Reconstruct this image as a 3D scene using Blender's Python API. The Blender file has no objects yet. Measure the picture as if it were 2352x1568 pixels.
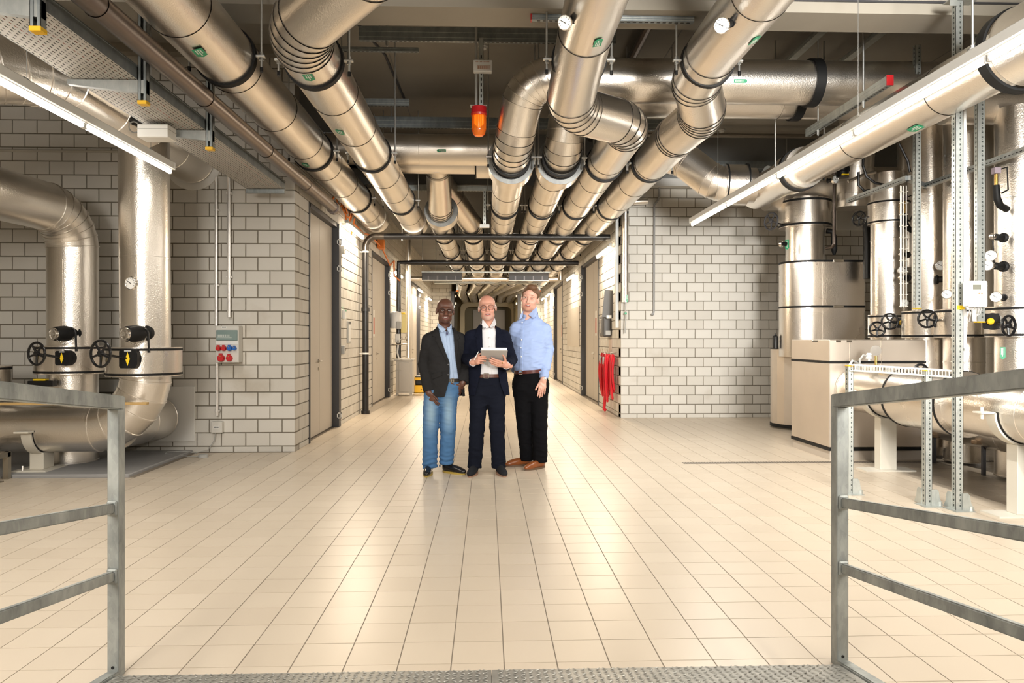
import bpy, bmesh, math, random
import numpy as np
from mathutils import Vector, Matrix

random.seed(7)
SC = bpy.context.scene
COL = SC.collection

# ------------------------------------------------------------------ camera
HCAM = 1.35
FPX = 1660.0                      # focal length in pixels of the 2352x1568 frame
TH = math.atan(57.0 / FPX)        # yaw to the right of the corridor axis
cam_data = bpy.data.cameras.new('camera')
cam_data.sensor_width = 36.0
cam_data.lens = 36.0 * FPX / 2352.0
cam_data.shift_y = -4.0 / 2352.0
cam_data.clip_start = 0.05
cam_data.clip_end = 200
cam = bpy.data.objects.new('camera', cam_data)
cam.location = (0, 0, HCAM)
cam.rotation_euler = (math.radians(90), 0, -TH)
COL.objects.link(cam)
SC.camera = cam

# ------------------------------------------------------------------ world, exposure
world = bpy.data.worlds.new('world')
SC.world = world
world.use_nodes = True
world.node_tree.nodes['Background'].inputs[0].default_value = (1.0, 0.93, 0.84, 1)
world.node_tree.nodes['Background'].inputs[1].default_value = 0.05
SC.view_settings.view_transform = 'Standard'
SC.view_settings.look = 'None'
SC.view_settings.exposure = 0.38
SC.view_settings.gamma = 1.0
SC.view_settings.use_curve_mapping = False
SC.cycles.max_bounces = 8
SC.cycles.diffuse_bounces = 4
SC.cycles.glossy_bounces = 4
SC.cycles.transmission_bounces = 4
SC.cycles.transparent_max_bounces = 6
SC.cycles.sample_clamp_indirect = 6.0
SC.cycles.caustics_reflective = False
SC.cycles.caustics_refractive = False

def area_light(name, loc, size, power, color, rot=(0, 0, 0), spread=180):
    l = bpy.data.lights.new(name, 'AREA')
    l.shape = 'RECTANGLE'; l.size, l.size_y = size
    l.energy = power; l.color = color
    l.spread = math.radians(spread)
    o = bpy.data.objects.new(name, l)
    o.location = loc; o.rotation_euler = rot
    COL.objects.link(o)
    return o

WARM = (1.0, 0.90, 0.76)
# soft boxes of the photographer and the hall's other lamps, all behind the camera
def aim(frm, to):
    return (Vector(to) - Vector(frm)).to_track_quat('-Z', 'Y').to_euler()
sl, sr = (-2.3, -1.4, 2.7), (2.5, -1.4, 2.6)
area_light('softbox_left', sl, (1.4, 1.4), 72, (1.0, 0.94, 0.86), aim(sl, (-2.4, 9, 1.6)), 110)
area_light('softbox_right', sr, (1.4, 1.4), 140, (1.0, 0.97, 0.92), aim(sr, (3.4, 12, 3.0)), 60)
area_light('hall_lamp_rear', (0, -0.8, 4.4), (5.0, 2.2), 110, (1.0, 0.92, 0.82), (math.radians(12), 0, 0))

# ------------------------------------------------------------------ helpers
def P(px, py, zc):
    """photo pixel + depth along the viewing axis -> world point"""
    xc = (px - 1176.0) / FPX * zc
    zr = (780.0 - py) / FPX * zc
    return Vector((xc * math.cos(TH) + zc * math.sin(TH), zc * math.cos(TH) - xc * math.sin(TH), HCAM + zr))

def tag(o, label=None, cat=None, group=None, kind=None):
    if label: o['label'] = label
    if cat: o['category'] = cat
    if group: o['group'] = group
    if kind: o['kind'] = kind
    return o

def empty(name, loc=(0, 0, 0), label=None, cat=None, group=None, kind=None, rz=0.0):
    o = bpy.data.objects.new(name, None)
    o.empty_display_size = 0.1
    o.location = loc
    o.rotation_euler = (0, 0, rz)
    COL.objects.link(o)
    return tag(o, label, cat, group, kind)

def copy_tree(o, parent=None):
    c = o.copy(); COL.objects.link(c); c.parent = parent
    for ch in list(o.children):
        copy_tree(ch, c)
    return c

def rel(parent):
    """world location of an (unrotated or rotated) parent chain"""
    m = Matrix.Identity(4)
    chain = []
    while parent is not None:
        chain.append(parent); parent = parent.parent
    for p in reversed(chain):
        m = m @ (Matrix.Translation(p.location) @ p.rotation_euler.to_matrix().to_4x4())
    return m

class MB:
    """collects simple solids and builds them as ONE mesh object (world coordinates unless local=True)"""
    def __init__(s):
        s.v = []; s.f = []; s.mi = []
        s.cur = 0
    def add(s, vs, fs):
        b = len(s.v)
        s.v.extend([tuple(v) for v in vs])
        for f in fs:
            s.f.append(tuple(i + b for i in f)); s.mi.append(s.cur)
        return s
    def box(s, x0, x1, y0, y1, z0, z1):
        return s.add([(x0,y0,z0),(x1,y0,z0),(x1,y1,z0),(x0,y1,z0),(x0,y0,z1),(x1,y0,z1),(x1,y1,z1),(x0,y1,z1)],
                     [(0,3,2,1),(4,5,6,7),(0,1,5,4),(1,2,6,5),(2,3,7,6),(3,0,4,7)])
    def cbox(s, c, sx, sy, sz):
        return s.box(c[0]-sx/2, c[0]+sx/2, c[1]-sy/2, c[1]+sy/2, c[2]-sz/2, c[2]+sz/2)
    def chbox(s, x0, x1, y0, y1, z0, z1, c=0.005):
        """box with all edges chamfered"""
        bm = bmesh.new()
        m = MB().box(x0, x1, y0, y1, z0, z1)
        vs = [bm.verts.new(v) for v in m.v]
        for f in m.f: bm.faces.new([vs[i] for i in f])
        bmesh.ops.bevel(bm, geom=list(bm.edges), offset=c, segments=1, affect='EDGES', clamp_overlap=True)
        bm.verts.index_update()
        r = s.add([v.co[:] for v in bm.verts], [[v.index for v in f.verts] for f in bm.faces])
        bm.free()
        return r
    def bar(s, p0, p1, w, h, up=(0, 0, 1)):
        """rectangular bar from p0 to p1, w across, h along up"""
        p0 = Vector(p0); p1 = Vector(p1)
        d = (p1 - p0).normalized(); up = Vector(up)
        if abs(d.dot(up)) > 0.99: up = Vector((0, 1, 0))
        a = d.cross(up).normalized(); b = a.cross(d).normalized()
        vs = []
        for p in (p0, p1):
            for sa, sb in ((-1,-1),(1,-1),(1,1),(-1,1)):
                vs.append(p + a * (sa * w / 2) + b * (sb * h / 2))
        return s.add(vs, [(0,1,2,3)[::-1] if False else (3,2,1,0),(4,5,6,7),(0,1,5,4),(1,2,6,5),(2,3,7,6),(3,0,4,7)])
    def frame(s, d):
        d = Vector(d).normalized()
        r = Vector((0, 0, 1)) if abs(d.z) < 0.9 else Vector((1, 0, 0))
        a = d.cross(r).normalized(); b = d.cross(a).normalized()
        return d, a, b
    def lathe(s, p, d, prof, n=24, caps=True):
        """profile [(dist along d, radius)] turned about the axis through p"""
        d, a, b = s.frame(d); p = Vector(p)
        vs = []
        for t, r in prof:
            for i in range(n):
                an = 2 * math.pi * i / n
                vs.append(p + d * t + (a * math.cos(an) + b * math.sin(an)) * r)
        fs = []
        for k in range(len(prof) - 1):
            for i in range(n):
                j = (i + 1) % n
                fs.append((k*n+i, k*n+j, (k+1)*n+j, (k+1)*n+i))
        if caps:
            fs.append(tuple(range(n))[::-1]); fs.append(tuple(range((len(prof)-1)*n, len(prof)*n)))
        return s.add(vs, fs)
    def cyl(s, p0, p1, r, n=16, r1=None):
        p0 = Vector(p0); p1 = Vector(p1)
        L = (p1 - p0).length
        return s.lathe(p0, p1 - p0, [(0, r), (L, r if r1 is None else r1)], n)
    def ring(s, p, d, r_in, r_out, w, n=32):
        """flat band: hollow ring of width w centred on p"""
        return s.lathe(p, d, [(-w/2, r_in), (-w/2, r_out), (w/2, r_out), (w/2, r_in), (-w/2, r_in)], n, caps=False)
    def torus(s, p, d, R, r, n=28, m=8, a0=0.0, a1=2*math.pi):
        d, a, b = s.frame(d); p = Vector(p)
        vs = []; full = abs(a1 - a0 - 2*math.pi) < 1e-6
        cnt = n if full else n + 1
        for i in range(cnt):
            an = a0 + (a1 - a0) * i / n
            e = a * math.cos(an) + b * math.sin(an)
            for j in range(m):
                t = 2*math.pi*j/m
                vs.append(p + e * (R + r*math.cos(t)) + d * (r*math.sin(t)))
        fs = []
        for i in range(n):
            i2 = (i+1) % cnt
            for j in range(m):
                j2 = (j+1) % m
                fs.append((i*m+j, i2*m+j, i2*m+j2, i*m+j2))
        return s.add(vs, fs)
    def tube(s, pts, r, n=10, caps=True):
        pts = [Vector(p) for p in pts]
        vs = []; up = None
        for i, p in enumerate(pts):
            if i == 0: d = pts[1] - pts[0]
            elif i == len(pts)-1: d = pts[-1] - pts[-2]
            else: d = (pts[i+1]-p).normalized() + (p-pts[i-1]).normalized()
            d = d.normalized() if d.length > 1e-9 else Vector((0,0,1))
            if up is None:
                _, a, b = s.frame(d)
            else:
                a = (up - d * up.dot(d)).normalized(); b = d.cross(a).normalized()
            up = a
            rr = r[i] if isinstance(r, (list, tuple)) else r
            for j in range(n):
                t = 2*math.pi*j/n
                vs.append(p + (a*math.cos(t) + b*math.sin(t))*rr)
        fs = []
        for i in range(len(pts)-1):
            for j in range(n):
                j2 = (j+1) % n
                fs.append((i*n+j, i*n+j2, (i+1)*n+j2, (i+1)*n+j))
        if caps:
            fs.append(tuple(range(n))[::-1]); fs.append(tuple(range((len(pts)-1)*n, len(pts)*n)))
        return s.add(vs, fs)
    def sphere(s, c, r, n=16, m=10, sx=1, sy=1, sz=1):
        c = Vector(c); vs = []
        for k in range(m+1):
            ph = math.pi*k/m
            for i in range(n):
                t = 2*math.pi*i/n
                vs.append(c + Vector((math.sin(ph)*math.cos(t)*r*sx, math.sin(ph)*math.sin(t)*r*sy, math.cos(ph)*r*sz)))
        fs = []
        for k in range(m):
            for i in range(n):
                j = (i+1) % n
                fs.append((k*n+i, (k+1)*n+i, (k+1)*n+j, k*n+j))
        return s.add(vs, fs)
    def prism(s, poly, origin, ax, ay, depth):
        """2-D polygon in the plane (ax, ay) at origin, extruded by depth along ax x ay (centred on the plane's front)"""
        o = Vector(origin); ax = Vector(ax); ay = Vector(ay); nrm = ax.cross(ay).normalized()
        n = len(poly)
        vs = [o + ax*x + ay*y for x, y in poly] + [o + ax*x + ay*y + nrm*depth for x, y in poly]
        fs = [tuple(range(n))[::-1], tuple(range(n, 2*n))]
        for i in range(n):
            j = (i+1) % n
            fs.append((i, j, n+j, n+i))
        return s.add(vs, fs)
    def build(s, name, mats, parent=None, smooth=True, angle=35, local=False):
        me = bpy.data.meshes.new(name)
        if parent is not None and not local:
            inv = rel(parent).inverted()
            vs = [tuple(inv @ Vector(v)) for v in s.v]
        else:
            vs = s.v
        me.from_pydata(vs, [], s.f)
        if not isinstance(mats, (list, tuple)): mats = [mats]
        for m in mats: me.materials.append(m)
        if len(mats) > 1: me.polygons.foreach_set('material_index', s.mi)
        if smooth:
            me.polygons.foreach_set('use_smooth', [True]*len(me.polygons))
            me.set_sharp_from_angle(angle=math.radians(angle))
        me.update()
        o = bpy.data.objects.new(name, me)
        COL.objects.link(o)
        if parent is not None: o.parent = parent
        return o

# ------------------------------------------------------------------ materials
MATS = {}
def _nt(m):
    m.use_nodes = True
    return m.node_tree, m.node_tree.nodes, m.node_tree.links

def mat(name, color, rough=0.5, metal=0.0, bump=None, var=None, emit=None, alpha=None, trans=0.0, coat=0.0, spec=None, rvar=None):
    """bump=(noise scale, strength, distance); var=(noise scale, second colour, contrast)"""
    if name in MATS: return MATS[name]
    m = bpy.data.materials.new(name)
    nt, N, L = _nt(m)
    b = N['Principled BSDF']
    b.inputs['Base Color'].default_value = (*color, 1)
    b.inputs['Roughness'].default_value = rough
    b.inputs['Metallic'].default_value = metal
    if trans: b.inputs['Transmission Weight'].default_value = trans
    if coat: b.inputs['Coat Weight'].default_value = coat
    if spec is not None: b.inputs['Specular IOR Level'].default_value = spec
    if alpha is not None: b.inputs['Alpha'].default_value = alpha
    if emit:
        b.inputs['Emission Color'].default_value = (*emit[0], 1)
        b.inputs['Emission Strength'].default_value = emit[1]
    tc = None
    if bump or var or rvar:
        tc = N.new('ShaderNodeNewGeometry').outputs['Position']
    if var:
        nz = N.new('ShaderNodeTexNoise'); nz.inputs['Scale'].default_value = var[0]; nz.inputs['Detail'].default_value = 4
        L.new(tc, nz.inputs['Vector'])
        rp = N.new('ShaderNodeValToRGB')
        c = var[2] if len(var) > 2 else 0.25
        rp.color_ramp.elements[0].position = 0.5 - c; rp.color_ramp.elements[1].position = 0.5 + c
        rp.color_ramp.elements[0].color = (*color, 1); rp.color_ramp.elements[1].color = (*var[1], 1)
        L.new(nz.outputs['Fac'], rp.inputs['Fac']); L.new(rp.outputs['Color'], b.inputs['Base Color'])
    if rvar:
        nz = N.new('ShaderNodeTexNoise'); nz.inputs['Scale'].default_value = rvar[0]
        L.new(tc, nz.inputs['Vector'])
        mr = N.new('ShaderNodeMapRange'); mr.inputs['To Min'].default_value = rvar[1]; mr.inputs['To Max'].default_value = rvar[2]
        L.new(nz.outputs['Fac'], mr.inputs['Value']); L.new(mr.outputs['Result'], b.inputs['Roughness'])
    if bump:
        nz = N.new('ShaderNodeTexNoise'); nz.inputs['Scale'].default_value = bump[0]; nz.inputs['Detail'].default_value = 2
        L.new(tc, nz.inputs['Vector'])
        bp = N.new('ShaderNodeBump'); bp.inputs['Strength'].default_value = bump[1]; bp.inputs['Distance'].default_value = bump[2]
        L.new(nz.outputs['Fac'], bp.inputs['Height']); L.new(bp.outputs['Normal'], b.inputs['Normal'])
    MATS[name] = m
    return m

def mat_pieces(name, c0, c1, rough, bump, use_attr, stain=None, spec=0.5):
    """pieces (bricks, tiles): tone differs from piece to piece; object random or the mesh's own 'tone' attribute"""
    m = bpy.data.materials.new(name)
    nt, N, L = _nt(m)
    b = N['Principled BSDF']
    b.inputs['Roughness'].default_value = rough
    b.inputs['Specular IOR Level'].default_value = spec
    if use_attr:
        a = N.new('ShaderNodeAttribute'); a.attribute_name = 'tone'; src = a.outputs['Fac']
    else:
        a = N.new('ShaderNodeObjectInfo'); src = a.outputs['Random']
    pos = N.new('ShaderNodeNewGeometry').outputs['Position']
    n1 = N.new('ShaderNodeTexNoise'); n1.inputs['Scale'].default_value = 2.3; n1.inputs['Detail'].default_value = 5
    L.new(pos, n1.inputs['Vector'])
    ad = N.new('ShaderNodeMath'); ad.operation = 'MULTIPLY_ADD'; ad.inputs[1].default_value = 0.55; 
    L.new(src, ad.inputs[0]); 
    sc = N.new('ShaderNodeMath'); sc.operation = 'MULTIPLY'; sc.inputs[1].default_value = 0.45
    L.new(n1.outputs['Fac'], sc.inputs[0]); L.new(sc.outputs[0], ad.inputs[2])
    mx = N.new('ShaderNodeMix'); mx.data_type = 'RGBA'
    mx.inputs[6].default_value = (*c0, 1); mx.inputs[7].default_value = (*c1, 1)
    L.new(ad.outputs[0], mx.inputs[0])
    out = mx.outputs[2]
    if stain:
        n2 = N.new('ShaderNodeTexNoise'); n2.inputs['Scale'].default_value = stain[0]; n2.inputs['Detail'].default_value = 6
        L.new(pos, n2.inputs['Vector'])
        r = N.new('ShaderNodeValToRGB'); r.color_ramp.elements[0].position = stain[2]; r.color_ramp.elements[1].position = stain[2] + 0.12
        r.color_ramp.elements[0].color = (0,0,0,1); r.color_ramp.elements[1].color = (stain[3],)*3 + (1,)
        L.new(n2.outputs['Fac'], r.inputs['Fac'])
        mx2 = N.new('ShaderNodeMix'); mx2.data_type = 'RGBA'
        L.new(r.outputs['Color'], mx2.inputs[0]); L.new(out, mx2.inputs[6]); mx2.inputs[7].default_value = (*stain[1], 1)
        out = mx2.outputs[2]
    L.new(out, b.inputs['Base Color'])
    if bump:
        nz = N.new('ShaderNodeTexNoise'); nz.inputs['Scale'].default_value = bump[0]; nz.inputs['Detail'].default_value = 3
        L.new(pos, nz.inputs['Vector'])
        bp = N.new('ShaderNodeBump'); bp.inputs['Strength'].default_value = bump[1]; bp.inputs['Distance'].default_value = bump[2]
        L.new(nz.outputs['Fac'], bp.inputs['Height']); L.new(bp.outputs['Normal'], b.inputs['Normal'])
    MATS[name] = m
    return m

def mat_foil(name, color, rough, tint):
    """hammered (stucco) aluminium cladding"""
    m = bpy.data.materials.new(name)
    nt, N, L = _nt(m)
    b = N['Principled BSDF']
    b.inputs['Metallic'].default_value = 1.0
    pos = N.new('ShaderNodeNewGeometry').outputs['Position']
    n1 = N.new('ShaderNodeTexNoise'); n1.inputs['Scale'].default_value = 1.7; n1.inputs['Detail'].default_value = 3
    L.new(pos, n1.inputs['Vector'])
    mx = N.new('ShaderNodeMix'); mx.data_type = 'RGBA'
    mx.inputs[6].default_value = (*color, 1); mx.inputs[7].default_value = (*tint, 1)
    L.new(n1.outputs['Fac'], mx.inputs[0]); L.new(mx.outputs[2], b.inputs['Base Color'])
    mr = N.new('ShaderNodeMapRange'); mr.inputs['To Min'].default_value = rough - 0.05; mr.inputs['To Max'].default_value = rough + 0.08
    L.new(n1.outputs['Fac'], mr.inputs['Value']); L.new(mr.outputs['Result'], b.inputs['Roughness'])
    vo = N.new('ShaderNodeTexVoronoi'); vo.feature = 'SMOOTH_F1'; vo.inputs['Scale'].default_value = 95
    L.new(pos, vo.inputs['Vector'])
    bp = N.new('ShaderNodeBump'); bp.inputs['Strength'].default_value = 0.55; bp.inputs['Distance'].default_value = 0.0018
    L.new(vo.outputs['Distance'], bp.inputs['Height'])
    n2 = N.new('ShaderNodeTexNoise'); n2.inputs['Scale'].default_value = 6; n2.inputs['Detail'].default_value = 2
    L.new(pos, n2.inputs['Vector'])
    bp2 = N.new('ShaderNodeBump'); bp2.inputs['Strength'].default_value = 0.25; bp2.inputs['Distance'].default_value = 0.004
    L.new(n2.outputs['Fac'], bp2.inputs['Height']); L.new(bp.outputs['Normal'], bp2.inputs['Normal'])
    L.new(bp2.outputs['Normal'], b.inputs['Normal'])
    MATS[name] = m
    return m

def mat_galv(name, c0, c1, rough=0.42, metal=0.75):
    """spangled zinc coat"""
    m = bpy.data.materials.new(name)
    nt, N, L = _nt(m)
    b = N['Principled BSDF']
    b.inputs['Metallic'].default_value = metal; b.inputs['Roughness'].default_value = rough
    pos = N.new('ShaderNodeNewGeometry').outputs['Position']
    mp = N.new('ShaderNodeMapping'); mp.inputs['Scale'].default_value = (1, 1, 0.45)
    L.new(pos, mp.inputs['Vector'])
    vo = N.new('ShaderNodeTexVoronoi'); vo.inputs['Scale'].default_value = 75
    L.new(mp.outputs[0], vo.inputs['Vector'])
    nz = N.new('ShaderNodeTexNoise'); nz.inputs['Scale'].default_value = 13; nz.inputs['Detail'].default_value = 6
    L.new(mp.outputs[0], nz.inputs['Vector'])
    mm = N.new('ShaderNodeMath'); mm.operation = 'MULTIPLY_ADD'; mm.inputs[1].default_value = 0.10
    sp = N.new('ShaderNodeSeparateColor'); L.new(vo.outputs['Color'], sp.inputs[0])
    L.new(sp.outputs[0], mm.inputs[0])
    m2 = N.new('ShaderNodeMath'); m2.operation = 'MULTIPLY'; m2.inputs[1].default_value = 0.95
    L.new(nz.outputs['Fac'], m2.inputs[0]); L.new(m2.outputs[0], mm.inputs[2])
    rp = N.new('ShaderNodeValToRGB'); rp.color_ramp.elements[0].position = 0.3; rp.color_ramp.elements[1].position = 0.75
    rp.color_ramp.elements[0].color = (*c0, 1); rp.color_ramp.elements[1].color = (*c1, 1)
    L.new(mm.outputs[0], rp.inputs['Fac']); L.new(rp.outputs['Color'], b.inputs['Base Color'])
    MATS[name] = m
    return m

FOIL = mat_foil('aluminium_cladding', (0.90, 0.86, 0.80), 0.29, (0.80, 0.75, 0.68))
FOILW = mat_foil('aluminium_cladding_smooth', (0.80, 0.755, 0.69), 0.27, (0.72, 0.665, 0.60))
BOXMET = mat('sheet_cladding', (0.70, 0.62, 0.53), 0.46, 0.85, bump=(120, 0.25, 0.001), var=(3, (0.64, 0.57, 0.49), 0.3))
GALV = mat_galv('galvanised_rail', (0.20, 0.215, 0.21), (0.43, 0.45, 0.43), 0.5, 0.55)
GALVB = mat_galv('galvanised_strut', (0.42, 0.45, 0.44), (0.62, 0.65, 0.62), 0.42, 0.7)
GALVD = mat_galv('galvanised_channel_dark', (0.22, 0.25, 0.26), (0.34, 0.37, 0.38), 0.42, 0.8)
FLANGE = mat_galv('flange_zinc', (0.26, 0.27, 0.27), (0.40, 0.41, 0.40), 0.55, 0.4)
CHROME = mat('chrome', (0.85, 0.83, 0.80), 0.15, 1.0)
RUBBER = mat('black_rubber', (0.006, 0.006, 0.006), 0.6, spec=0.3)
BLACK = mat('black_plastic', (0.006, 0.006, 0.0065), 0.4, spec=0.35)
BLACKG = mat('black_enamel', (0.010, 0.010, 0.011), 0.22)
DARKST = mat('dark_steel_frame', (0.045, 0.045, 0.05), 0.45)
WHITE = mat('white_plastic', (0.80, 0.80, 0.77), 0.4)
CREAM = mat('cream_paint', (0.66, 0.62, 0.53), 0.45)
CREAMW = mat('cream_white_paint', (0.72, 0.69, 0.61), 0.45)
GREY = mat('grey_plastic', (0.42, 0.42, 0.40), 0.5)
YELLOW = mat('yellow_plastic', (0.85, 0.50, 0.02), 0.4)
YELLOWB = mat('yellow_paint', (0.90, 0.62, 0.02), 0.4)
RED = mat('red_plastic', (0.55, 0.015, 0.02), 0.35)
REDHOSE = mat('red_hose', (0.62, 0.012, 0.025), 0.38)
BLUE = mat('blue_plastic', (0.01, 0.13, 0.50), 0.35)
GREEN = mat('green_label', (0.01, 0.30, 0.13), 0.4)
ORANGE = mat('orange_cable', (0.75, 0.20, 0.03), 0.5)
BRASS = mat('brass', (0.75, 0.50, 0.16), 0.25, 1.0)
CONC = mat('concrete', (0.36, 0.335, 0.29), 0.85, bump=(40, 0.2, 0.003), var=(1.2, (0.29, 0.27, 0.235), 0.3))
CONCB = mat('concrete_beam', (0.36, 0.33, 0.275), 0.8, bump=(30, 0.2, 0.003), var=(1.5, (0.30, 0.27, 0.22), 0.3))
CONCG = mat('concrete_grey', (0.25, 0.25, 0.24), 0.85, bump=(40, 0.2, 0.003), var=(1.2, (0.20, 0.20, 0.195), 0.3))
PLINTH = mat('plinth_paint', (0.34, 0.335, 0.33), 0.6, bump=(60, 0.15, 0.002), var=(3, (0.30, 0.295, 0.29), 0.3))
MORTAR = mat('mortar', (0.20, 0.175, 0.135), 0.9, bump=(90, 0.4, 0.003))
GROUT = mat('grout', (0.24, 0.20, 0.155), 0.85)
DOORM = mat('door_paint', (0.56, 0.51, 0.44), 0.62, var=(1.5, (0.53, 0.48, 0.41), 0.3))
TUBEON = mat('fluorescent_tube', (1, 1, 1), 0.5, emit=((1.0, 0.93, 0.83), 14.0))
TUBEW = mat('fluorescent_tube_warm', (1, 1, 1), 0.5, emit=((1.0, 0.84, 0.64), 14.0))
BRICK = mat_pieces('sand_lime_block', (0.58, 0.55, 0.49), (0.72, 0.695, 0.64), 0.8, (55, 0.3, 0.003), False, stain=(1.1, (0.40, 0.34, 0.25), 0.62, 0.5))
BRICKS = mat_pieces('sand_lime_block_run', (0.58, 0.55, 0.49), (0.72, 0.695, 0.64), 0.8, (55, 0.3, 0.003), True, stain=(1.1, (0.40, 0.34, 0.25), 0.62, 0.5))
BRICKP = mat('pink_foot_block', (0.56, 0.38, 0.30), 0.85, var=(4, (0.48, 0.42, 0.34), 0.2), bump=(50, 0.3, 0.003))
TILE = mat_pieces('floor_tile', (0.60, 0.51, 0.40), (0.665, 0.575, 0.46), 0.33, (25, 0.05, 0.001), False, spec=0.45)
TILES = mat_pieces('floor_tile_run', (0.60, 0.51, 0.40), (0.665, 0.575, 0.46), 0.33, (25, 0.05, 0.001), True, spec=0.45)
# ================================================================== the room
CEIL = 4.85
XL, XR = -2.32, 2.31        # corridor walls
YL, YR = 8.80, 12.42        # facing walls either side of the corridor mouth
YEND = 30.0
BW, BH, JT = 0.289, 0.1625, 0.012

def set_tone(o, tones):
    at = o.data.attributes.new('tone', 'FLOAT', 'FACE')
    at.data.foreach_set('value', tones)

# ---- floor
fl = MB().box(-7.5, 9, -4.5, 40, -0.25, -0.002).build('floor', GROUT, smooth=False)
tag(fl, kind='structure')
T = 0.2203
def tile_mesh(mb, x0, x1, y0, y1):
    return mb.add([(x0,y0,-0.003),(x1,y0,-0.003),(x1,y1,-0.003),(x0,y1,-0.003),(x0,y0,0),(x1,y0,0),(x1,y1,0),(x0,y1,0)],
                  [(4,5,6,7),(0,1,5,4),(1,2,6,5),(2,3,7,6),(3,0,4,7)])
g = 0.0026
tm = MB(); tile_mesh(tm, -T/2+g, T/2-g, -T/2+g, T/2-g)
tile0 = tm.build('tile', TILE, None, smooth=False)
tile0.parent = fl
cells = []
x00, y00 = 0.0707 + T/2, 3.02 + T/2
for i in range(-36, 42):
    for j in range(-36, 170):
        x = x00 + i*T; y = y00 + j*T
        if y > 39.5 or y < -4: continue
        if y > YL-0.0 and x < XL+0.02: continue
        if y > YR and (x > XR+0.05): continue
        if x < -7.3 or x > 8.8: continue
        if y < YL + .1 and y > 7.25 and x < -3.55: continue
        cells.append((x, y))
def in_frame(x, y, z=0.0, mx=0.0):
    zc = x*math.sin(TH) + y*math.cos(TH); xc = x*math.cos(TH) - y*math.sin(TH)
    if zc < 0.3: return False
    px = 1176 + FPX*xc/zc; py = 780 - FPX*(z-HCAM)/zc
    return -mx < px < 2352+mx and -mx < py < 1568+mx
vis = sorted([c for c in cells if in_frame(*c, mx=30) and c[1] > 2.95], key=lambda c: math.hypot(*c))[:300]
visset = set(vis)
random.seed(3)
for k, (x, y) in enumerate(vis):
    o = tile0 if k == 0 else tile0.copy()
    if k: COL.objects.link(o); o.parent = fl
    o.location = (x, y, random.uniform(-0.0006, 0.0))
mb = MB(); tones = []
for (x, y) in cells:
    if (x, y) in visset: continue
    tile_mesh(mb, x-T/2+g, x+T/2-g, y-T/2+g, y+T/2-g)
    tones += [random.random()]*5
tf = mb.build('tile_field', TILES, fl, smooth=False)
set_tone(tf, tones); tag(tf, kind='stuff')

# ---- ceiling and beams
cl = MB().box(-7.5, 9, -4.5, 12.3, CEIL, CEIL+0.3).build('ceiling', CONC, smooth=False); tag(cl, kind='structure')
for x in (-4.6, -1.2, 2.2, 5.6):
    o = MB().box(x-0.006, x+0.006, 6.3, 12.2, CEIL-0.004, CEIL+0.01).build('slab_joint', CONCG, cl, smooth=False)
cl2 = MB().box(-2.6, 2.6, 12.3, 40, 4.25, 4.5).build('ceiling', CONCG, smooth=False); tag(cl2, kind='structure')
bm_ = MB().box(-7.5, 9, 5.86, 6.22, 4.04, CEIL).build('trim_1', CONCB, smooth=False); tag(bm_, kind='structure')
o = MB().box(-7.5, 9, 5.845, 5.862, 4.13, 4.145).build('shadow_gap', DARKST, bm_, smooth=False)
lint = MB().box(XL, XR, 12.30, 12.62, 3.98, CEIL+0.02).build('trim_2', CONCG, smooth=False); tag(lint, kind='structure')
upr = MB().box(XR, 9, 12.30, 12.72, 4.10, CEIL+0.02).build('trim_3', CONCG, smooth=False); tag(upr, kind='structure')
led = MB().box(XR+0.3, 9, 12.22, 12.42, 3.97, 4.10).build('trim_4', mat('light_ledge', (0.62, 0.61, 0.58), 0.6), smooth=False); tag(led, kind='structure')
tl = MB().box(-7.5, XL, 8.66, 8.82, 4.74, CEIL+0.02).build('trim_5', CONCB, smooth=False); tag(tl, kind='structure')

# ---- unseen enclosing walls
for nm, a in (('wall_back', (-7.5, 9, -4.7, -4.5, -0.2, 5)), ('wall_side_west', (-7.7, -7.5, -4.7, 12, -0.2, 5)), ('wall_side_east', (9, 9.2, -4.7, 13, -0.2, 5))):
    o = MB().box(*a).build(nm, mat('plain_block_wall', (0.52, 0.48, 0.41), 0.85), smooth=False); tag(o, kind='structure')

# ---- block walls
def brick_shape(mb, w, h, dep=0.02, c=0.004):
    """front face at local y=0 (facing -y), body behind"""
    x0, x1, z0, z1 = -w/2, w/2, -h/2, h/2
    return mb.add([(x0,dep,z0),(x1,dep,z0),(x1,dep,z1),(x0,dep,z1),(x0,c,z0),(x1,c,z0),(x1,c,z1),(x0,c,z1),
                   (x0+c,0,z0+c),(x1-c,0,z0+c),(x1-c,0,z1-c),(x0+c,0,z1-c)],
                  [(8,9,10,11),(0,1,5,4),(1,2,6,5),(2,3,7,6),(3,0,4,7),(4,5,9,8),(5,6,10,9),(6,7,11,10),(7,4,8,11)])

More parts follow.
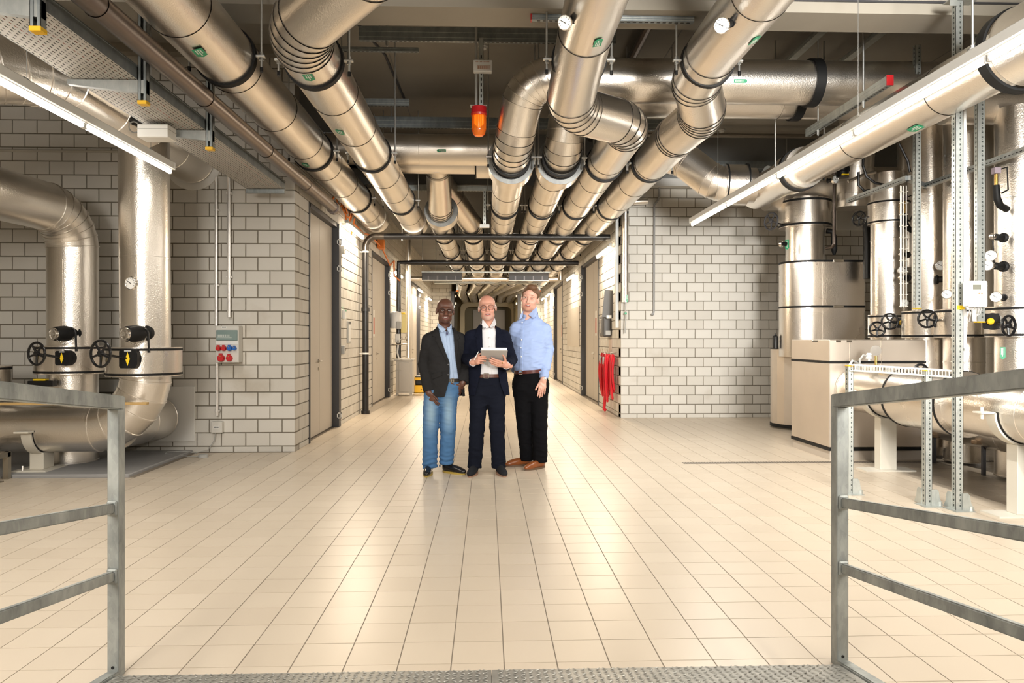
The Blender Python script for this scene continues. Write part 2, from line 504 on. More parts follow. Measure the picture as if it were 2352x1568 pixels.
def block_wall(name, origin, ax, length, z0, z1, start_off=0.0, holes=(), limit=300, first_h=None, foot=None, label=None):
    """wall in the vertical plane through origin along unit vector ax; blocks face ax rotated -90deg (towards the viewer)"""
    ax = Vector(ax); nrm = Vector((ax.y, -ax.x, 0))     # facing direction
    o3 = Vector(origin)
    wall = MB()
    # backing (mortar) slab pieces around holes
    def slab(u0, u1, w0, w1):
        p = [o3 + ax*u0 - nrm*0.012, o3 + ax*u1 - nrm*0.012, o3 + ax*u1 - nrm*0.22, o3 + ax*u0 - nrm*0.22]
        wall.add([(q.x, q.y, w0) for q in p] + [(q.x, q.y, w1) for q in p], [(0,3,2,1),(4,5,6,7),(0,1,5,4),(1,2,6,5),(2,3,7,6),(3,0,4,7)])
    us = sorted(set([0, length] + [h[0] for h in holes] + [h[1] for h in holes]))
    for a, b in zip(us[:-1], us[1:]):
        hs = [h for h in holes if h[0] <= a + 1e-6 and h[1] >= b - 1e-6]
        if not hs: slab(a, b, z0, z1)
        else:
            h = hs[0]
            if h[2] > z0 + 1e-3: slab(a, b, z0, h[2])
            if h[3] < z1 - 1e-3: slab(a, b, h[3], z1)
    w = wall.build(name, MORTAR, smooth=False); tag(w, label, kind='structure')
    bricks = []
    row = 0; z = z0
    while z < z1 - 0.02:
        h = BH - JT
        if row == 0 and first_h: h = first_h - JT
        if z + h > z1: h = z1 - z
        off = start_off + (BW/2 if row % 2 else 0.0)
        u = -off
        while u < length:
            a, b = max(u, 0), min(u + BW - JT, length)
            if 0 < a < 0.07: a = 0.0
            if length - b < 0.07: b = length
            u += BW
            if b - a < 0.075: continue
            segs = [(a, b)]
            for hh in holes:
                if z + h < hh[2] + 0.01 or z > hh[3] - 0.01: continue
                ns = []
                for (p, q) in segs:
                    if q <= hh[0] or p >= hh[1]: ns.append((p, q)); continue
                    if p < hh[0] - 0.03: ns.append((p, hh[0]))
                    if q > hh[1] + 0.03: ns.append((hh[1], q))
                segs = ns
            for p, q in segs:
                c = o3 + ax*((p+q)/2)
                bricks.append((c.x, c.y, z + h/2, round(q-p, 4), round(h, 4), row))
        z += h + JT; row += 1
    seen = [b for b in bricks if in_frame(b[0], b[1], b[2], 40)]
    def size(b):
        zc = b[0]*math.sin(TH) + b[1]*math.cos(TH)
        return abs(nrm.dot(Vector((b[0], b[1], 0)).normalized())) / zc**2 * b[3] * b[4]
    seen.sort(key=lambda b: -size(b))
    one = seen[:limit]; ids = set(one)
    cache = {}
    ang = math.atan2(ax.y, ax.x)
    rnd = random.Random(11)
    for b in one:
        m_ = BRICKP if (foot and b[5] == 0) else BRICK
        key = (b[3], b[4], m_.name)
        if key in cache:
            o = cache[key].copy(); COL.objects.link(o)
        else:
            mb = MB(); brick_shape(mb, b[3], b[4])
            o = mb.build('brick', m_, None, smooth=False)
            cache[key] = o
        o.location = (b[0] + nrm.x*rnd.uniform(0, 0.002), b[1] + nrm.y*rnd.uniform(0, 0.002), b[2])
        o.rotation_euler = (0, 0, ang)
        o.parent = w
    rest = [b for b in bricks if b not in ids]
    if rest:
        mb = MB(); tones = []
        R = Matrix.Rotation(ang, 3, 'Z')
        for b in rest:
            t_ = MB(); brick_shape(t_, b[3], b[4])
            mb.add([R @ Vector(v) + Vector((b[0], b[1], b[2])) for v in t_.v], t_.f)
            tones += [rnd.random()]*9
        o = mb.build('brick_field', BRICKS, w, smooth=False)
        set_tone(o, tones); tag(o, kind='stuff')
    return w

# left facing wall: y = YL, runs from x=-7.5 to XL ; ax=+x faces -y
block_wall('wall_left', (-7.5, YL, 0), (1, 0, 0), 7.5+XL, 0.0, CEIL, start_off=0.145-((7.5+XL) % BW)+BW, first_h=0.075)
# right facing wall
block_wall('wall_right', (XR, YR, 0), (1, 0, 0), 6.7, 0.0, 4.0, start_off=0.0, first_h=0.075, foot=True)
# corridor walls (left faces +x: ax = +y gives facing (1,0)); right faces -x: ax = -y
LD = [(9.50, 11.34), (14.62, 17.1), (21.9, 24.7)]
RD = [(14.88, 17.5), (22.0, 24.7)]
block_wall('wall_corridor_left', (XL, YL+0.02, 0), (0, 1, 0), YEND-YL, 0.0, 4.3, start_off=0.1, first_h=0.075,
           holes=[(a-YL-0.02, b-YL-0.02, 0, 3.16) for a, b in LD], limit=150)
block_wall('wall_corridor_right', (XR, YEND, 0), (0, -1, 0), YEND-YR-0.02, 0.0, 4.3, start_off=0.1, first_h=0.075,
           holes=[(YEND-b, YEND-a, 0, 3.16) for a, b in RD], limit=150)
# end of the first corridor stretch, open in the middle
block_wall('wall_end', (-2.4, YEND, 0), (1, 0, 0), 4.8, 0.0, 4.3, start_off=0.0, first_h=0.075, holes=[(0.92, 3.72, 0, 3.95)], limit=40)
for sx in (-1.75, 1.55):
    o = MB().box(sx-0.2, sx, YEND+0.2, 39.5, 0, 4.3).build('wall_tunnel', mat('tunnel_wall', (0.36, 0.31, 0.20), 0.85), smooth=False); tag(o, kind='structure')
o = MB().box(-2, 2, 39.4, 39.6, 0, 4.3).build('wall_tunnel_end', mat('tunnel_wall', (0.36, 0.31, 0.20), 0.85), smooth=False); tag(o, kind='structure')

# ---- doors of the corridor
CLIP = mat('clip_white', (0.75, 0.75, 0.72), 0.5)
def corridor_door(n, side, y0, y1, zt=3.14, hand=True):
    sx = XL if side < 0 else XR
    xd = sx + side*0.075                     # recessed plane
    d = empty(f'door_{n}', (xd, (y0+y1)/2, 0), kind='structure')
    ym = (y0+y1)/2
    a, b = y0+0.05, y1-0.09
    for q0, q1 in ((a, ym-0.004), (ym+0.004, b)):
        MB().chbox(min(xd, xd+side*0.06), max(xd, xd+side*0.06), q0, q1, 0.012, zt-0.06, 0.006).build('leaf', DOORM, d, smooth=False)
    # frame: thin near jamb, deep far jamb, head
    f = MB()
    f.box(min(sx-side*0.01, xd+side*0.06), max(sx-side*0.01, xd+side*0.06), y0-0.01, y0+0.045, 0, zt)
    f.box(min(sx-side*0.035, xd+side*0.06), max(sx-side*0.035, xd+side*0.06), y1-0.09, y1+0.05, 0, zt)
    f.box(min(sx-side*0.01, xd+side*0.06), max(sx-side*0.01, xd+side*0.06), y0, y1, zt-0.06, zt)
    f.build('frame', DARKST, d, smooth=False)
    for z in (2.86, 2.45, 0.18):
        m = MB(); x0 = sx - side*0.037
        m.box(x0-0.035, x0+0.035, y1-0.096, y1-0.089, z-0.045, z-0.03); m.box(x0-0.035, x0+0.035, y1-0.096, y1-0.089, z+0.03, z+0.045)
        m.box(x0-0.035, x0-0.02, y1-0.096, y1-0.089, z-0.045, z+0.045); m.box(x0+0.02, x0+0.035, y1-0.096, y1-0.089, z-0.045, z+0.045)
        m.build('hinge', CLIP, d, smooth=False)
    if hand:
        m = MB(); yh = ym - 0.07; xh = xd - side*0.05
        m.tube([(xd, yh, 1.05), (xh, yh, 1.05), (xh, yh-0.13, 1.05)], 0.011, 8)
        m.cyl((xd-side*0.001, yh, 1.05), (xd-side*0.012, yh, 1.05), 0.026, 12)
        m.cyl((xd-side*0.001, yh, 0.94), (xd-side*0.010, yh, 0.94), 0.024, 12)
        m.build('handle', mat('door_handle', (0.5, 0.47, 0.42), 0.3, 0.9), d)
    return d
for n, (a, b) in enumerate(LD): corridor_door(n+1, -1, a, b)
for n, (a, b) in enumerate(RD): corridor_door(n+4, 1, a, b)

# ---- grey plinth under the left pipes
pl = MB().chbox(-7.5, -3.52, 7.23, YL-0.01, -0.02, 0.03, 0.01).build('plinth', PLINTH, smooth=False)
tag(pl, 'low grey painted concrete plinth under the left-hand pipes', 'plinth', kind='thing')
# ================================================================== insulated pipes
def centerline(way):
    """way: list of points or (point, bend radius, gores) -> mitre joints of a lobster-back pipe; also flags elbow joints"""
    W = []
    for w in way:
        if isinstance(w[0], (int, float)): W.append((Vector(w), 0.0, 0))
        else: W.append((Vector(w[0]), w[1], w[2]))
    J = [(W[0][0], False)]
    for i in range(1, len(W)-1):
        p, R, n = W[i]
        d0 = (p - W[i-1][0]).normalized(); d1 = (W[i+1][0] - p).normalized()
        phi = d0.angle(d1)
        if R <= 0 or phi < 0.02: J.append((p, False)); continue
        t = R*math.tan(phi/2)
        lim = 0.49*min((p-W[i-1][0]).length, (W[i+1][0]-p).length)
        if i == 1: lim = 0.95*(p-W[0][0]).length if len(W) == 3 else max(lim, (p-W[0][0]).length - 0.49*(W[2][0]-p).length if False else lim)
        if t > lim: R *= lim/t; t = lim
        nrm = (d1 - d0*d0.dot(d1)).normalized()
        c = p - d0*t + nrm*R
        Rc = R/math.cos(phi/(2*n))
        for j in range(n):
            a = phi*(j+0.5)/n
            J.append((c + (-nrm*math.cos(a) + d0*math.sin(a))*Rc, True))
    J.append((W[-1][0], False))
    return J

def pipe_section(p0, p1, n0, n1, r, a, b, d, seg=36, lip=0.005, lw=0.012, cap0=False, cap1=False):
    mb = MB()
    C = [(a*math.cos(2*math.pi*i/seg) + b*math.sin(2*math.pi*i/seg)) for i in range(seg)]
    def plane_s(q, p, n): return (p - q).dot(n)/d.dot(n)
    vs = []
    L = (p1-p0).length
    offs = [('0', 0.0, r+lip), ('0', lw, r+lip), ('0', lw+0.003, r), ('1', 0.0, r)]
    rings = []
    for which, off, rr in offs:
        ring = []
        for c in C:
            q = p0 + c*rr
            s_ = plane_s(q, p0, n0) if which == '0' else plane_s(q, p1, n1)
            ring.append(q + d*(s_ + off))
        rings.append(ring)
    for ring in rings: vs += ring
    fs = []
    for k in range(len(rings)-1):
        for i in range(seg):
            j = (i+1) % seg
            fs.append((k*seg+i, k*seg+j, (k+1)*seg+j, (k+1)*seg+i))
    if cap0: fs.append(tuple(range(seg))[::-1])
    if cap1: fs.append(tuple(range((len(rings)-1)*seg, len(rings)*seg)))
    mb.add(vs, fs)
    return mb

def pipe(label, way, r, mat_=None, sect=1.05, name='insulated_pipe', cat='pipe', seg=36, caps=(True, True), seams=True, group='insulated pipes', lip=0.004):
    mat_ = mat_ or FOIL
    J = centerline(way)
    pts = [J[0][0]]; 
    fl_ = [J[0][1]]
    for i in range(1, len(J)):
        p0, p1 = J[i-1][0], J[i][0]
        L = (p1-p0).length
        if L < 1e-4: continue
        elbow = J[i-1][1] and J[i][1]
        if not elbow and seams and L > sect*1.3:
            k = max(1, int(round(L/sect)))
            for q in range(1, k): pts.append(p0.lerp(p1, q/k)); fl_.append(False)
        pts.append(p1); fl_.append(J[i][1])
    o = empty(name, pts[0], label, cat, group)
    up = None
    for i in range(len(pts)-1):
        d = (pts[i+1]-pts[i]).normalized()
        dp = (pts[i]-pts[i-1]).normalized() if i > 0 else d
        dn = (pts[i+2]-pts[i+1]).normalized() if i+2 < len(pts) else d
        n0 = (dp+d).normalized(); n1 = (d+dn).normalized()
        if up is None:
            _, a, b = MB().frame(d)
        else:
            a = (up - d*up.dot(d)).normalized(); b = d.cross(a).normalized()
        up = a
        mb = pipe_section(pts[i], pts[i+1], n0, n1, r, a, b, d, seg, lip=(0.0065 if (fl_[i] or fl_[i+1]) else lip),
                          cap0=(i == 0 and caps[0]), cap1=(i == len(pts)-2 and caps[1]))
        nm = 'elbow_segment' if (fl_[i] and fl_[i+1]) else 'cladding_section'
        mb.build(nm, mat_, o, angle=40)
    return o

ROD = mat('zinc_rod', (0.55, 0.56, 0.55), 0.35, 0.9)
HN = ['first', 'second', 'third', 'fourth', 'fifth', 'sixth']
def hanger(label, x, y, z, r, ztop, w=0.06, rods=(-1, 1), group=None):
    """black rubber-lined ring round a pipe that runs along y, on two threaded rods"""
    h = empty('pipe_hanger', (x, y, z), label, 'pipe hanger', group or 'pipe hangers')
    MB().ring((x, y, z), (0, 1, 0), r-0.004, r+0.016, w, 40).build('clamp_band', RUBBER, h, angle=40)
    for s in rods:
        lx = x + s*(r+0.055)
        MB().cyl((lx, y, z-0.09), (lx, y, ztop), 0.0085, 8).build('rod', ROD, h)
        m = MB().chbox(min(x+s*(r+0.008), lx+s*0.03), max(x+s*(r+0.008), lx+s*0.03), y-0.018, y+0.018, z-0.009, z+0.009, 0.003)
        m.cyl((lx, y, z+0.009), (lx, y, z+0.028), 0.017, 6); m.cyl((lx, y, z-0.03), (lx, y, z-0.009), 0.017, 6)
        m.build('lug', ROD, h)
        MB().cyl((lx, y, z-0.12), (lx, y, z-0.085), 0.013, 8).build('end_cap', BLACK, h)
    return h

def flow_label(parent, c, along, nrm, L, W, flip=1):
    """green pennant-shaped sticker, curved pipes are wide enough for a flat one standing 2 mm proud"""
    c = Vector(c); ax = Vector(along).normalized(); nz = Vector(nrm).normalized(); ay = nz.cross(ax).normalized()
    if ax.cross(ay).dot(nz) < 0: ay = -ay
    poly = [(-L/2, -W/2), (L/2-W*0.35, -W/2), (L/2, 0), (L/2-W*0.35, W/2), (-L/2, W/2)]
    m = MB(); m.prism(poly, c, ax, ay, 0.003)
    o = m.build('flow_label', GREEN, parent, smooth=False)
    t = MB(); rnd = random.Random(int(abs(c.x*1000)))
    for k, v in enumerate((0.22, 0.0, -0.22)):
        u = -L*0.40
        while u < L*0.26:
            w = rnd.uniform(0.03, 0.07)*L*1.2
            t.prism([(u, v*W-0.06*W), (u+w, v*W-0.06*W), (u+w, v*W+0.06*W), (u, v*W+0.06*W)], c + nz*0.0032, ax, ay, 0.0006)
            u += w + 0.02*L
            if k != 1 and u > L*0.05: break
    tt = t.build('lettering', WHITE, o, smooth=False); tag(tt, kind='stuff')
    return o

def gauge(label, base, d, L, R=0.045, face=None, group=None, tilt=None):
    """dial thermometer on a black stub; d = direction of the stub, face = direction the dial looks"""
    base = Vector(base); d = Vector(d).normalized(); f = Vector(face).normalized() if face else d
    g_ = empty('dial_gauge', base, label, 'gauge', group or 'dial gauges')
    e = base + d*L
    MB().lathe(base, d, [(0, 0.034), (0.01, 0.034), (0.012, 0.026), (L, 0.026)], 16).build('stem', BLACK, g_)
    MB().lathe(e - f*0.005, f, [(0, R*0.8), (0.006, R), (0.035, R), (0.040, R*0.93), (0.037, R*0.88), (0.034, R*0.88)], 24).build('case', CHROME, g_)
    m = MB().lathe(e + f*0.0295, f, [(0, R*0.875), (0.0005, R*0.875)], 24)
    dial = m.build('dial', mat('dial_white', (0.85, 0.84, 0.80), 0.3), g_)
    _, a, b = MB().frame(f)
    c = e + f*0.032
    t = MB()
    for k in range(9):
        an = math.radians(-120 + 30*k) 
        v = Vector((0,0,1)) - f*f.z; v.normalize(); w_ = f.cross(v)
        q = v*math.cos(an) + w_*math.sin(an)
        t.bar(c + q*R*0.62, c + q*R*0.80, R*0.05, 0.0008, up=f)
    q = v*math.cos(1.0) + w_*math.sin(1.0)
    t.bar(c - q*R*0.2, c + q*R*0.58, R*0.09, 0.0012, up=f)
    t.build('needle', BLACK, dial, smooth=False)
    return g_

def handwheel(parent, c, d, R, t=0.012, spokes=5, name='handwheel', m_=None):
    c = Vector(c); d = Vector(d).normalized()
    m = MB(); m.torus(c, d, R, t, 30, 8)
    _, a, b = m.frame(d)
    for k in range(spokes):
        an = 2*math.pi*k/spokes + 0.3
        q = a*math.cos(an) + b*math.sin(an)
        m.tube([c + q*R*0.18 - d*0.006, c + q*R*0.98], [t*1.05, t*0.75], 6)
    m.lathe(c, d, [(-0.02, R*0.24), (0.016, R*0.24), (0.02, R*0.16)], 14)
    return m.build(name, m_ or BLACKG, parent)

# ---------------------------------------------------------------- overhead runs along the corridor
ZR = HCAM                       # add to heights measured from the lens
CAMZ = lambda h: HCAM + h
RP = 0.212
A = pipe('thick silver ceiling pipe closest to the left wall, ending at the corridor mouth',
         [(-2.03, 1.6, CAMZ(2.20)), (-2.03, 13.35, CAMZ(2.20))], 0.222, sect=1.1)
Bp = pipe('second silver ceiling pipe from the left, with a jog elbow at the top',
          [(-0.58, 2.2, CAMZ(2.22)), ((-0.58, 4.12, CAMZ(2.22)), 0.75, 5), ((-1.32, 5.02, CAMZ(2.13)), 0.75, 6), (-1.32, 13.2, CAMZ(2.13))], RP)
D1 = pipe('silver ceiling pipe right of the beacon that jogs right above the men',
          [(0.755, 1.6, CAMZ(2.36)), (0.755, 5.5, CAMZ(2.36)), ((0.745, 6.60, CAMZ(2.12)), 0.46, 5), ((1.40, 7.05, CAMZ(2.11)), 0.46, 5), (1.40, 26.0, CAMZ(2.10)), (0.690, 31.5, CAMZ(2.06)), (0.690, 39.3, CAMZ(2.05))], RP)
D2 = pipe('silver ceiling pipe with a dial gauge, rightmost of the runs entering the corridor',
          [(1.85, 1.6, CAMZ(2.36)), (1.85, 5.9, CAMZ(2.36)), ((1.84, 6.32, CAMZ(2.28)), 0.4, 3), ((2.07, 6.85, CAMZ(2.17)), 0.42, 5), ((1.95, 7.4, CAMZ(2.10)), 0.4, 3), (1.93, 26.0, CAMZ(2.10)), (1.145, 31.5, CAMZ(2.06)), (1.145, 39.3, CAMZ(2.05))], RP)
C1 = pipe('silver pipe curving down beside the orange beacon, through a zinc flange disc into the corridor',
          [(1.02, 7.55, CAMZ(2.72)), ((0.42, 7.45, CAMZ(2.72)), 0.42, 7), ((0.28, 7.85, CAMZ(2.12)), 0.40, 5), (0.28, 26.0, CAMZ(2.10)), (-0.220, 31.5, CAMZ(2.06)), (-0.220, 39.3, CAMZ(2.05))], RP, sect=1.0)
C2 = pipe('silver pipe curving down behind the right-hand jog, through a zinc flange disc into the corridor',
          [(1.6, 8.1, CAMZ(2.74)), ((0.93, 8.07, CAMZ(2.73)), 0.40, 6), ((0.86, 8.12, CAMZ(2.13)), 0.30, 5), (0.86, 26.0, CAMZ(2.10)), (0.235, 31.5, CAMZ(2.06)), (0.235, 39.3, CAMZ(2.05))], RP, sect=1.0)
E1 = pipe('silver pipe dropping from the cross pipe to a flange disc, left of the beacon',
          [(-0.74, 10.45, CAMZ(2.60)), ((-0.74, 10.9, CAMZ(2.58)), 0.35, 3), ((-0.76, 11.75, CAMZ(2.10)), 0.35, 4), (-0.85, 13.2, CAMZ(2.10)), (-0.85, 26.0, CAMZ(2.10)), (-1.130, 31.5, CAMZ(2.06)), (-1.130, 39.3, CAMZ(2.05))], 0.19, sect=1.2)
E2 = pipe('silver corridor pipe just left of the middle, starting behind the handwheel valve',
          [(-0.75, 12.1, CAMZ(2.60)), ((-0.60, 12.45, CAMZ(2.45)), 0.3, 3), ((-0.28, 13.3, CAMZ(2.10)), 0.35, 4), (-0.28, 26.0, CAMZ(2.10)), (-0.675, 31.5, CAMZ(2.06)), (-0.675, 39.3, CAMZ(2.05))], 0.20, sect=1.2)
for (x, y, lab) in ((0.28, 8.48, 'left'), (0.86, 8.48, 'right')):
    p_ = C1 if lab == 'left' else C2
    f = MB().lathe((x, y, CAMZ(2.105)), (0, 1, 0), [(0, 0.218), (0, 0.277), (0.008, 0.280), (0.03, 0.280), (0.03, 0.276), (0.33, 0.276), (0.33, 0.215)], 40, caps=False)
    f.build('flange_jacket', FOIL, p_, angle=40)
    MB().ring((x, y-0.003, CAMZ(2.105)), (0, 1, 0), 0.222, 0.279, 0.006, 40).build('flange_disc', FLANGE, p_, angle=40)
    MB().ring((x, y-0.015, CAMZ(2.105)), (0, 1, 0), 0.210, 0.226, 0.03, 36).build('seal_ring', RUBBER, p_, angle=40)
f = MB().lathe((-0.755, 11.9, CAMZ(2.12)), (0, 1, -0.1), [(0, 0.20), (0, 0.272), (0.008, 0.275), (0.26, 0.275), (0.26, 0.2)], 40, caps=False)
f.build('flange_jacket', FOIL, E1, angle=40)
MB().ring((-0.755, 11.895, CAMZ(2.12)), (0, 1, -0.1), 0.195, 0.274, 0.008, 40).build('flange_disc', FLANGE, E1, angle=40)
for nm, p_, x, z in (('a', A, -2.03, 2.20), ('b', Bp, -1.32, 2.13)):
    MB().lathe((x, 12.9, CAMZ(z)), (0, 1, 0), [(0, 0.2), (0, 0.235), (0.44, 0.235), (0.44, 0.02)], 36, caps=False).build('end_jacket', FOIL, p_, angle=40)

# cross pipes
T1 = pipe('large silver cross pipe high under the slab, upper of the two on the right', [(1.03, 7.55, CAMZ(2.72)), (3.42, 7.55, CAMZ(2.72)), (6.5, 7.55, CAMZ(2.72))], 0.226, sect=1.0)
T2 = pipe('large silver cross pipe partly hidden behind the upper right one', [(1.62, 8.1, CAMZ(2.74)), (3.3, 8.1, CAMZ(2.74)), (6.2, 8.1, CAMZ(2.74))], 0.226, sect=1.1)
for p_, x, y, z in ((T1, 3.44, 7.55, 2.72), (T2, 3.50, 8.1, 2.74)):
    MB().ring((x, y, CAMZ(z)), (1, 0, 0), 0.222, 0.248, 0.10, 40).build('black_collar', RUBBER, p_, angle=40)
H1c = pipe('silver cross pipe behind the left ceiling runs with a green flow sticker', [(-2.2, 10.0, CAMZ(2.62)), (0.32, 10.0, CAMZ(2.62))], 0.212, sect=1.25)
H2c = pipe('silver cross pipe hidden behind the green-labelled one, ending in a wider valve jacket', [(-1.35, 10.5, CAMZ(2.61)), (0.2, 10.5, CAMZ(2.61))], 0.205, sect=1.6)
MB().lathe((-0.17, 10.5, CAMZ(2.6)), (1, 0, 0), [(0, 0.2), (0, 0.255), (0.42, 0.255), (0.42, 0.2)], 36, caps=False).build('valve_jacket', FOIL, H2c, angle=40)
MB().ring((-0.165, 10.5, CAMZ(2.6)), (1, 0, 0), 0.2, 0.259, 0.02, 36).build('seal_ring', RUBBER, H2c, angle=40)
flow_label(H1c, (-0.62, 9.795, CAMZ(2.555)), (-1, 0, 0), (0, -0.96, -0.28), 0.125, 0.04)
MB().chbox(-2.3, 0.6, 9.9, 10.6, CAMZ(2.86), CAMZ(2.9), 0.01)

# small dark pipe against the left wall + sprinkler mains
P0 = pipe('slim dull metal pipe between the cable tray and the left wall', [(-2.17, 1.0, CAMZ(1.86)), (-2.17, 10.25, CAMZ(1.86))], 0.072, mat_=mat('dull_jacket', (0.17, 0.14, 0.125), 0.33, 0.9, bump=(40, 0.2, 0.002)), sect=1.5, seg=24)
MB().lathe((-2.17, 10.22, CAMZ(1.86)), (0, 1, 0), [(0, 0.075), (0, 0.09), (0.1, 0.09), (0.12, 0.05)], 20).build('end_collar', mat('dull_jacket', (0,0,0)), P0)
BLKP = mat('black_pipe', (0.016, 0.015, 0.015), 0.3)
def black_main(label, y, z, xl, xr, drop, r=0.058):
    o = empty('black_cross_main', (xl, y, z), label, 'pipe')
    MB().cyl((xl+0.34, y, z), (xr, y, z), r, 20).build('run', BLKP, o)
    if drop:
        pts = [(xl+0.34, y, z)] + [(xl+0.2-0.2*math.sin(t), y, z-0.2+0.2*math.cos(t)) for t in np.linspace(0, math.pi/2, 7)] + [(xl, y, z-0.3)]
        MB().tube(pts, r*1.04, 20).build('elbow', mat('worn_black_pipe', (0.10, 0.085, 0.07), 0.3, 0.6), o)
        MB().cyl((xl, y, z-0.3), (xl, y, 0.05), r, 20).build('downpipe', BLKP, o)
        MB().cyl((xl, y, 0.0), (xl, y, 0.06), r+0.02, 20).build('foot_socket', BLKP, o)
        MB().ring((xl, y, 1.9), (0, 0, 1), r-0.002, r+0.018, 0.07, 20).build('socket', BLKP, o, angle=40)
        for zz in (2.95, 1.10):
            m = MB().ring((xl, y, zz), (0, 0, 1), r, r+0.006, 0.03, 20); m.box(xl-0.13, xl-r, y-0.008, y+0.008, zz-0.01, zz+0.01)
            m.build('pipe_clip', mat('clip_white', (0,0,0)), o, angle=40)
    for x in (-1.55, 1.25):
        m = MB().cyl((x, y, z), (x, y, 4.0), 0.008, 8); m.cyl((x, y, z-0.075), (x, y, z+0.02), 0.016, 8)
        m.build('rod', ROD, o)
    return o
black_main('nearer black cross main with a downpipe to the floor on its left', 13.25, 3.235, -2.215, 2.26, True)
bm2 = black_main('second black cross main, further down the corridor', 17.4, 3.20, -2.17, 2.2, False, 0.062)
MB().tube([(-1.83, 17.4, 3.20), (-2.12, 17.4, 3.2), (-2.12, 17.4, 2.9), (-2.12, 17.4, 0.9)], 0.058, 16).build('downpipe', BLKP, bm2)

# hangers along the ceiling runs
BEAMB = 4.04
for i, y in enumerate((5.68, 8.5, 11.3)):
    hanger(f'{HN[i]} black ring hanger from the camera on the leftmost thick ceiling pipe', -2.03, y, CAMZ(2.20), 0.222, CEIL if i else 4.6)
for i, y in enumerate((5.56, 8.3, 11.1)):
    hanger(f'{HN[i]} black ring hanger from the camera on the second ceiling pipe from the left', -1.32, y, CAMZ(2.13), RP, CEIL if i else 4.6)
for i, y in enumerate((5.92,)):
    hanger('black ring hanger just above the right-hand jog elbow, under the concrete beam', 0.755, y, CAMZ(2.30), RP, BEAMB)
    hanger('black ring hanger on the gauge-bearing pipe, under the concrete beam', 1.855, y+0.1, CAMZ(2.345), RP, BEAMB)
for i, y in enumerate((8.33, 11.3)):
    for x, nm in ((0.28, 'pipe beside the beacon'), (0.86, 'second flanged pipe'), (1.40, 'jogging right-hand pipe'), (1.945, 'rightmost corridor pipe')):
        hanger(f'{HN[i]} black ring hanger towards the corridor on the {nm}', x, y if x < 1 or i else y+0.25, CAMZ(2.105), RP, CEIL)
for i, y in enumerate((14.3, 17.0, 19.8, 22.6, 25.4)):
    for k, x in enumerate((-0.85, -0.28, 0.28, 0.86, 1.40, 1.93)):
        hanger(f'black ring hanger on {HN[k]} pipe from the left inside the corridor, {HN[i]} row', x, y, CAMZ(2.10), 0.205 if k < 2 else RP, 4.25, group=None)

# stickers on ceiling pipes
flow_label(A, (-1.975, 5.05, CAMZ(1.975)), (0, 1, 0), (0.25, 0, -0.97), 0.13, 0.07)
flow_label(Bp, (-1.30, 5.33, CAMZ(1.915)), (0, 1, 0), (0.1, 0, -1), 0.13, 0.07)
flow_label(A, (-2.05, 8.25, CAMZ(1.975)), (0, 1, 0), (-0.1, 0, -1), 0.13, 0.06)
flow_label(Bp, (-1.36, 6.75, CAMZ(1.92)), (0, 1, 0), (-0.2, 0, -1), 0.13, 0.07)
flow_label(D1, (0.80, 5.20, CAMZ(2.147)), (0, -1, 0), (0.2, 0, -1), 0.13, 0.06)
flow_label(D2, (1.93, 5.15, CAMZ(2.16)), (0, -1, 0), (0.38, 0, -1), 0.13, 0.06)
flow_label(T1, (2.6, 7.335, CAMZ(2.655)), (1, 0, 0), (0, -0.95, -0.3), 0.14, 0.035)
gauge('dial gauge low on the ceiling pipe right of the beacon, at the top edge', (0.60, 5.02, CAMZ(2.24)), (-0.55, -0.5, -0.5), 0.10, 0.05, face=(-0.3, -0.85, -0.35))
gauge('dial gauge with a readable white face on the rightmost ceiling run', (1.70, 4.98, CAMZ(2.21)), (-0.75, -0.45, -0.4), 0.11, 0.055, face=(-0.25, -0.85, -0.35))

# ================================================================== strip lights
def strip_light(label, x, z, yfar, ynear, L=1.5, wires=(), warm=False, r=0.019, power=1.0):
    o = empty('strip_light', (x, yfar, z), label, 'strip light')
    h = MB().chbox(x-0.032, x+0.032, ynear, yfar, z+0.028, z+0.098, 0.006)
    h.box(x-0.02, x+0.02, ynear, yfar-0.02, z+0.020, z+0.028)
    h.build('housing', WHITE, o, smooth=False)
    MB().chbox(x-0.034, x+0.034, yfar, yfar+0.025, z+0.026, z+0.100, 0.006).build('end_cap', WHITE, o, smooth=False)
    y = yfar - 0.03
    while y > ynear + 0.3:
        y0 = max(y - L + 0.05, ynear+0.02)
        MB().cyl((x, y, z), (x, y0, z), r, 8).build('tube', TUBEW if warm else TUBEON, o)
        for q in (y+0.008, y0-0.008): MB().chbox(x-0.014, x+0.014, q-0.012, q+0.012, z-0.02, z+0.03, 0.003).build('lamp_holder', WHITE, o, smooth=False)
        y -= L
    n_ = max(1, int(round((yfar-ynear)/2.4))); st_ = (yfar-ynear)/n_
    for k in range(n_):
        area_light('strip_lamp', (x, yfar-st_*(k+0.5), z-r-0.004), (0.03, st_*0.96), 11*power*st_, (1.0, 0.94, 0.85))
    for wy in wires:
        m = MB().cyl((x, wy, z+0.10), (x, wy, CEIL), 0.0025, 6); m.box(x-0.008, x+0.008, wy-0.04, wy+0.01, z+0.09, z+0.115)
        m.build('suspension_wire', ROD, o)
    return o
strip_light('long white strip light hanging over the left-hand pipes', -3.02, HCAM+1.60, 7.02, -2.5, wires=(6.6, 4.85, 3.3))
strip_light('long white strip light crossing in front of the right-hand pipework', 2.87, HCAM+1.61, 10.05, -2.5, wires=(8.9, 5.5, 3.4), power=1.5)
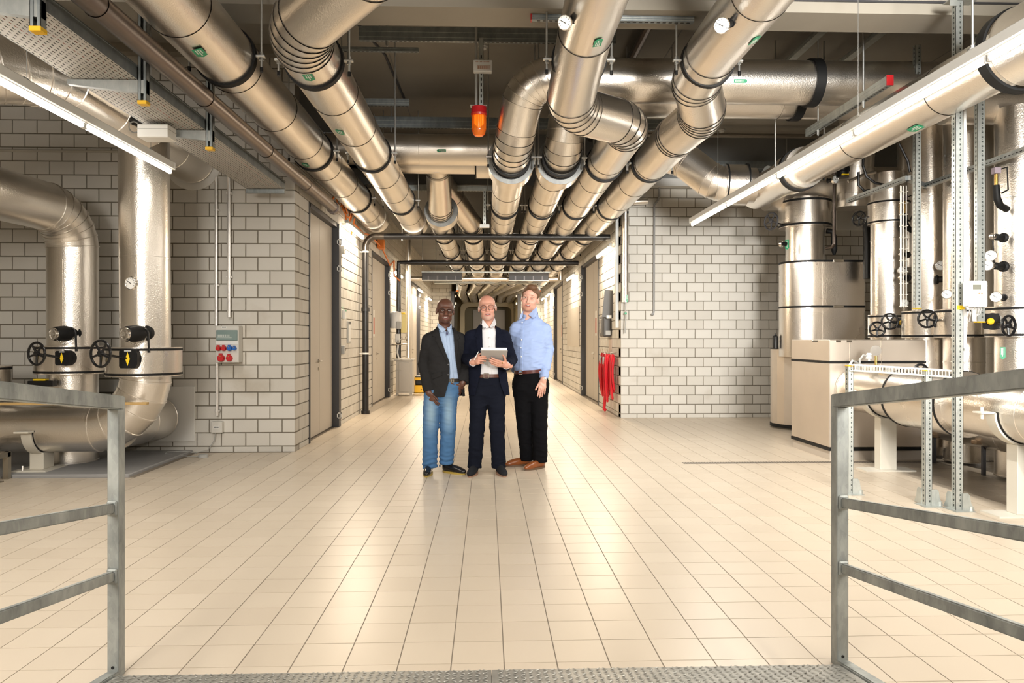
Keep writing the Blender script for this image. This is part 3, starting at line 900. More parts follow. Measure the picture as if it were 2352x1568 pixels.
def wall_light(label, side, y0, y1, z):
    x = XL + 0.12 if side < 0 else XR - 0.12
    o = empty('wall_strip_light', (x, y0, z), label, 'strip light')
    MB().cyl((x, y0, z), (x, y1, z), 0.028, 10).build('tube', TUBEW, o)
    m = MB().chbox(min(x, x-0.001*side)-0.03, x+0.03, y0-0.12, y1+0.12, z+0.028, z+0.075, 0.008)
    m.box(min(x, x+side*0.12), max(x, x+side*0.12), y0+0.1, y0+0.14, z+0.03, z+0.06); m.box(min(x, x+side*0.12), max(x, x+side*0.12), y1-0.14, y1-0.1, z+0.03, z+0.06)
    m.build('housing', GREY, o, smooth=False)
    area_light('wall_lamp', (x-side*-0.0, (y0+y1)/2, z-0.034), (0.04, y1-y0), 72, (1.0, 0.84, 0.64), (0, math.radians(28*side), 0))
    return o
for i, (a, b, z) in enumerate(((11.5, 12.85, 3.15), (17.4, 18.75, 2.96), (23.3, 24.6, 2.96), (27.2, 28.4, 2.9))):
    wall_light(f'{HN[i]} short strip light down the left corridor wall', -1, a, b, z)
for i, (a, b, z) in enumerate(((12.9, 14.3, 2.99), (18.3, 19.7, 2.98), (25.2, 26.5, 2.95), (28.0, 29.0, 2.95))):
    wall_light(f'{HN[i]} short strip light down the right corridor wall', 1, a, b, z)

# ================================================================== left-hand pipe group
H1 = pipe('silver pipe low at left, bending up into the tall riser by the socket panel',
          [(-7.3, 7.55, 0.445), ((-3.50, 7.55, 0.445), 0.56, 6), (-3.50, 7.50, 3.42)], 0.238, sect=1.15)
U = pipe('silver pipe high at left, from the wall to an elbow behind the strip light',
         [(-3.52, 8.74, 3.47), ((-3.48, 5.75, 3.46), 0.62, 5), ((-4.35, 5.15, 3.2), 0.5, 3), (-7.2, 4.5, 2.2)], 0.25, sect=0.75)
V1 = pipe('silver riser furthest left, its top elbow turning towards the camera',
          [(-4.52, 8.05, 0.03), ((-4.52, 8.05, 2.73), 0.43, 7), (-5.05, 5.4, 2.80)], 0.25, sect=1.2)
def jacket(parent, x, y, z0, z1, r, mat_=None):
    MB().lathe((x, y, z0), (0, 0, 1), [(0, 0.2), (0, r), (z1-z0, r), (z1-z0, 0.2)], 40, caps=False).build('valve_jacket', mat_ or FOILW, parent, angle=40)
    for z in (z0+0.022, z1-0.022):
        MB().ring((x, y, z), (0, 0, 1), r-0.002, r+0.004, 0.022, 40).build('seal_ring', RUBBER, parent, angle=40)
    MB().box(x-0.003, x+0.003, y-r-0.003, y-r+0.01, z0+0.03, z1-0.03).build('seam', FOILW, parent, smooth=False)
jacket(H1, -3.50, 7.51, 0.985, 1.275, 0.355)
jacket(V1, -4.52, 8.05, 0.985, 1.285, 0.365)
V0 = empty('pipe_stub', (-5.3, 7.7, 0.45), 'silver valve jacket with a black rim at the very left, behind the railing', 'pipe')
MB().cyl((-5.3, 7.7, 0.6), (-5.3, 7.7, 0.95), 0.24, 36).build('cladding_section', FOIL, V0, angle=40)
jacket(V0, -5.3, 7.7, 0.86, 1.075, 0.30)
W1s = pipe('short silver pipe passing through the white wall plate low on the left', [(-3.93, 8.74, 0.42), (-3.93, 7.8, 0.44)], 0.25, sect=0.5)
o = MB().chbox(-4.35, -3.50, YL-0.02, YL-0.002, 0.13, 0.79, 0.004).build('wall_plate', mat('plate_white', (0.80, 0.78, 0.73), 0.5), smooth=False)
tag(o, 'flat white plate on the left wall around the low pipe', 'wall plate')
o = MB().lathe((-3.52, YL-0.002, 3.47), (0, -1, 0), [(0, 0.33), (0.02, 0.33), (0.03, 0.26)], 36).build('wall_collar', mat('plate_white', (0, 0, 0)))
tag(o, 'round white collar where the high left pipe enters the wall', 'collar')
MB().box(-3.50-0.003+0.03, -3.50+0.003+0.03, 7.51-0.243, 7.51-0.2, 1.3, 2.2).build('seam', FOIL, H1, smooth=False)
MB().box(-4.52-0.003+0.03, -4.52+0.003+0.03, 8.05-0.255, 8.05-0.2, 1.3, 2.2).build('seam', FOIL, V1, smooth=False)
flow_label(H1, P(321, 519, 7.245), (0, 0, -1), (-0.12, -1, 0), 0.165, 0.07)
flow_label(V1, P(160, 700, 7.79), (0, 0, 1), (-0.1, -1, 0), 0.13, 0.07)
flow_label(V1, (-4.62, 7.03, 2.815), (0, -1, 0.02), (1, 0, 0.15), 0.12, 0.10)
gauge('dial gauge with chrome rim on the tall riser by the socket panel', P(326, 652, 7.27), (-0.5, -0.86, 0), 0.10, 0.066, face=(-0.30, -0.95, 0))
gauge('dial gauge with chrome rim on the furthest-left riser', P(160, 662, 7.80), (-0.5, -0.86, 0), 0.10, 0.066, face=(-0.25, -0.97, 0))

def gear_valve(label, gc, size, wheel_c, wheel_d, R, mark='diamond', face=(0, -1, 0)):
    gc = Vector(gc); f = Vector(face).normalized(); s = f.cross(Vector((0, 0, 1))).normalized()
    if s.x < 0: s = -s
    o = empty('gear_valve', gc, label, 'valve')
    k = size
    poly = [(-0.5, -0.42), (-0.42, -0.55), (0.42, -0.55), (0.55, -0.3), (0.55, 0.3), (0.45, 0.55), (-0.40, 0.55), (-0.5, 0.45)]
    up = Vector((0, 0, 1))
    m = MB().prism([(x*k, y*k) for x, y in poly], gc - f*0.03, s, up, 0.07) if s.cross(up).dot(f) > 0 else MB().prism([(x*k, y*k) for x, y in poly], gc + f*0.04, s, up, 0.07)
    m.lathe(gc - f*0.09, f, [(0, k*0.6), (0.06, k*0.6)], 24)
    m.build('gearbox', BLACK, o, angle=30)
    if mark == 'diamond':
        pl_ = [(0, -0.40*k), (0.13*k, 0), (0, 0.40*k), (-0.13*k, 0)]
        c0 = gc + f*0.041
        m = MB(); nrm = s.cross(up)
        m.prism(pl_, c0 if nrm.dot(f) > 0 else c0 + f*0.003, s, up, 0.003)
        m.build('position_mark', YELLOWB, o, smooth=False)
        MB().prism([(-0.2*k, 0.43*k), (0.2*k, 0.43*k), (0.2*k, 0.52*k), (-0.2*k, 0.52*k)], c0 if nrm.dot(f) > 0 else c0 + f*0.003, s, up, 0.002).build('name_plate', GREY, o, smooth=False)
    else:
        MB().lathe(gc + f*0.04, f, [(0, 0.03), (0.02, 0.03), (0.03, 0.018)], 16).build('position_knob', YELLOW, o)
    wc = Vector(wheel_c); d = Vector(wheel_d).normalized()
    MB().tube([gc, wc], 0.012, 8).build('shaft', BLACKG, o)
    handwheel(o, wc, d, R)
    return o
gear_valve('black handwheel valve with a yellow diamond on the riser by the socket panel', P(298, 824, 7.02), 0.165, P(231, 812, 6.72), (-0.38, -0.92, 0.0), 0.123)
gear_valve('black handwheel valve with a yellow diamond on the furthest-left riser', P(147, 822, 7.42), 0.135, P(84, 812, 7.18), (-0.34, -0.94, 0.0), 0.110)

def coupling(label, c, hose_x):
    """black capped drain coupling with a chrome cap on a chain"""
    c = Vector(c); d = Vector((-0.42, -0.88, -0.05)).normalized()
    o = empty('drain_coupling', c, label, 'coupling')
    MB().lathe(c - d*0.20, d, [(0, 0.055), (0.04, 0.075), (0.05, 0.075), (0.06, 0.06), (0.1, 0.07), (0.17, 0.083), (0.27, 0.075), (0.275, 0.06)], 24).build('body', RUBBER, o)
    MB().lathe(c + d*0.06, d, [(0, 0.062), (0.03, 0.066), (0.045, 0.062), (0.047, 0.048), (0.035, 0.046), (0.03, 0.025), (0.042, 0.02), (0.045, 0.0)], 24, caps=False).build('chrome_cap', CHROME, o)
    e = c - d*0.10 + Vector((0.10, -0.08, -0.02)); a = c + d*0.085 + Vector((0.02, 0, -0.055))
    m = MB()
    for k in range(16):
        t = k/15; p = a.lerp(e, t) + Vector((0, 0, -0.10*math.sin(math.pi*t)*0.7))
        m.torus(p, (0.3, 1, 0) if k % 2 else (0, 0.3, 1), 0.008, 0.0028, 8, 5)
    m.build('chain', CHROME, o)
    h = c - d*0.08 + Vector((0.115, -0.085, 0.0))
    MB().tube([h + Vector((-0.05, 0.03, 0.045)), h + Vector((-0.01, 0.0, 0.03)), h, h + Vector((0.006, 0, -0.14)), h + Vector((0.008, 0, -0.19))], [0.012, 0.013, 0.012, 0.010, 0.014], 8).build('lever', BLACK, o)
    return o
coupling('black drain coupling with chrome cap and chain on the riser by the socket panel', P(306, 766, 7.06), 336)
coupling('black drain coupling with chrome cap and chain on the furthest-left riser', P(142, 766, 7.6), 172)

# saddle under the low pipe
sd = empty('pipe_saddle', (-4.55, 7.55, 0.03), 'cream steel saddle foot carrying the low left pipe on the plinth', 'pipe support')
m = MB()
N_ = 24; vs = []
for i in range(N_+1):
    an = math.pi*(1.0 + i/N_)
    for r_, yy in ((0.245, -0.06), (0.262, -0.06), (0.262, 0.06), (0.245, 0.06)):
        pass
for i in range(N_+1):
    an = math.pi + math.pi*i/N_
    for rr, xx in ((0.244, -0.05), (0.262, -0.05), (0.262, 0.05), (0.244, 0.05)):
        vs.append((-4.55+xx, 7.55+rr*math.cos(an), 0.445+rr*math.sin(an)))
fs = []
for i in range(N_):
    for j in range(4):
        fs.append((i*4+j, i*4+(j+1) % 4, (i+1)*4+(j+1) % 4, (i+1)*4+j))
m.add(vs, fs); m.build('cradle', CREAM, sd, angle=40)
MB().box(-4.62, -4.48, 7.29-0.075, 7.305, 0.435, 0.45).build('lug', CREAM, sd, smooth=False)
MB().chbox(-4.62, -4.48, 7.46, 7.64, 0.042, 0.21, 0.004).build('post', CREAM, sd, smooth=False)
MB().box(-4.74, -4.40, 7.36, 7.74, 0.03, 0.042).build('base_plate', CREAM, sd, smooth=False)
MB().cyl((-4.66, 7.42, 0.04), (-4.66, 7.42, 0.085), 0.012, 8).build('bolt', CHROME, sd)
m = MB(); m.add([(-4.55+(xx*1.12), 7.55+(rr)*math.cos(math.pi+math.pi*i/N_), 0.445+rr*math.sin(math.pi+math.pi*i/N_)) for i in range(N_+1) for rr, xx in ((0.239, -0.05), (0.2445, -0.05), (0.2445, 0.05), (0.239, 0.05))], fs); m.build('rubber_liner', RUBBER, sd, angle=40)

o = MB().chbox(-5.2, -3.32, 7.16, 7.22, 0.715, 0.74, 0.004).build('cable_channel', mat('tan_channel', (0.50, 0.33, 0.13), 0.5), smooth=False)
tag(o, 'tan cable channel lying behind the left railing, above the low pipe', 'cable channel')
st = empty('floor_stand', (-4.75, 7.05, 0), 'small stainless floor stand with white conduits at the left edge', 'stand')
m = MB()
for x, y in ((-4.66, 6.98), (-4.66, 7.18), (-4.92, 6.98), (-4.92, 7.18)):
    m.bar((x, y, 0), (x, y, 0.26), 0.05, 0.05)
m.bar((-4.94, 6.98, 0.24), (-4.64, 6.98, 0.24), 0.05, 0.05); m.bar((-4.94, 7.18, 0.24), (-4.64, 7.18, 0.24), 0.05, 0.05); m.bar((-4.66, 6.96, 0.24), (-4.66, 7.2, 0.24), 0.05, 0.05)
m.build('frame', mat('stainless', (0.42, 0.38, 0.31), 0.35, 0.9), st, smooth=False)
MB().box(-4.73, -4.59, 6.92, 7.03, 0, 0.01).build('foot_plate', mat('stainless', (0,0,0)), st, smooth=False)
MB().tube([(-4.77, 7.05, 0.26), (-4.77, 7.05, 0.65), (-4.8, 7.08, 0.72), (-5.0, 7.1, 0.74)], 0.014, 8).build('conduit', WHITE, st)
o = empty('limit_switch', P(95, 874, 7.55), 'small black switch with a yellow top on the left pipework', 'switch')
c = P(95, 876, 7.55); MB().chbox(c.x-0.12, c.x+0.14, c.y-0.04, c.y+0.04, c.z-0.05, c.z+0.01, 0.005).build('body', BLACK, o, smooth=False)
MB().chbox(c.x-0.07, c.x+0.06, c.y-0.035, c.y+0.035, c.z+0.01, c.z+0.028, 0.004).build('cap', YELLOWB, o, smooth=False)

# ---------------------------------------------------------------- wall electrics on the left
yw = YL
def X_(px, zc): return P(px, 780, zc).x
def Z_(py, zc): return HCAM + (780-py)/FPX*zc
ep = empty('socket_panel', (-3.085, yw-0.07, 1.3), 'grey-white wall panel with breaker window and red and blue sockets', 'socket panel')
x0, x1 = X_(501, 8.62), X_(553, 8.62); zt, zb = Z_(748, 8.62), Z_(832, 8.62); yf = yw-0.15
MB().chbox(x0, x1, yf, yw-0.002, zb, zt, 0.008).build('housing', mat('panel_grey', (0.66, 0.64, 0.59), 0.4), ep, smooth=False)
w_ = x1-x0; h_ = zt-zb
win = MB().chbox(x0+0.05*w_, x1-0.04*w_, yf-0.014, yf, zt-0.40*h_, zt-0.12*h_, 0.004).build('breaker_window', mat('smoked_window', (0.22, 0.30, 0.29), 0.08, spec=0.6), ep, smooth=False)
m = MB()
for k in range(7): m.box(x0+0.12*w_+k*0.075*w_, x0+0.12*w_+k*0.075*w_+0.05*w_, yf-0.0155, yf-0.0135, zt-0.30*h_, zt-0.24*h_)
m.box(x0+0.10*w_, x0+0.72*w_, yf-0.0152, yf-0.0138, zt-0.335*h_, zt-0.32*h_)
m.build('breaker', mat('breaker_grey', (0.5, 0.55, 0.52), 0.5), win, smooth=False)
m = MB().box(x0+0.26*w_, x0+0.48*w_, yf-0.002, yf, zt-0.07*h_, zt-0.02*h_); m.build('name_plate', WHITE, ep, smooth=False)
m = MB()
for k in range(6): m.box(x0+(0.29+k*0.03)*w_, x0+(0.305+k*0.03)*w_, yf-0.003, yf-0.0015, zt-0.058*h_, zt-0.032*h_)
m.build('lettering', BLACK, ep, smooth=False)
MB().box(x0+0.01*w_, x1-0.01*w_, yf-0.004, yf, zt-0.50*h_, zt-0.42*h_).build('trim_strip', WHITE, ep, smooth=False)
def socket(cx, cz, r, m_):
    s = MB().lathe((cx, yf, cz), (0, -1, 0), [(0, r), (0.035, r*0.95), (0.045, r*0.8)], 18)
    s.chbox(cx-r*0.45, cx+r*0.45, yf-0.045, yf, cz+r*0.55, cz+r*1.35, 0.004)
    o = s.build('socket', m_, ep, angle=40)
    MB().box(cx-r*0.16, cx+r*0.16, yf-0.047, yf-0.04, cz+r*0.45, cz+r*0.75).build('latch', BRASS, o, smooth=False)
for fx, fz, r, m_ in ((0.15, 0.615, 0.030, RED), (0.38, 0.615, 0.030, RED), (0.63, 0.615, 0.031, BLUE), (0.84, 0.615, 0.024, BLUE), (0.26, 0.88, 0.043, RED), (0.62, 0.88, 0.037, RED)):
    socket(x0+fx*w_, zt-fz*h_, r, m_)
ALU = mat('conduit_aluminium', (0.78, 0.77, 0.75), 0.3, 0.7)
def conduit(label, pts, r, clips=(), m_=None):
    o = empty('conduit', pts[0], label, 'conduit', 'conduits')
    MB().tube(pts, r, 10).build('tube', m_ or ALU, o)
    for (x, y, z) in clips:
        m = MB().chbox(x-r-0.012, x+r+0.012, y-r-0.004, y+r+0.02, z-0.012, z+0.012, 0.003)
        m.build('clip', m_ or ALU, o, smooth=False)
    return o
xa, xb = X_(504, 8.74), X_(533, 8.74)
conduit('left of two aluminium conduits above the socket panel', [(xa, yw-0.05, Z_(412, 8.74)), (xa, yw-0.05, zt-0.002)], 0.017, clips=[(xa, yw-0.04, 2.9), (xa, yw-0.04, 2.0)])
conduit('right, taller of two aluminium conduits above the socket panel', [(xb, yw-0.05, Z_(335, 8.74)), (xb, yw-0.05, 1.62)], 0.021, clips=[(xb, yw-0.04, 3.1), (xb, yw-0.04, 2.1)])
conduit('aluminium conduit from the socket panel down to the junction box', [(xa+0.01, yw-0.05, zb+0.002), (xa+0.01, yw-0.05, 0.44)], 0.017, clips=[(xa+0.01, yw-0.04, 0.5)])
jb = empty('junction_box', (-3.2, yw-0.05, 0.3), 'small grey junction box low on the wall below the socket panel', 'junction box')
bx0, bx1, bz0, bz1 = X_(491, 8.7), X_(516, 8.7), Z_(992, 8.7), Z_(966, 8.7)
MB().chbox(bx0, bx1, yw-0.075, yw-0.002, bz0, bz1, 0.006).build('housing', mat('panel_grey', (0,0,0)), jb, smooth=False)
MB().box(bx0+0.03, bx1-0.03, yw-0.077, yw-0.0745, (bz0+bz1)/2-0.015, (bz0+bz1)/2+0.015).build('name_plate', WHITE, jb, smooth=False)
m = MB()
for k in range(5): m.box(bx0+0.04+k*0.011, bx0+0.046+k*0.011, yw-0.0785, yw-0.0765, (bz0+bz1)/2-0.008, (bz0+bz1)/2+0.008)
m.build('lettering', BLACK, jb, smooth=False)
cb = MB().tube([(-3.25, yw-0.04, bz0), (-3.26, yw-0.04, 0.15), (-3.33, yw-0.05, 0.04), (-3.45, yw-0.12, 0.01), (-3.55, yw-0.16, 0.038), (-3.75, yw-0.2, 0.036), (-3.72, yw-0.32, 0.036), (-3.45, yw-0.36, 0.01), (-3.3, yw-0.38, 0.01)], 0.005, 6).build('cable', GREY)
tag(cb, 'thin grey cable from the junction box to the floor', 'cable')
pk = empty('floor_sensor', (-3.26, yw-0.38, 0), 'round grey puck lying on the floor below the junction box', 'sensor')
MB().lathe((-3.26, yw-0.38, 0), (0, 0, 1), [(0, 0.055), (0.028, 0.055), (0.036, 0.045)], 18).build('housing', GREY, pk)
so = empty('wall_socket', P(4, 721, 8.75), 'white double wall socket at the left edge', 'socket')
c = P(4, 721, 8.75); MB().chbox(c.x-0.09, c.x+0.05, yw-0.03, yw-0.001, c.z-0.05, c.z+0.045, 0.004).build('housing', WHITE, so, smooth=False)
m = MB()
for dz in (-0.022, 0.02):
    m.lathe((c.x-0.0, yw-0.029, c.z+dz), (0, -1, 0), [(0, 0.014), (0.003, 0.014)], 12)
m.build('outlet', mat('panel_grey', (0,0,0)), so)
conduit('thin pale conduit running flat along the upper left wall', [(-7.4, yw-0.012, Z_(355, 8.78)), (-4.3, yw-0.012, Z_(355, 8.78))], 0.016, m_=mat('pale_conduit', (0.5, 0.47, 0.4), 0.6))

# ---------------------------------------------------------------- perforated cable tray, top left
ct = empty('cable_tray', (-2.54, 8.4, 3.1), 'perforated cable tray hanging over the upper left', 'cable tray')
TX0, TX1, TZ, TY0, TY1 = -2.76, -2.33, HCAM+1.735, 1.2, 8.42
m = MB(); ncol = 16; pw = (TX1-TX0)/ncol; pl_ = 0.05
nrow = int((TY1-TY0)/pl_)
vs = []; fs = []
for i in range(ncol):
    sh = pl_/2 if i % 2 else 0
    for j in range(-1, nrow):
        a0, a1 = max(TY0+j*pl_+sh, TY0), min(TY0+(j+1)*pl_+sh, TY1)
        if a1-a0 < 0.01: continue
        b0, b1 = TX0+i*pw, TX0+(i+1)*pw
        k = len(vs)
        if a1-a0 < pl_*0.9:
            vs += [(b0,a0,TZ),(b1,a0,TZ),(b1,a1,TZ),(b0,a1,TZ)]; fs.append((k,k+1,k+2,k+3)); continue
        c0, c1 = b0+pw*0.38, b1-pw*0.38; e0, e1 = a0+pl_*0.22, a1-pl_*0.22
        vs += [(b0,a0,TZ),(b1,a0,TZ),(b1,a1,TZ),(b0,a1,TZ),(c0,e0,TZ),(c1,e0,TZ),(c1,e1,TZ),(c0,e1,TZ)]
        fs += [(k,k+1,k+5,k+4),(k+1,k+2,k+6,k+5),(k+2,k+3,k+7,k+6),(k+3,k,k+4,k+7)]
m.add(vs, fs); m.build('pierced_floor', mat('tray_zinc', (0.50, 0.47, 0.42), 0.5, 0.5, var=(4, (0.42, 0.40, 0.36), 0.3)), ct, smooth=False)
for x in (TX0, TX1):
    m = MB().box(x-0.0015, x+0.0015, TY0, TY1, TZ-0.001, TZ+0.085); m.box(x-0.006, x+0.006, TY0, TY1, TZ+0.082, TZ+0.09)
    m.build('side_rail', GALVD, ct, smooth=False)
m = MB(); rnd = random.Random(5)
for k in range(15):
    x = TX0+0.03+k*0.026
    m.cur = 1 if k in (4, 9, 12) else 0
    m.tube([(x+rnd.uniform(-0.01, 0.01), y, TZ+0.014+rnd.uniform(0, 0.01)) for y in np.linspace(TY0, TY1-0.1, 9)], 0.011, 6)
m.build('cable_bundle', [BLACK, mat('red_cable', (0.35, 0.05, 0.03), 0.5)], ct)
MB().chbox(TX0-0.01, TX1+0.0, TY1-0.03, TY1+0.02, TZ-0.05, TZ-0.003, 0.003).build('end_bracket', GALVD, ct, smooth=False)
def tray_hanger(label, y):
    o = empty('tray_hanger', (-2.29, y, 4.8), label, 'tray hanger')
    m = MB(); x0, x1 = -2.325, -2.27
    ztop = CEIL if not (5.8 < y < 6.3) else 4.04
    m.box(x0, x1, y+0.022, y+0.025, 2.94, ztop); m.box(x0, x0+0.003, y-0.025, y+0.025, 2.94, ztop); m.box(x1-0.003, x1, y-0.025, y+0.025, 2.94, ztop)
    m.box(x0, x0+0.018, y-0.025, y-0.022, 2.94, ztop); m.box(x1-0.018, x1, y-0.025, y-0.022, 2.94, ztop)
    m.build('post', GALVD, o, smooth=False)
    a = MB()
    a.add([(TX0-0.03, y-0.02, TZ-0.004), (x1, y-0.02, TZ-0.004), (x1, y+0.02, TZ-0.004), (TX0-0.03, y+0.02, TZ-0.004),
           (TX0-0.03, y-0.02, TZ-0.035), (x1, y-0.02, TZ-0.095), (x1, y+0.02, TZ-0.095), (TX0-0.03, y+0.02, TZ-0.035)],
          [(0,1,2,3),(7,6,5,4),(0,4,5,1),(1,5,6,2),(2,6,7,3),(3,7,4,0)])
    a.build('arm', mat_galv('arm_zinc', (0.33, 0.36, 0.36), (0.48, 0.50, 0.49)) if 'arm_zinc' not in MATS else MATS['arm_zinc'], o, smooth=False)
    MB().chbox(x0-0.003, x1+0.003, y-0.03, y+0.03, 2.92, 2.945, 0.003).build('end_cap', YELLOW, o, smooth=False)
tray_hanger('cable tray hanger at the top left corner, yellow end cap', 3.78)
tray_hanger('cable tray hanger with yellow cap left of the thick ceiling pipe', 4.92)
tray_hanger('cable tray hanger with yellow cap beside the white junction box', 6.08)
wb = empty('ceiling_junction_box', (-2.62, 5.95, 2.95), 'white rectangular junction box under the cable tray', 'junction box')
MB().chbox(-2.77, -2.53, 5.82, 5.98, 2.955, 3.06, 0.006).build('housing', WHITE, wb, smooth=False)
MB().box(-2.772, -2.528, 5.818, 5.982, 3.02, 3.024).build('lid_joint', GREY, wb, smooth=False)
sn = empty('cable_sensor', P(315, 285, 6.3), 'black pipe sensor with a looped grey cable under the cable tray', 'sensor')
c = P(308, 276, 6.3); MB().lathe(c, (0.8, -0.4, -0.35), [(0, 0.045), (0.09, 0.045), (0.12, 0.05), (0.18, 0.05)], 14).build('body', BLACK, sn)
c2 = P(308, 292, 6.15); MB().torus(c2, (0.1, 1, 0.2), 0.045, 0.006, 20, 6).build('cable_loop', GREY, sn)

# ---------------------------------------------------------------- ceiling channels, beacon and small fittings
def channel(label, p0, p1, w=0.045, h=0.08, m_=None, slots=True, endcap=None, rods=()):
    o = empty('mounting_channel', p0, label, 'mounting channel', 'mounting channels')
    p0 = Vector(p0); p1 = Vector(p1); d = (p1-p0).normalized(); up = Vector((0, 0, 1))
    MB().bar(p0, p1, w, h).build('profile', m_ or GALVD, o, smooth=False)
    m = MB(); s = d.cross(up).normalized()
    for q in (-1, 1):
        for zz in (-h*0.25, h*0.12):
            m.bar(p0 + s*q*(w/2+0.001) + up*zz, p1 + s*q*(w/2+0.001) + up*zz, 0.004, 0.005)
    m.build('groove_lip', GALVB, o, smooth=False)
    if slots:
        m = MB(); L = (p1-p0).length; t = 0.03
        while t < L-0.03:
            c = p0 + d*t - up*(h/2+0.0006)
            m.bar(c, c + d*0.028, w*0.3, 0.0012); t += 0.05
        mm = m.build('slots', BLACK, o, smooth=False); tag(mm, kind='stuff')
    if endcap: MB().bar(p1, p1 + d*0.012, w+0.006, h+0.006).build('end_cap', endcap, o, smooth=False)
    for (r_, zt_) in rods:
        q = p0 + d*r_
        m = MB().cyl(q + up*h*0.5 - up*h - up*0.06, Vector((q.x, q.y, zt_)), 0.0085, 8); m.cyl(q - up*(h/2+0.05), q - up*(h/2+0.0), 0.015, 6)
        m.build('rod', ROD, o)
    return o
channel('double mounting channel right across the ceiling behind the beacon', (-1.38, 7.85, CAMZ(3.30)), (1.40, 7.85, CAMZ(3.30)), 0.045, 0.15, rods=[(0.3, CEIL), (2.4, CEIL)])
channel('mounting channel across the ceiling above the green-labelled cross pipe', (-1.9, 10.6, CAMZ(3.17)), (2.6, 10.6, CAMZ(3.17)), 0.045, 0.16, rods=[(0.5, CEIL), (4.0, CEIL)])
channel('short mounting channel left of the beacon with one hanging rod', (-1.75, 8.25, CAMZ(3.29)), (-0.78, 8.25, CAMZ(3.29)), 0.045, 0.045, rods=[(0.1, CEIL)])
channel('very short mounting channel under the slab, left of the beacon rod', (-1.6, 9.5, CAMZ(3.10)), (-1.02, 9.5, CAMZ(3.10)), 0.045, 0.09)
channel('red-capped mounting channel above the right-hand light', (3.60, 8.0, CAMZ(2.32)), (3.60, 6.35, CAMZ(2.32)), 0.055, 0.085, m_=GALVB, endcap=RED, rods=[(0.25, CEIL), (1.2, CEIL)])
channel('ceiling channel pair right, inner one, above the upper cross pipe', (3.55, 9.8, CAMZ(3.28)), (3.55, 6.25, CAMZ(3.28)), 0.09, 0.05, m_=GALVB, slots=False)
channel('ceiling channel pair right, outer one, above the upper cross pipe', (4.2, 9.8, CAMZ(3.28)), (4.2, 6.25, CAMZ(3.28)), 0.09, 0.05, m_=GALVB, slots=False)
channel('red-ended channel bolted under the concrete beam above the beacon pipes', (1.72, 5.98, CAMZ(2.665)), (0.37, 5.98, CAMZ(2.665)), 0.05, 0.045, endcap=RED)
channel('mounting channel at the corridor mouth below the lintel', (-1.9, 12.2, CAMZ(2.55)), (0.6, 12.2, CAMZ(2.55)), 0.045, 0.09, m_=GALVB, rods=[(0.5, 3.98), (2.0, 3.98)])
channel('mounting channel along the top of the right-hand wall', (2.6, 12.15, CAMZ(2.95)), (6.0, 12.15, CAMZ(2.95)), 0.045, 0.16, rods=[(0.5, CEIL), (2.5, CEIL)])

bc = empty('warning_beacon', (-0.09, 7.75, 3.6), 'orange warning beacon with red cap hanging from a strut', 'beacon')
bp_ = P(1100, 262, 7.75)
GL = mat('amber_glass', (1.0, 0.26, 0.02), 0.12, trans=0.55)
MB().lathe(bp_ + Vector((0, 0, 0.0)), (0, 0, 1), [(-0.02, 0.083), (0.0, 0.088), (0.012, 0.082), (0.07, 0.082), (0.075, 0.078)], 24).build('red_cap', RED, bc)
m = MB().lathe(bp_, (0, 0, -1), [(0.0, 0.080), (0.012, 0.086), (0.02, 0.078), (0.17, 0.076), (0.21, 0.066), (0.235, 0.045), (0.245, 0.0)], 26, caps=False)
for k in range(26):
    an = 2*math.pi*k/26
    m.bar((bp_.x+0.078*math.cos(an), bp_.y+0.078*math.sin(an), bp_.z-0.025), (bp_.x+0.076*math.cos(an), bp_.y+0.076*math.sin(an), bp_.z-0.165), 0.004, 0.004)
m.build('lens', GL, bc)
MB().lathe(bp_, (0, 0, -1), [(0.0, 0.035), (0.1, 0.035), (0.13, 0.02), (0.15, 0.0)], 12, caps=False).build('bulb', mat('bulb_amber', (1, 0.45, 0.1), 0.3, emit=((1.0, 0.35, 0.05), 1.5)), bc)
bx, by, bz = bp_.x, bp_.y, bp_.z
m = MB().box(bx+0.0, bx+0.05, by-0.02, by-0.016, bz+0.07, 4.58); m.box(bx, bx+0.003, by-0.02, by+0.02, bz+0.07, 4.58); m.box(bx+0.047, bx+0.05, by-0.02, by+0.02, bz+0.07, 4.58)
m.box(bx-0.09, bx+0.085, by-0.06, by+0.03, bz+0.075, bz+0.08)
m.build('strut', GALVB, bc, smooth=False)
m = MB()
for k in range(9): m.box(bx+0.018, bx+0.032, by-0.0215, by-0.0195, bz+0.11+k*0.06, bz+0.145+k*0.06)
m.build('slots', BLACK, bc, smooth=False)
MB().tube([(bx-0.03, by, bz+0.08), (bx-0.03, by, 4.7)], 0.014, 8).build('conduit', GREY, bc)
lb = empty('sign_box', (bx+0.03, by-0.06, 4.25), 'white label box fixed to the beacon strut', 'sign box')
q0, q1 = P(1087, 166, 7.68), P(1131, 139, 7.68)
MB().chbox(q0.x, q1.x, by-0.1, by-0.022, q0.z, q1.z, 0.008).build('housing', WHITE, lb, smooth=False)
MB().box(q0.x+0.04, q1.x-0.02, by-0.102, by-0.0995, q0.z+0.02, q0.z+0.065).build('window', mat('sign_window', (0.62, 0.5, 0.42), 0.2), lb, smooth=False)
m = MB()
for k in range(5): m.box(q0.x+0.05+k*0.022, q0.x+0.062+k*0.022, by-0.1035, by-0.1015, q0.z+0.028, q0.z+0.055)
for k in range(12): m.box(q0.x+0.02+k*0.013, q0.x+0.027+k*0.013, by-0.1015, by-0.0995, q1.z-0.028, q1.z-0.018)
m.build('lettering', mat('label_print', (0.45, 0.25, 0.18), 0.5), lb, smooth=False)
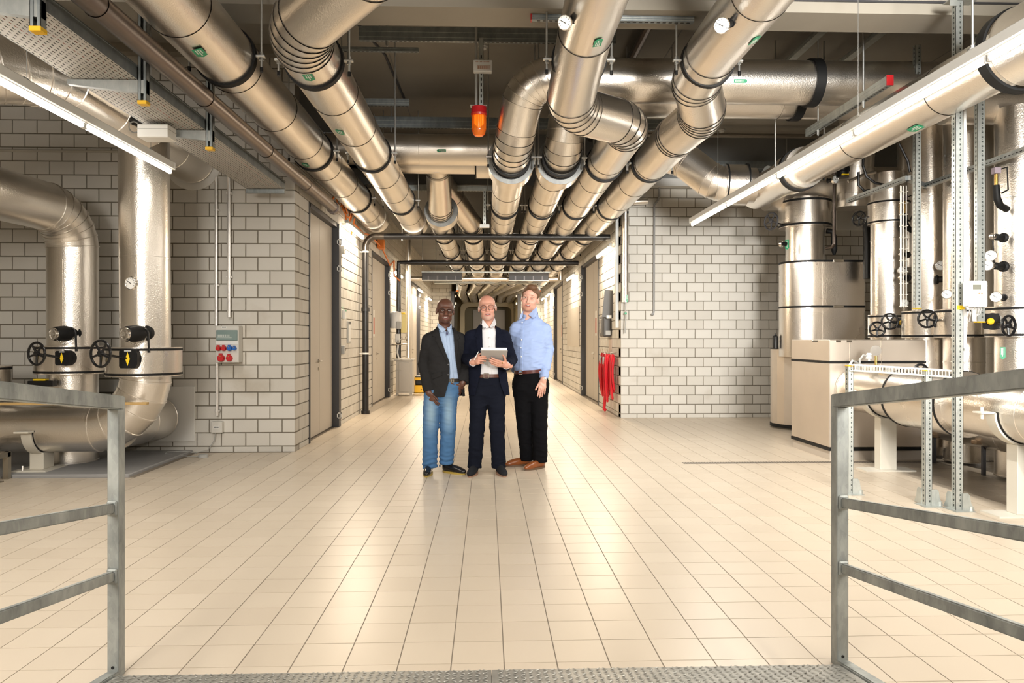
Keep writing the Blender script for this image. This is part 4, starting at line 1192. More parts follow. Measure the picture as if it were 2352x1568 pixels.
for nm, x, y in (('smoke detector on the slab left of the beacon strut', -0.05, 8.6), ('smoke detector under the slab near the right-hand wall', 3.9, 11.9)):
    sdn = empty('smoke_detector', (x, y, CEIL), nm, 'smoke detector')
    MB().lathe((x, y, CEIL), (0, 0, -1), [(0, 0.055), (0.02, 0.055), (0.022, 0.045), (0.045, 0.04), (0.05, 0.02)], 18).build('housing', WHITE, sdn)
# slotted strut with a small box hanging in the corridor mouth
ss = empty('hanging_strut', P(1112, 430, 11.9), 'white slotted strut hanging in the corridor mouth with a small box', 'strut')
q = P(1113, 432, 11.9); q1 = P(1116, 520, 11.9)
MB().box(q.x-0.02, q.x+0.02, q.y-0.02, q.y-0.015, q1.z, q.z).build('profile', GALVB, ss, smooth=False)
m = MB()
for k in range(9): m.box(q.x-0.006, q.x+0.006, q.y-0.022, q.y-0.0145, q1.z+0.03+k*0.065, q1.z+0.06+k*0.065)
m.build('slots', BLACK, ss, smooth=False)
MB().chbox(q.x-0.08, q.x+0.08, q.y-0.07, q.y-0.02, q1.z-0.03, q1.z+0.03, 0.005).build('box', WHITE, ss, smooth=False)
# ceiling conduits seen under the slab
conduit('dark conduit running diagonally on the slab left of the beacon', [(-1.6, 7.2, CEIL-0.012), (-1.25, 8.9, CEIL-0.012), (-1.2, 10.5, CEIL-0.012)], 0.016, m_=DARKST)
conduit('dark pipe along the slab between the two right-hand ceiling runs', [(1.75, 6.3, CEIL-0.1), (1.75, 12.2, CEIL-0.1)], 0.05, m_=mat('dull_jacket', (0,0,0)))
conduit('sprinkler pipe across the back under the slab on the right', [(2.4, 11.7, CEIL-0.16), (6.6, 11.7, CEIL-0.16)], 0.035, m_=mat('sprinkler', (0.30, 0.27, 0.23), 0.4, 0.6), clips=[(3.9, 11.7, CEIL-0.16)])
# ================================================================== right-hand pipe group
R1 = pipe('large silver pipe slanting behind the right-hand strip light', [(3.66, 1.5, CAMZ(1.99)), (3.66, 9.75, CAMZ(1.99))], 0.205, sect=1.3)
MB().lathe((3.66, 4.78, CAMZ(1.99)), (0, -1, 0), [(0, 0.2), (0, 0.272), (0.012, 0.278), (0.03, 0.272), (3.2, 0.272), (3.2, 0.2)], 44, caps=False).build('wide_jacket', FOIL, R1, angle=40)
MB().lathe((3.66, 8.62, CAMZ(1.99)), (0, -1, 0), [(0, 0.2), (0, 0.235), (0.42, 0.235), (0.42, 0.2)], 44, caps=False).build('valve_jacket', FOIL, R1, angle=40)
for i, y in enumerate((4.85, 8.35)):
    hanger(f'{HN[i]} black ring hanger from the camera on the slanting right pipe', 3.66, y, CAMZ(1.99), 0.275 if i == 0 else 0.235, BEAMB if i == 0 else CEIL, w=0.08)
S1 = pipe('silver S-shaped pipe under the ceiling right of the corridor', [(2.30, 9.75, CAMZ(2.52)), ((2.62, 9.6, CAMZ(2.42)), 0.4, 4), ((3.0, 9.4, CAMZ(2.04)), 0.4, 4), (3.5, 9.35, CAMZ(2.02))], 0.225, sect=1.0)
MB().lathe((3.10, 9.385, CAMZ(2.035)), (1, -0.1, -0.04), [(0, 0.2), (0, 0.262), (0.30, 0.262), (0.30, 0.2)], 36, caps=False).build('valve_jacket', FOIL, S1, angle=40)
for t in (0.02, 0.28):
    MB().ring((3.10+t, 9.385-0.1*t, CAMZ(2.035)), (1, -0.1, -0.04), 0.25, 0.268, 0.02, 36).build('seal_ring', RUBBER, S1, angle=40)
HD = pipe('broad dull header pipe high across the back right, above the filter tank', [(4.2, 10.75, CAMZ(2.28)), (8.2, 10.75, CAMZ(2.28))], 0.33, mat_=FOIL, sect=1.2)
flow_label(R1, (3.62, 6.0, CAMZ(1.787)), (0, 1, 0), (-0.2, 0, -1), 0.16, 0.08)

# filter tank with its stepped jackets
Wt = empty('filter_tank', (4.75, 10.8, 0), 'tall stepped silver filter tank in front of the right wall', 'tank')
tx, ty = P(1847, 700, 10.8).x, 10.62
def zz(py, zc=10.6): return HCAM + (780-py)/FPX*zc
MB().cyl((tx, ty, zz(600)), (tx, ty, CAMZ(2.1)), 0.272, 36).build('neck', FOILW, Wt, angle=40)
MB().lathe((tx, ty, zz(520)), (0, 0, 1), [(0, 0.2), (0, 0.37), (zz(457)-zz(520), 0.37), (zz(457)-zz(520), 0.2)], 40, caps=False).build('neck_jacket', FOILW, Wt, angle=40)
for py in (516, 461):
    MB().ring((tx, ty, zz(py)), (0, 0, 1), 0.368, 0.375, 0.03, 40).build('seal_ring', RUBBER, Wt, angle=40)
def obround(mb, cx, cy, r, xr, z0, z1, n=20):
    pts = [(cx + r*math.cos(a), cy + r*math.sin(a)) for a in np.linspace(math.pi/2, 3*math.pi/2, n)] + [(xr-0.03, cy-r), (xr, cy-r+0.03), (xr, cy+r)]
    k = len(pts)
    return mb.add([(x, y, z0) for x, y in pts] + [(x, y, z1) for x, y in pts], [tuple(range(k))[::-1], tuple(range(k, 2*k))] + [(i, (i+1) % k, k+(i+1) % k, k+i) for i in range(k)])
xr_ = P(2001, 700, 10.3).x
obround(MB(), tx+0.0, ty, 0.365, xr_, zz(705), zz(600)).build('upper_jacket', FOILW, Wt, angle=30)
obround(MB(), tx+0.0, ty, 0.365, xr_, 1.1, zz(705)-0.004).build('lower_jacket', FOILW, Wt, angle=30)
for py in (602, 705):
    obround(MB(), tx, ty, 0.369, xr_+0.003, zz(py)-0.014, zz(py)+0.014).build('seal_strip', RUBBER, Wt, angle=30)
    MB().chbox(tx+0.25, tx+0.40, ty-0.385, ty-0.36, zz(py)-0.02, zz(py)+0.02, 0.005).build('toggle_latch', CHROME, Wt, smooth=False)
MB().box(tx+0.10, tx+0.106, ty-0.369, ty-0.36, 1.2, zz(602)).build('seam', FOILW, Wt, smooth=False)
obx = P(1768, 900, 11.2).x
MB().lathe((obx+0.42, 10.95, 0.06), (0, 0, 1), [(0, 0.42), (zz(800, 11)-0.06, 0.42)], 20).build('base_drum', BOXMET, Wt, angle=15)
MB().ring((obx+0.42, 10.95, 0.05), (0, 0, 1), 0.3, 0.43, 0.05, 30).build('seal_strip', RUBBER, Wt, angle=40)
MB().ring((obx+0.42, 10.95, zz(800, 11)), (0, 0, 1), 0.3, 0.425, 0.02, 30).build('seal_strip', RUBBER, Wt, angle=40)
MB().lathe((obx+0.42, 10.95, 0.0), (0, 0, 1), [(0, 0.38), (0.05, 0.38)], 30).build('foot_ring', CONCB, Wt)
o = empty('black_canister', P(1781, 790, 10.95), 'small black canister standing on the tank base drum', 'canister')
q = P(1781, 798, 10.85); MB().lathe((q.x, q.y, zz(800, 11)), (0, 0, 1), [(0, 0.042), (0.18, 0.042), (0.19, 0.035), (0.2, 0.012), (0.225, 0.012)], 14).build('body', BLACK, o)
hw = empty('wall_handwheel', P(1771, 508, 10.6), 'small grey handwheel left of the filter tank neck', 'handwheel')
q = P(1771, 508, 10.45); MB().cyl(q, (tx-0.33, ty, q.z), 0.012, 8).build('shaft', BLACK, hw)
handwheel(hw, q, (-0.9, -0.42, 0), 0.122, 0.012, 5, name='wheel', m_=DARKST)
gauge('small steel gauge left of the filter tank neck', P(1805, 560, 10.35), (-1, -0.2, 0), 0.06, 0.05, face=(-0.8, 0.6, 0))
bp2 = MB().tube([(tx+0.28, ty-0.1, zz(528)), (tx+0.36, ty-0.12, zz(530)), (tx+0.385, ty-0.12, zz(545)), (tx+0.385, ty-0.12, zz(572)), (tx+0.385, ty-0.12, zz(584))], [0.04, 0.04, 0.042, 0.045, 0.018], 12).build('bypass_bend', RUBBER)
tag(bp2, 'black rubber elbow beside the filter tank neck', 'pipe bend')
conduit('thin grey steel pipe dropping beside the filter tank neck', [P(1916, 385, 10.2), P(1916, 560, 10.2), P(1911, 568, 10.25), P(1898, 570, 10.35)], 0.022, m_=mat('dull_jacket', (0,0,0)))
flow_label(Wt, P(1808, 562, 10.36), (0, 0, -1), (-0.8, -0.6, 0), 0.14, 0.06)

# pump housing box in front
bxh = empty('pump_housing', (4.2, 8.5, 0), 'large flat-sided silver housing on the floor in front of the tank', 'housing')
BX0, BX1, BY0, BY1, BZT = 3.83, 4.95, 7.97, 8.98, 1.352
MB().chbox(BX0, BX1, BY0, BY1, 0.14, 1.09, 0.008).build('lower_panel', BOXMET, bxh, smooth=False)
MB().chbox(BX0, BX1, BY0, BY1, 1.105, BZT, 0.008).build('upper_panel', BOXMET, bxh, smooth=False)
MB().box(BX0-0.002, BX1+0.002, BY0-0.002, BY1+0.002, 1.088, 1.108).build('seal_strip', RUBBER, bxh, smooth=False)
MB().box(BX0-0.003, BX1+0.003, BY0-0.003, BY1+0.003, 0.105, 0.14).build('seal_strip', RUBBER, bxh, smooth=False)
MB().box(BX0+0.01, BX1-0.01, BY0+0.01, BY1-0.01, 0.0, 0.106).build('plinth', mat('housing_foot', (0.55, 0.49, 0.42), 0.6), bxh, smooth=False)
for x in (4.06, 4.42):
    MB().box(x, x+0.006, BY0-0.006, BY0+0.01, 0.0, BZT-0.01).build('corner_bead', FOILW, bxh, smooth=False)
MB().chbox(4.02, 4.11, BY0-0.02, BY0, 0.74, 0.765, 0.004).build('toggle_latch', CHROME, bxh, smooth=False)
for px in (1880, 1935, 1960):
    MB().chbox(P(px, 780, 8).x-0.03, P(px, 780, 8).x+0.03, BY0-0.014, BY0, BZT-0.03, BZT-0.008, 0.003).build('toggle_latch', CHROME, bxh, smooth=False)
MB().lathe((5.05, 8.35, 0.14), (0, 0, 1), [(0, 0.40), (BZT-0.14, 0.40)], 30).build('round_end', FOILW, bxh, angle=40)

# tall risers in a row behind the struts
def riser(label, x, y, r, z0, z1, jackets=(), name='riser_pipe', labels=()):
    p_ = pipe(label, [(x, y, z0), (x, y, z1)], r, mat_=FOILW, sect=0.95, name=name)
    for (a, b, rr) in jackets: jacket(p_, x, y, a, b, rr)
    return p_
def RX(px, zc): return P(px, 780, zc)
q2 = RX(2041, 9.4); q3 = RX(2135, 8.5); q4 = RX(2214, 7.9); q5 = RX(2338, 7.0)
def zr(py, zc): return HCAM + (780-py)/FPX*zc
r2 = riser('silver riser just right of the filter tank, with a jacket near its top', q2.x, q2.y, 0.215, 0.03, zr(400, 9.4), [(zr(510, 9.2), zr(457, 9.2), 0.25), (zr(775, 9.2), zr(722, 9.2), 0.245)])
r3 = riser('silver riser behind the handwheels, third from the right edge', q3.x, q3.y, 0.185, 1.4, 4.3, [])
MB().lathe((q3.x-0.02, q3.y, 0.03), (0, 0, 1), [(0, 0.24), (1.36, 0.24)], 36).build('lower_section', FOILW, r3, angle=40)
jacket(r3, q3.x-0.02, q3.y, zr(776, 8.3), zr(713, 8.3), 0.275)
r4 = riser('silver riser hidden behind the tall perforated strut', q4.x, q4.y, 0.20, 0.03, 4.3, [(zr(775, 7.7), zr(709, 7.7), 0.285)])
r5 = riser('silver riser at the right edge with several black stubs', q5.x, q5.y, 0.195, 0.03, zr(250, 7.0), [(zr(774, 6.8), zr(702, 6.8), 0.275)])
HD2 = pipe('silver pipe at the upper right edge joining the last riser', [(q5.x-0.62, 7.0, zr(226, 7.0)), (q5.x+2.0, 6.9, zr(226, 7.0))], 0.20, sect=0.8)
rb = pipe('ribbed silver bend high behind the right-hand risers', [(q2.x+0.05, 10.2, CAMZ(1.9)), (q2.x+0.05, 10.15, CAMZ(2.6)), (q2.x+0.05, 10.12, CAMZ(3.3))], 0.24, sect=0.16)
rb2 = pipe('second ribbed silver bend, between the middle risers', [(q3.x+0.75, 9.9, CAMZ(1.0)), (q3.x+0.75, 9.9, CAMZ(3.3))], 0.2, sect=0.2)
rb3 = pipe('dim silver riser between the strut and the right-edge riser', [(6.15, 8.9, 0.03), (6.15, 8.9, 4.6)], 0.24, sect=1.3)
flow_label(r3, P(2092, 798, 8.22), (0, 0, -1), (-0.3, -0.95, 0), 0.12, 0.045)
flow_label(r5, P(2303, 811, 6.77), (0, 0, -1), (-0.5, -0.87, 0), 0.115, 0.045)

def stub(label, base, d, L, r=0.03, tip=None, hose=None):
    base = Vector(base); d = Vector(d).normalized()
    o = empty('sensor_stub', base, label, 'sensor')
    MB().lathe(base, d, [(0, r*1.5), (0.02, r*1.5), (0.03, r), (L, r)], 16).build('sleeve', RUBBER, o)
    MB().lathe(base + d*L, d, [(0, r*0.7), (0.03, r*0.7), (0.035, r*0.9), (0.06, r*0.9), (0.065, r*0.5)], 14).build('fitting', CHROME, o)
    if hose: MB().tube(hose, 0.006, 8).build('cable', BLACK, o)
    return o
# stubs, gauges and handwheel valves on the risers (left-pointing)
L_ = (-0.9, -0.43, 0)
stub('black sensor stub highest on the right-edge riser', P(2306, 546, 6.83), L_, 0.14, hose=[P(2280, 552, 6.75), P(2282, 575, 6.75), P(2277, 600, 6.8), P(2270, 612, 6.85)])
gauge('pressure gauge in mid-height beside the perforated strut', P(2296, 612, 6.83), L_, 0.20, 0.05, face=(-0.55, -0.83, 0))
g1 = gauge('white pressure gauge standing left of the right-edge riser', P(2277, 602, 6.75), (-0.2, -0.1, 1), 0.06, 0.052, face=(-0.55, -0.83, 0))
stub('thick black stub below the white pressure gauge on the right-edge riser', P(2306, 612, 6.83), L_, 0.16, 0.034)
gauge('dial gauge just above the jacket of the right-edge riser', P(2306, 683, 6.83), L_, 0.13, 0.05, face=(-0.6, -0.8, 0))
gauge('white pressure gauge on the third riser from the right edge', P(2164, 612, 8.25), (-0.7, -0.7, 0.1), 0.06, 0.058, face=(-0.5, -0.86, 0))
stub('black stub with brass tap on the third riser from the right', P(2150, 642, 8.28), (0.75, -0.65, 0), 0.09, 0.035)
gauge('small white dial peeping out left of the perforated strut', P(2182, 676, 7.75), (-0.9, -0.43, 0), 0.06, 0.05, face=(-0.5, -0.86, 0))
stub('black sensor stub upper right on the riser next to the tank', P(2086, 585, 9.0), L_, 0.10, 0.026, hose=[P(2074, 592, 8.95), P(2072, 610, 8.95), P(2078, 617, 8.95), P(2086, 617, 8.9)])
gauge('white dial gauge on the riser next to the tank', P(2068, 622, 9.1), (-0.3, -0.95, 0), 0.08, 0.05, face=(-0.45, -0.9, 0))
stub('black stub under the dial gauge of the riser next to the tank', P(2086, 638, 9.0), L_, 0.10, 0.03)
gauge('lowest small dial gauge on the riser next to the tank', P(2082, 696, 8.9), L_, 0.04, 0.048, face=(-0.5, -0.86, 0))
bend1 = MB().tube([P(2288, 425, 6.75), P(2290, 455, 6.75), P(2297, 472, 6.77), P(2312, 480, 6.83)], [0.028, 0.032, 0.032, 0.032], 12).build('rubber_bend', RUBBER); tag(bend1, 'black rubber bend high on the right-edge riser', 'pipe bend')
bend2 = MB().tube([P(2078, 490, 9.1), P(2078, 510, 9.1), P(2084, 522, 9.1), P(2094, 530, 9.12)], [0.03, 0.036, 0.036, 0.03], 12).build('rubber_bend', RUBBER); tag(bend2, 'black rubber bend beside the upper jacket next to the tank', 'pipe bend')
for lab, a, b in (('brass thermostat tip above the high rubber bend at the right edge', (2288, 400), (2288, 426)), ('brass thermostat tip beside the upper jacket next to the tank', (2078, 462), (2078, 490))):
    o = empty('thermostat', P(*a, 6.7 if a[0] > 2200 else 9.05), lab, 'thermostat')
    zc_ = 6.75 if a[0] > 2200 else 9.1
    MB().cyl(P(*a, zc_), P(*b, zc_), 0.016, 10).build('pocket', BRASS, o)
    c = P(a[0], a[1]-8, zc_); MB().chbox(c.x-0.03, c.x+0.03, c.y-0.03, c.y+0.03, c.z-0.03, c.z+0.03, 0.005).build('head', mat('mauve_head', (0.32, 0.26, 0.30), 0.5), o, smooth=False)
    MB().tube([c, c + Vector((0.09, -0.02, 0.03)), c + Vector((0.10, -0.02, -0.18)), P(b[0]+12, b[1]+18, zc_)], 0.008, 8).build('cable', BLACK, o)
gear_valve('handwheel valve with yellow knob at the right edge', P(2278, 738, 6.62), 0.13, P(2317, 748, 6.45), (0.35, -0.94, 0), 0.088, mark='knob', face=(-0.7, -0.7, 0))
gear_valve('handwheel valve with yellow knob on the third riser from the right', P(2160, 737, 7.95), 0.13, P(2130, 732, 7.85), (-0.25, -0.97, 0), 0.092, mark='knob', face=(-0.6, -0.8, 0))
gear_valve('handwheel valve with yellow knob on the riser next to the tank', P(2072, 741, 8.85), 0.115, P(2044, 738, 8.75), (-0.25, -0.97, 0), 0.092, mark='knob', face=(-0.6, -0.8, 0))
hw2 = empty('loose_handwheel', P(2015, 756, 8.9), 'black handwheel peeping out behind the tank jacket corner', 'handwheel')
MB().cyl(P(2015, 756, 8.9), P(2018, 756, 9.2), 0.012, 8).build('shaft', BLACK, hw2); handwheel(hw2, P(2015, 756, 8.9), (-0.25, -0.97, 0), 0.088, name='wheel')
hw3 = empty('loose_handwheel', P(2115, 850, 7.4), 'black handwheel behind the low cable ladder', 'handwheel')
MB().cyl(P(2115, 852, 7.4), P(2120, 852, 7.9), 0.012, 8).build('shaft', BLACK, hw3); handwheel(hw3, P(2115, 852, 7.4), (-0.2, -0.97, 0), 0.068, name='wheel')
hw4 = empty('loose_handwheel', P(1973, 502, 9.0), 'dark handwheel left of the upper jacket next to the tank', 'handwheel')
MB().cyl(P(1973, 502, 9.0), P(1995, 498, 9.2), 0.012, 8).build('shaft', BLACK, hw4); handwheel(hw4, P(1973, 502, 9.0), (-0.85, -0.5, 0), 0.085, name='wheel')
pwp = P(1985, 490, 12.3); o = MB().chbox(pwp.x-0.33, pwp.x+0.5, YR-0.02, YR-0.002, zr(522, 12.3), zr(456, 12.3), 0.004).build('wall_plate', mat('plate_white', (0,0,0))); tag(o, 'white plate on the right wall behind the tank', 'wall plate')
o = MB().lathe((pwp.x+0.33, YR-0.005, zr(487, 12.3)), (0, -1, 0), [(0, 0.30), (0.12, 0.30), (0.3, 0.27)], 30).build('wall_pipe_end', mat('pipe_end_grey', (0.45, 0.44, 0.42), 0.4, 0.4), angle=40); tag(o, 'grey pipe end in the white plate on the right wall', 'pipe')
for k, px in enumerate((1992, 2001)):
    o = MB().tube([P(px, 498, 10.2), P(px-2, 520, 10.2), P(px, 545, 10.2), P(px, 640, 10.2)], 0.05, 12).build('insulated_hose', BLACK)
    tag(o, ('left' if k == 0 else 'right') + ' black insulated hose between the tank and the first riser', 'hose')
# actuator cluster under the header
ac = empty('valve_actuator', P(1935, 392, 9.3), 'black valve actuator with a yellow mark under the slanting pipe', 'actuator')
c = P(1935, 390, 9.3)
MB().lathe(c + Vector((0, 0, 0.03)), (0, 0, -1), [(0, 0.09), (0.05, 0.09), (0.055, 0.075), (0.13, 0.075)], 20).build('body', BLACK, ac)
MB().chbox(c.x-0.045, c.x+0.045, c.y-0.085, c.y-0.06, c.z-0.085, c.z-0.065, 0.003).build('position_mark', YELLOWB, ac, smooth=False)
MB().tube([c + Vector((0.05, -0.05, -0.16)), c + Vector((0.28, -0.05, -0.06)), c + Vector((0.42, -0.02, -0.03))], 0.02, 8).build('arm', mat('stainless', (0,0,0)), ac)
gauge('small round gauge under the slanting pipe', P(1900, 415, 9.4), (0.7, -0.7, 0), 0.08, 0.055, face=(0.4, -0.9, 0))
for k, pts in enumerate(([(1985, 330), (1982, 380), (1990, 405), (2010, 420), (2035, 425)], [(2065, 330), (2085, 370), (2090, 395)], [(1972, 395), (1972, 425), (1985, 438), (1997, 436)])):
    o = MB().tube([P(*p, 8.6) for p in pts], 0.015, 8).build('hanging_cable', BLACK)
    tag(o, ['black cable sagging from the header onto the bracket channel', 'black cable hanging beside the ribbed bend', 'short black cable loop left of the bracket channel'][k], 'cable')

# perforated struts
def strut(label, x, y, z0, z1, w=0.062, foot=False, cap=None, yaw=0.0, d=0.05, head=False):
    o = empty('perforated_strut', (x, y, z0), label, 'strut')
    m = MB()
    m.box(x-w/2, x-w/2+0.003, y-d/2, y+d/2, z0, z1); m.box(x-w/2, x+w/2, y-d/2, y-d/2+0.003, z0, z1); m.box(x+w/2-0.003, x+w/2, y-d/2, y+d/2, z0, z1)
    m.build('profile', GALVB, o, smooth=False)
    m = MB(); z = z0+0.03
    while z < z1-0.03:
        m.box(x+w*0.02, x+w*0.22, y-d/2-0.001, y-d/2+0.004, z, z+0.016); m.box(x+w*0.10, x+w*0.15, y-d/2-0.001, y-d/2+0.004, z+0.024, z+0.031)
        m.box(x-w/2-0.001, x-w/2+0.004, y-0.008, y+0.006, z, z+0.018); m.box(x-w/2-0.001, x-w/2+0.004, y-0.003, y+0.003, z+0.026, z+0.031)
        z += 0.042
    mm = m.build('slots', mat('slot_dark', (0.05, 0.06, 0.055), 0.7), o, smooth=False); tag(mm, kind='stuff')
    if foot:
        m = MB().box(x-0.07, x+0.09, y-0.09, y+0.07, z0-0.0, z0+0.006)
        m.prism([(0.0, 0), (0.10, 0), (0.07, 0.05), (0.06, 0.11), (0.045, 0.13), (0.0, 0.13)], (x+w/2-0.012, y-d/2-0.004, z0+0.006), (1, 0, 0), (0, 0, 1), 0.006)
        m.prism([(0.0, 0), (0.10, 0), (0.07, 0.05), (0.06, 0.11), (0.045, 0.13), (0.0, 0.13)], (x-w/2-0.003, y+d/2, z0+0.006), (0, 1, 0), (0, 0, 1), 0.006)
        m.cyl((x+w/2+0.06, y-0.03, z0), (x+w/2+0.06, y-0.03, z0+0.035), 0.016, 6)
        m.build('foot_bracket', GALVB, o, smooth=False)
    if head:
        m = MB().box(x-0.09, x+0.13, y-0.05, y+0.05, z1-0.002, z1+0.004); m.box(x-0.09, x-0.03, y-0.045, y-0.04, z1-0.05, z1)
        m.build('head_plate', GALVB, o, smooth=False)
    if cap: MB().chbox(x-w/2-0.004, x+w/2+0.004, y-d/2-0.004, y+d/2+0.004, (z1 if cap == 'top' else z0-0.012), (z1+0.012 if cap == 'top' else z0), 0.003).build('end_cap', YELLOW, o, smooth=False)
    return o
sx1 = P(2199, 1165, 5.74); strut('tall perforated strut from floor to beam on the right', sx1.x, sx1.y, 0, 4.03, foot=True, head=True)
MB().box(sx1.x-0.02, sx1.x+0.04, sx1.y-0.03, sx1.y-0.026, 1.59, 1.62).build('tape_mark', YELLOWB, bpy.data.objects['perforated_strut'], smooth=False)
sx2 = P(2129, 1145, 5.9); strut('short perforated strut with a yellow cap holding the cable ladder', sx2.x, sx2.y, 0, zr(852, 5.9), foot=True, cap='top', w=0.058)
sx3 = P(1951, 900, 6.35); strut('short perforated strut at the far end of the cable ladder, behind the railing corner', sx3.x, sx3.y, 0, zr(841, 6.35), foot=True, cap='top', w=0.05)
sx4 = P(2250, 740, 6.6); strut('hanging perforated strut behind the wire ladder, ending above the riser jackets', sx4.x, sx4.y, zr(738, 6.6), 4.3, cap='bottom', w=0.07)
sx5 = P(2106, 700, 7.5); strut('hanging perforated strut left of the middle riser', sx5.x, sx5.y, zr(707, 7.5), 4.4, cap='bottom', w=0.06)
def wire_ladder(label, x0, x1, y, z0, z1, step=0.06, horizontal=None):
    o = empty('wire_tray', (x0, y, z0), label, 'wire cable tray')
    m = MB(); W = CREAMW
    n = 4
    for k in range(n):
        x = x0 + (x1-x0)*k/(n-1)
        m.tube([(x, y + (0.03 if k in (0, n-1) else 0.05), z0), (x, y + (0.03 if k in (0, n-1) else 0.05), z1)], 0.0045, 6)
    m.build('long_wire', W, o)
    m = MB(); z = z0+0.01
    while z < z1:
        m.tube([(x0, y, z), (x0, y+0.05, z), (x1, y+0.05, z), (x1, y, z)], 0.0042, 6); z += step*2
    tag(m.build('cross_wire', W, o), kind='stuff')
    return o
wl = wire_ladder('upright wire cable tray beside the tall perforated strut', P(2212, 500, 5.85).x, P(2238, 500, 5.85).x, 5.82, zr(835, 5.85), zr(170, 5.85), 0.05)
MB().tube([P(2216, 800, 5.88), P(2216, 170, 5.88)], 0.012, 10).build('cable', WHITE, wl)
for py in (275, 535, 802):
    MB().chbox(P(2210, 0, 5.8).x, P(2240, 0, 5.8).x, 5.79, 5.815, zr(py+4, 5.85), zr(py-4, 5.85), 0.003).build('clamp_bar', GALVB, wl, smooth=False)
wl2 = wire_ladder('narrow upright wire cable tray on the hanging strut left of the middle riser', P(2084, 500, 7.45).x, P(2098, 500, 7.45).x, 7.40, zr(704, 7.45), zr(420, 7.45), 0.06)
# energy meter
em = empty('energy_meter', P(2232, 676, 5.7), 'white heat meter box with display and two red keys on the strut', 'meter')
a, b = P(2208, 706, 5.66), P(2253, 647, 5.66)
MB().chbox(a.x, b.x, a.y-0.09, a.y-0.01, a.z, b.z, 0.010).build('housing', WHITE, em, smooth=False)
yf2 = a.y-0.09; W_ = b.x-a.x; H_ = b.z-a.z
MB().box(a.x+0.20*W_, a.x+0.62*W_, yf2-0.002, yf2, b.z-0.33*H_, b.z-0.14*H_).build('display', mat('lcd', (0.16, 0.16, 0.13), 0.15), em, smooth=False)
for k in (0.52, 0.66): MB().lathe((a.x+k*W_, yf2, b.z-0.48*H_), (0, -1, 0), [(0, 0.007), (0.004, 0.006)], 12).build('key', mat('key_red', (0.8, 0.18, 0.10), 0.4), em)
MB().lathe((a.x+0.60*W_, yf2, b.z-0.76*H_), (0, -1, 0), [(0, 0.018), (0.002, 0.018), (0.002, 0.014)], 18, caps=True).build('dial', GREY, em)
m = MB(); rnd = random.Random(2)
for k in range(7):
    m.box(a.x+0.78*W_, a.x+(0.86+rnd.uniform(0, 0.1))*W_, yf2-0.0015, yf2, b.z-(0.2+k*0.1)*H_, b.z-(0.17+k*0.1)*H_)
    m.box(a.x+0.20*W_, a.x+(0.30+rnd.uniform(0, 0.08))*W_, yf2-0.0015, yf2, b.z-(0.42+k*0.075)*H_, b.z-(0.40+k*0.075)*H_)
m.build('lettering', GREY, em, smooth=False)
m = MB()
for k in range(9):
    x = a.x + (0.2+0.08*k)*W_
    m.tube([(x, a.y-0.05, a.z), (x+rnd.uniform(-0.02, 0.02), a.y-0.04, a.z-0.05), (a.x+0.55*W_+rnd.uniform(-0.03, 0.03), a.y-0.01, a.z-0.11)], 0.004, 5)
m.build('wiring', mat('grey_wire', (0.35, 0.34, 0.33), 0.5), em)
o = MB().chbox(P(2234, 0, 5.6).x, P(2242, 0, 5.6).x, P(2238, 740, 5.6).y, P(2238, 740, 5.6).y+0.004, zr(737, 5.6), zr(711, 5.6), 0.001).build('paper_tag', WHITE, smooth=False)
tag(o, 'white paper tag hanging below the heat meter', 'tag')
# bracket channels
def bracket_run(label, pts, h=0.05):
    o = empty('bracket_channel', pts[0], label, 'mounting channel')
    for a_, b_ in zip(pts[:-1], pts[1:]):
        MB().bar(a_, b_, 0.055, h).build('profile', MATS['arm_zinc'], o, smooth=False)
        d = (Vector(b_)-Vector(a_)); L = d.length; d.normalize(); m = MB(); t = 0.06
        while t < L-0.08:
            s = d.cross(Vector((0, 0, 1))).normalized(); s = s if s.x < 0 else -s
            c = Vector(a_) + d*t + s*0.028 + Vector((0, 0, -0.008))
            m.bar(c, c + d*0.03, 0.0016, 0.008); t += 0.05
        if m.v:
            mm = m.build('slots', BLACK, o, smooth=False); tag(mm, kind='stuff')
    return o
zb_ = CAMZ(1.70)
bracket_run('galvanised bracket channel with a jog beside the hanging strut', [(4.42, 8.7, zb_), (4.42, 7.45, zb_), (4.84, 7.85, zb_), (4.80, 5.4, zb_)])
# small fitments on tank front: white tap and gauge on the cable ladder
tp = empty('vent_valve', P(1995, 820, 7.5), 'small white vent valve with looped hose before the housing', 'valve')
c = P(1996, 820, 7.6); MB().lathe(c + Vector((0, 0, -0.04)), (0, 0, 1), [(0, 0.014), (0.02, 0.014), (0.025, 0.034), (0.045, 0.034), (0.05, 0.022), (0.065, 0.03), (0.085, 0.02)], 14).build('body', WHITE, tp)
MB().tube([c, P(1983, 815, 7.6), P(1975, 826, 7.6), P(1974, 842, 7.6), P(1968, 832, 7.55), P(1958, 828, 7.5), P(1950, 840, 7.5)], 0.012, 8).build('hose', GREY, tp)
gp = empty('vent_gauge', P(2012, 805, 7.5), 'steel gauge seen from behind, on a tap before the housing', 'gauge')
c = P(2012, 805, 7.6); MB().lathe(c, (0.5, 0.85, 0), [(-0.03, 0.054), (0.03, 0.054), (0.034, 0.045)], 22).build('case', CHROME, gp)
MB().cyl(c + Vector((0, 0, -0.05)), P(2012, 842, 7.6), 0.013, 10).build('stem', BRASS, gp)
MB().cyl(P(1975, 843, 7.65), P(2045, 846, 7.6), 0.018, 10).build('manifold', mat('stainless', (0,0,0)), gp)

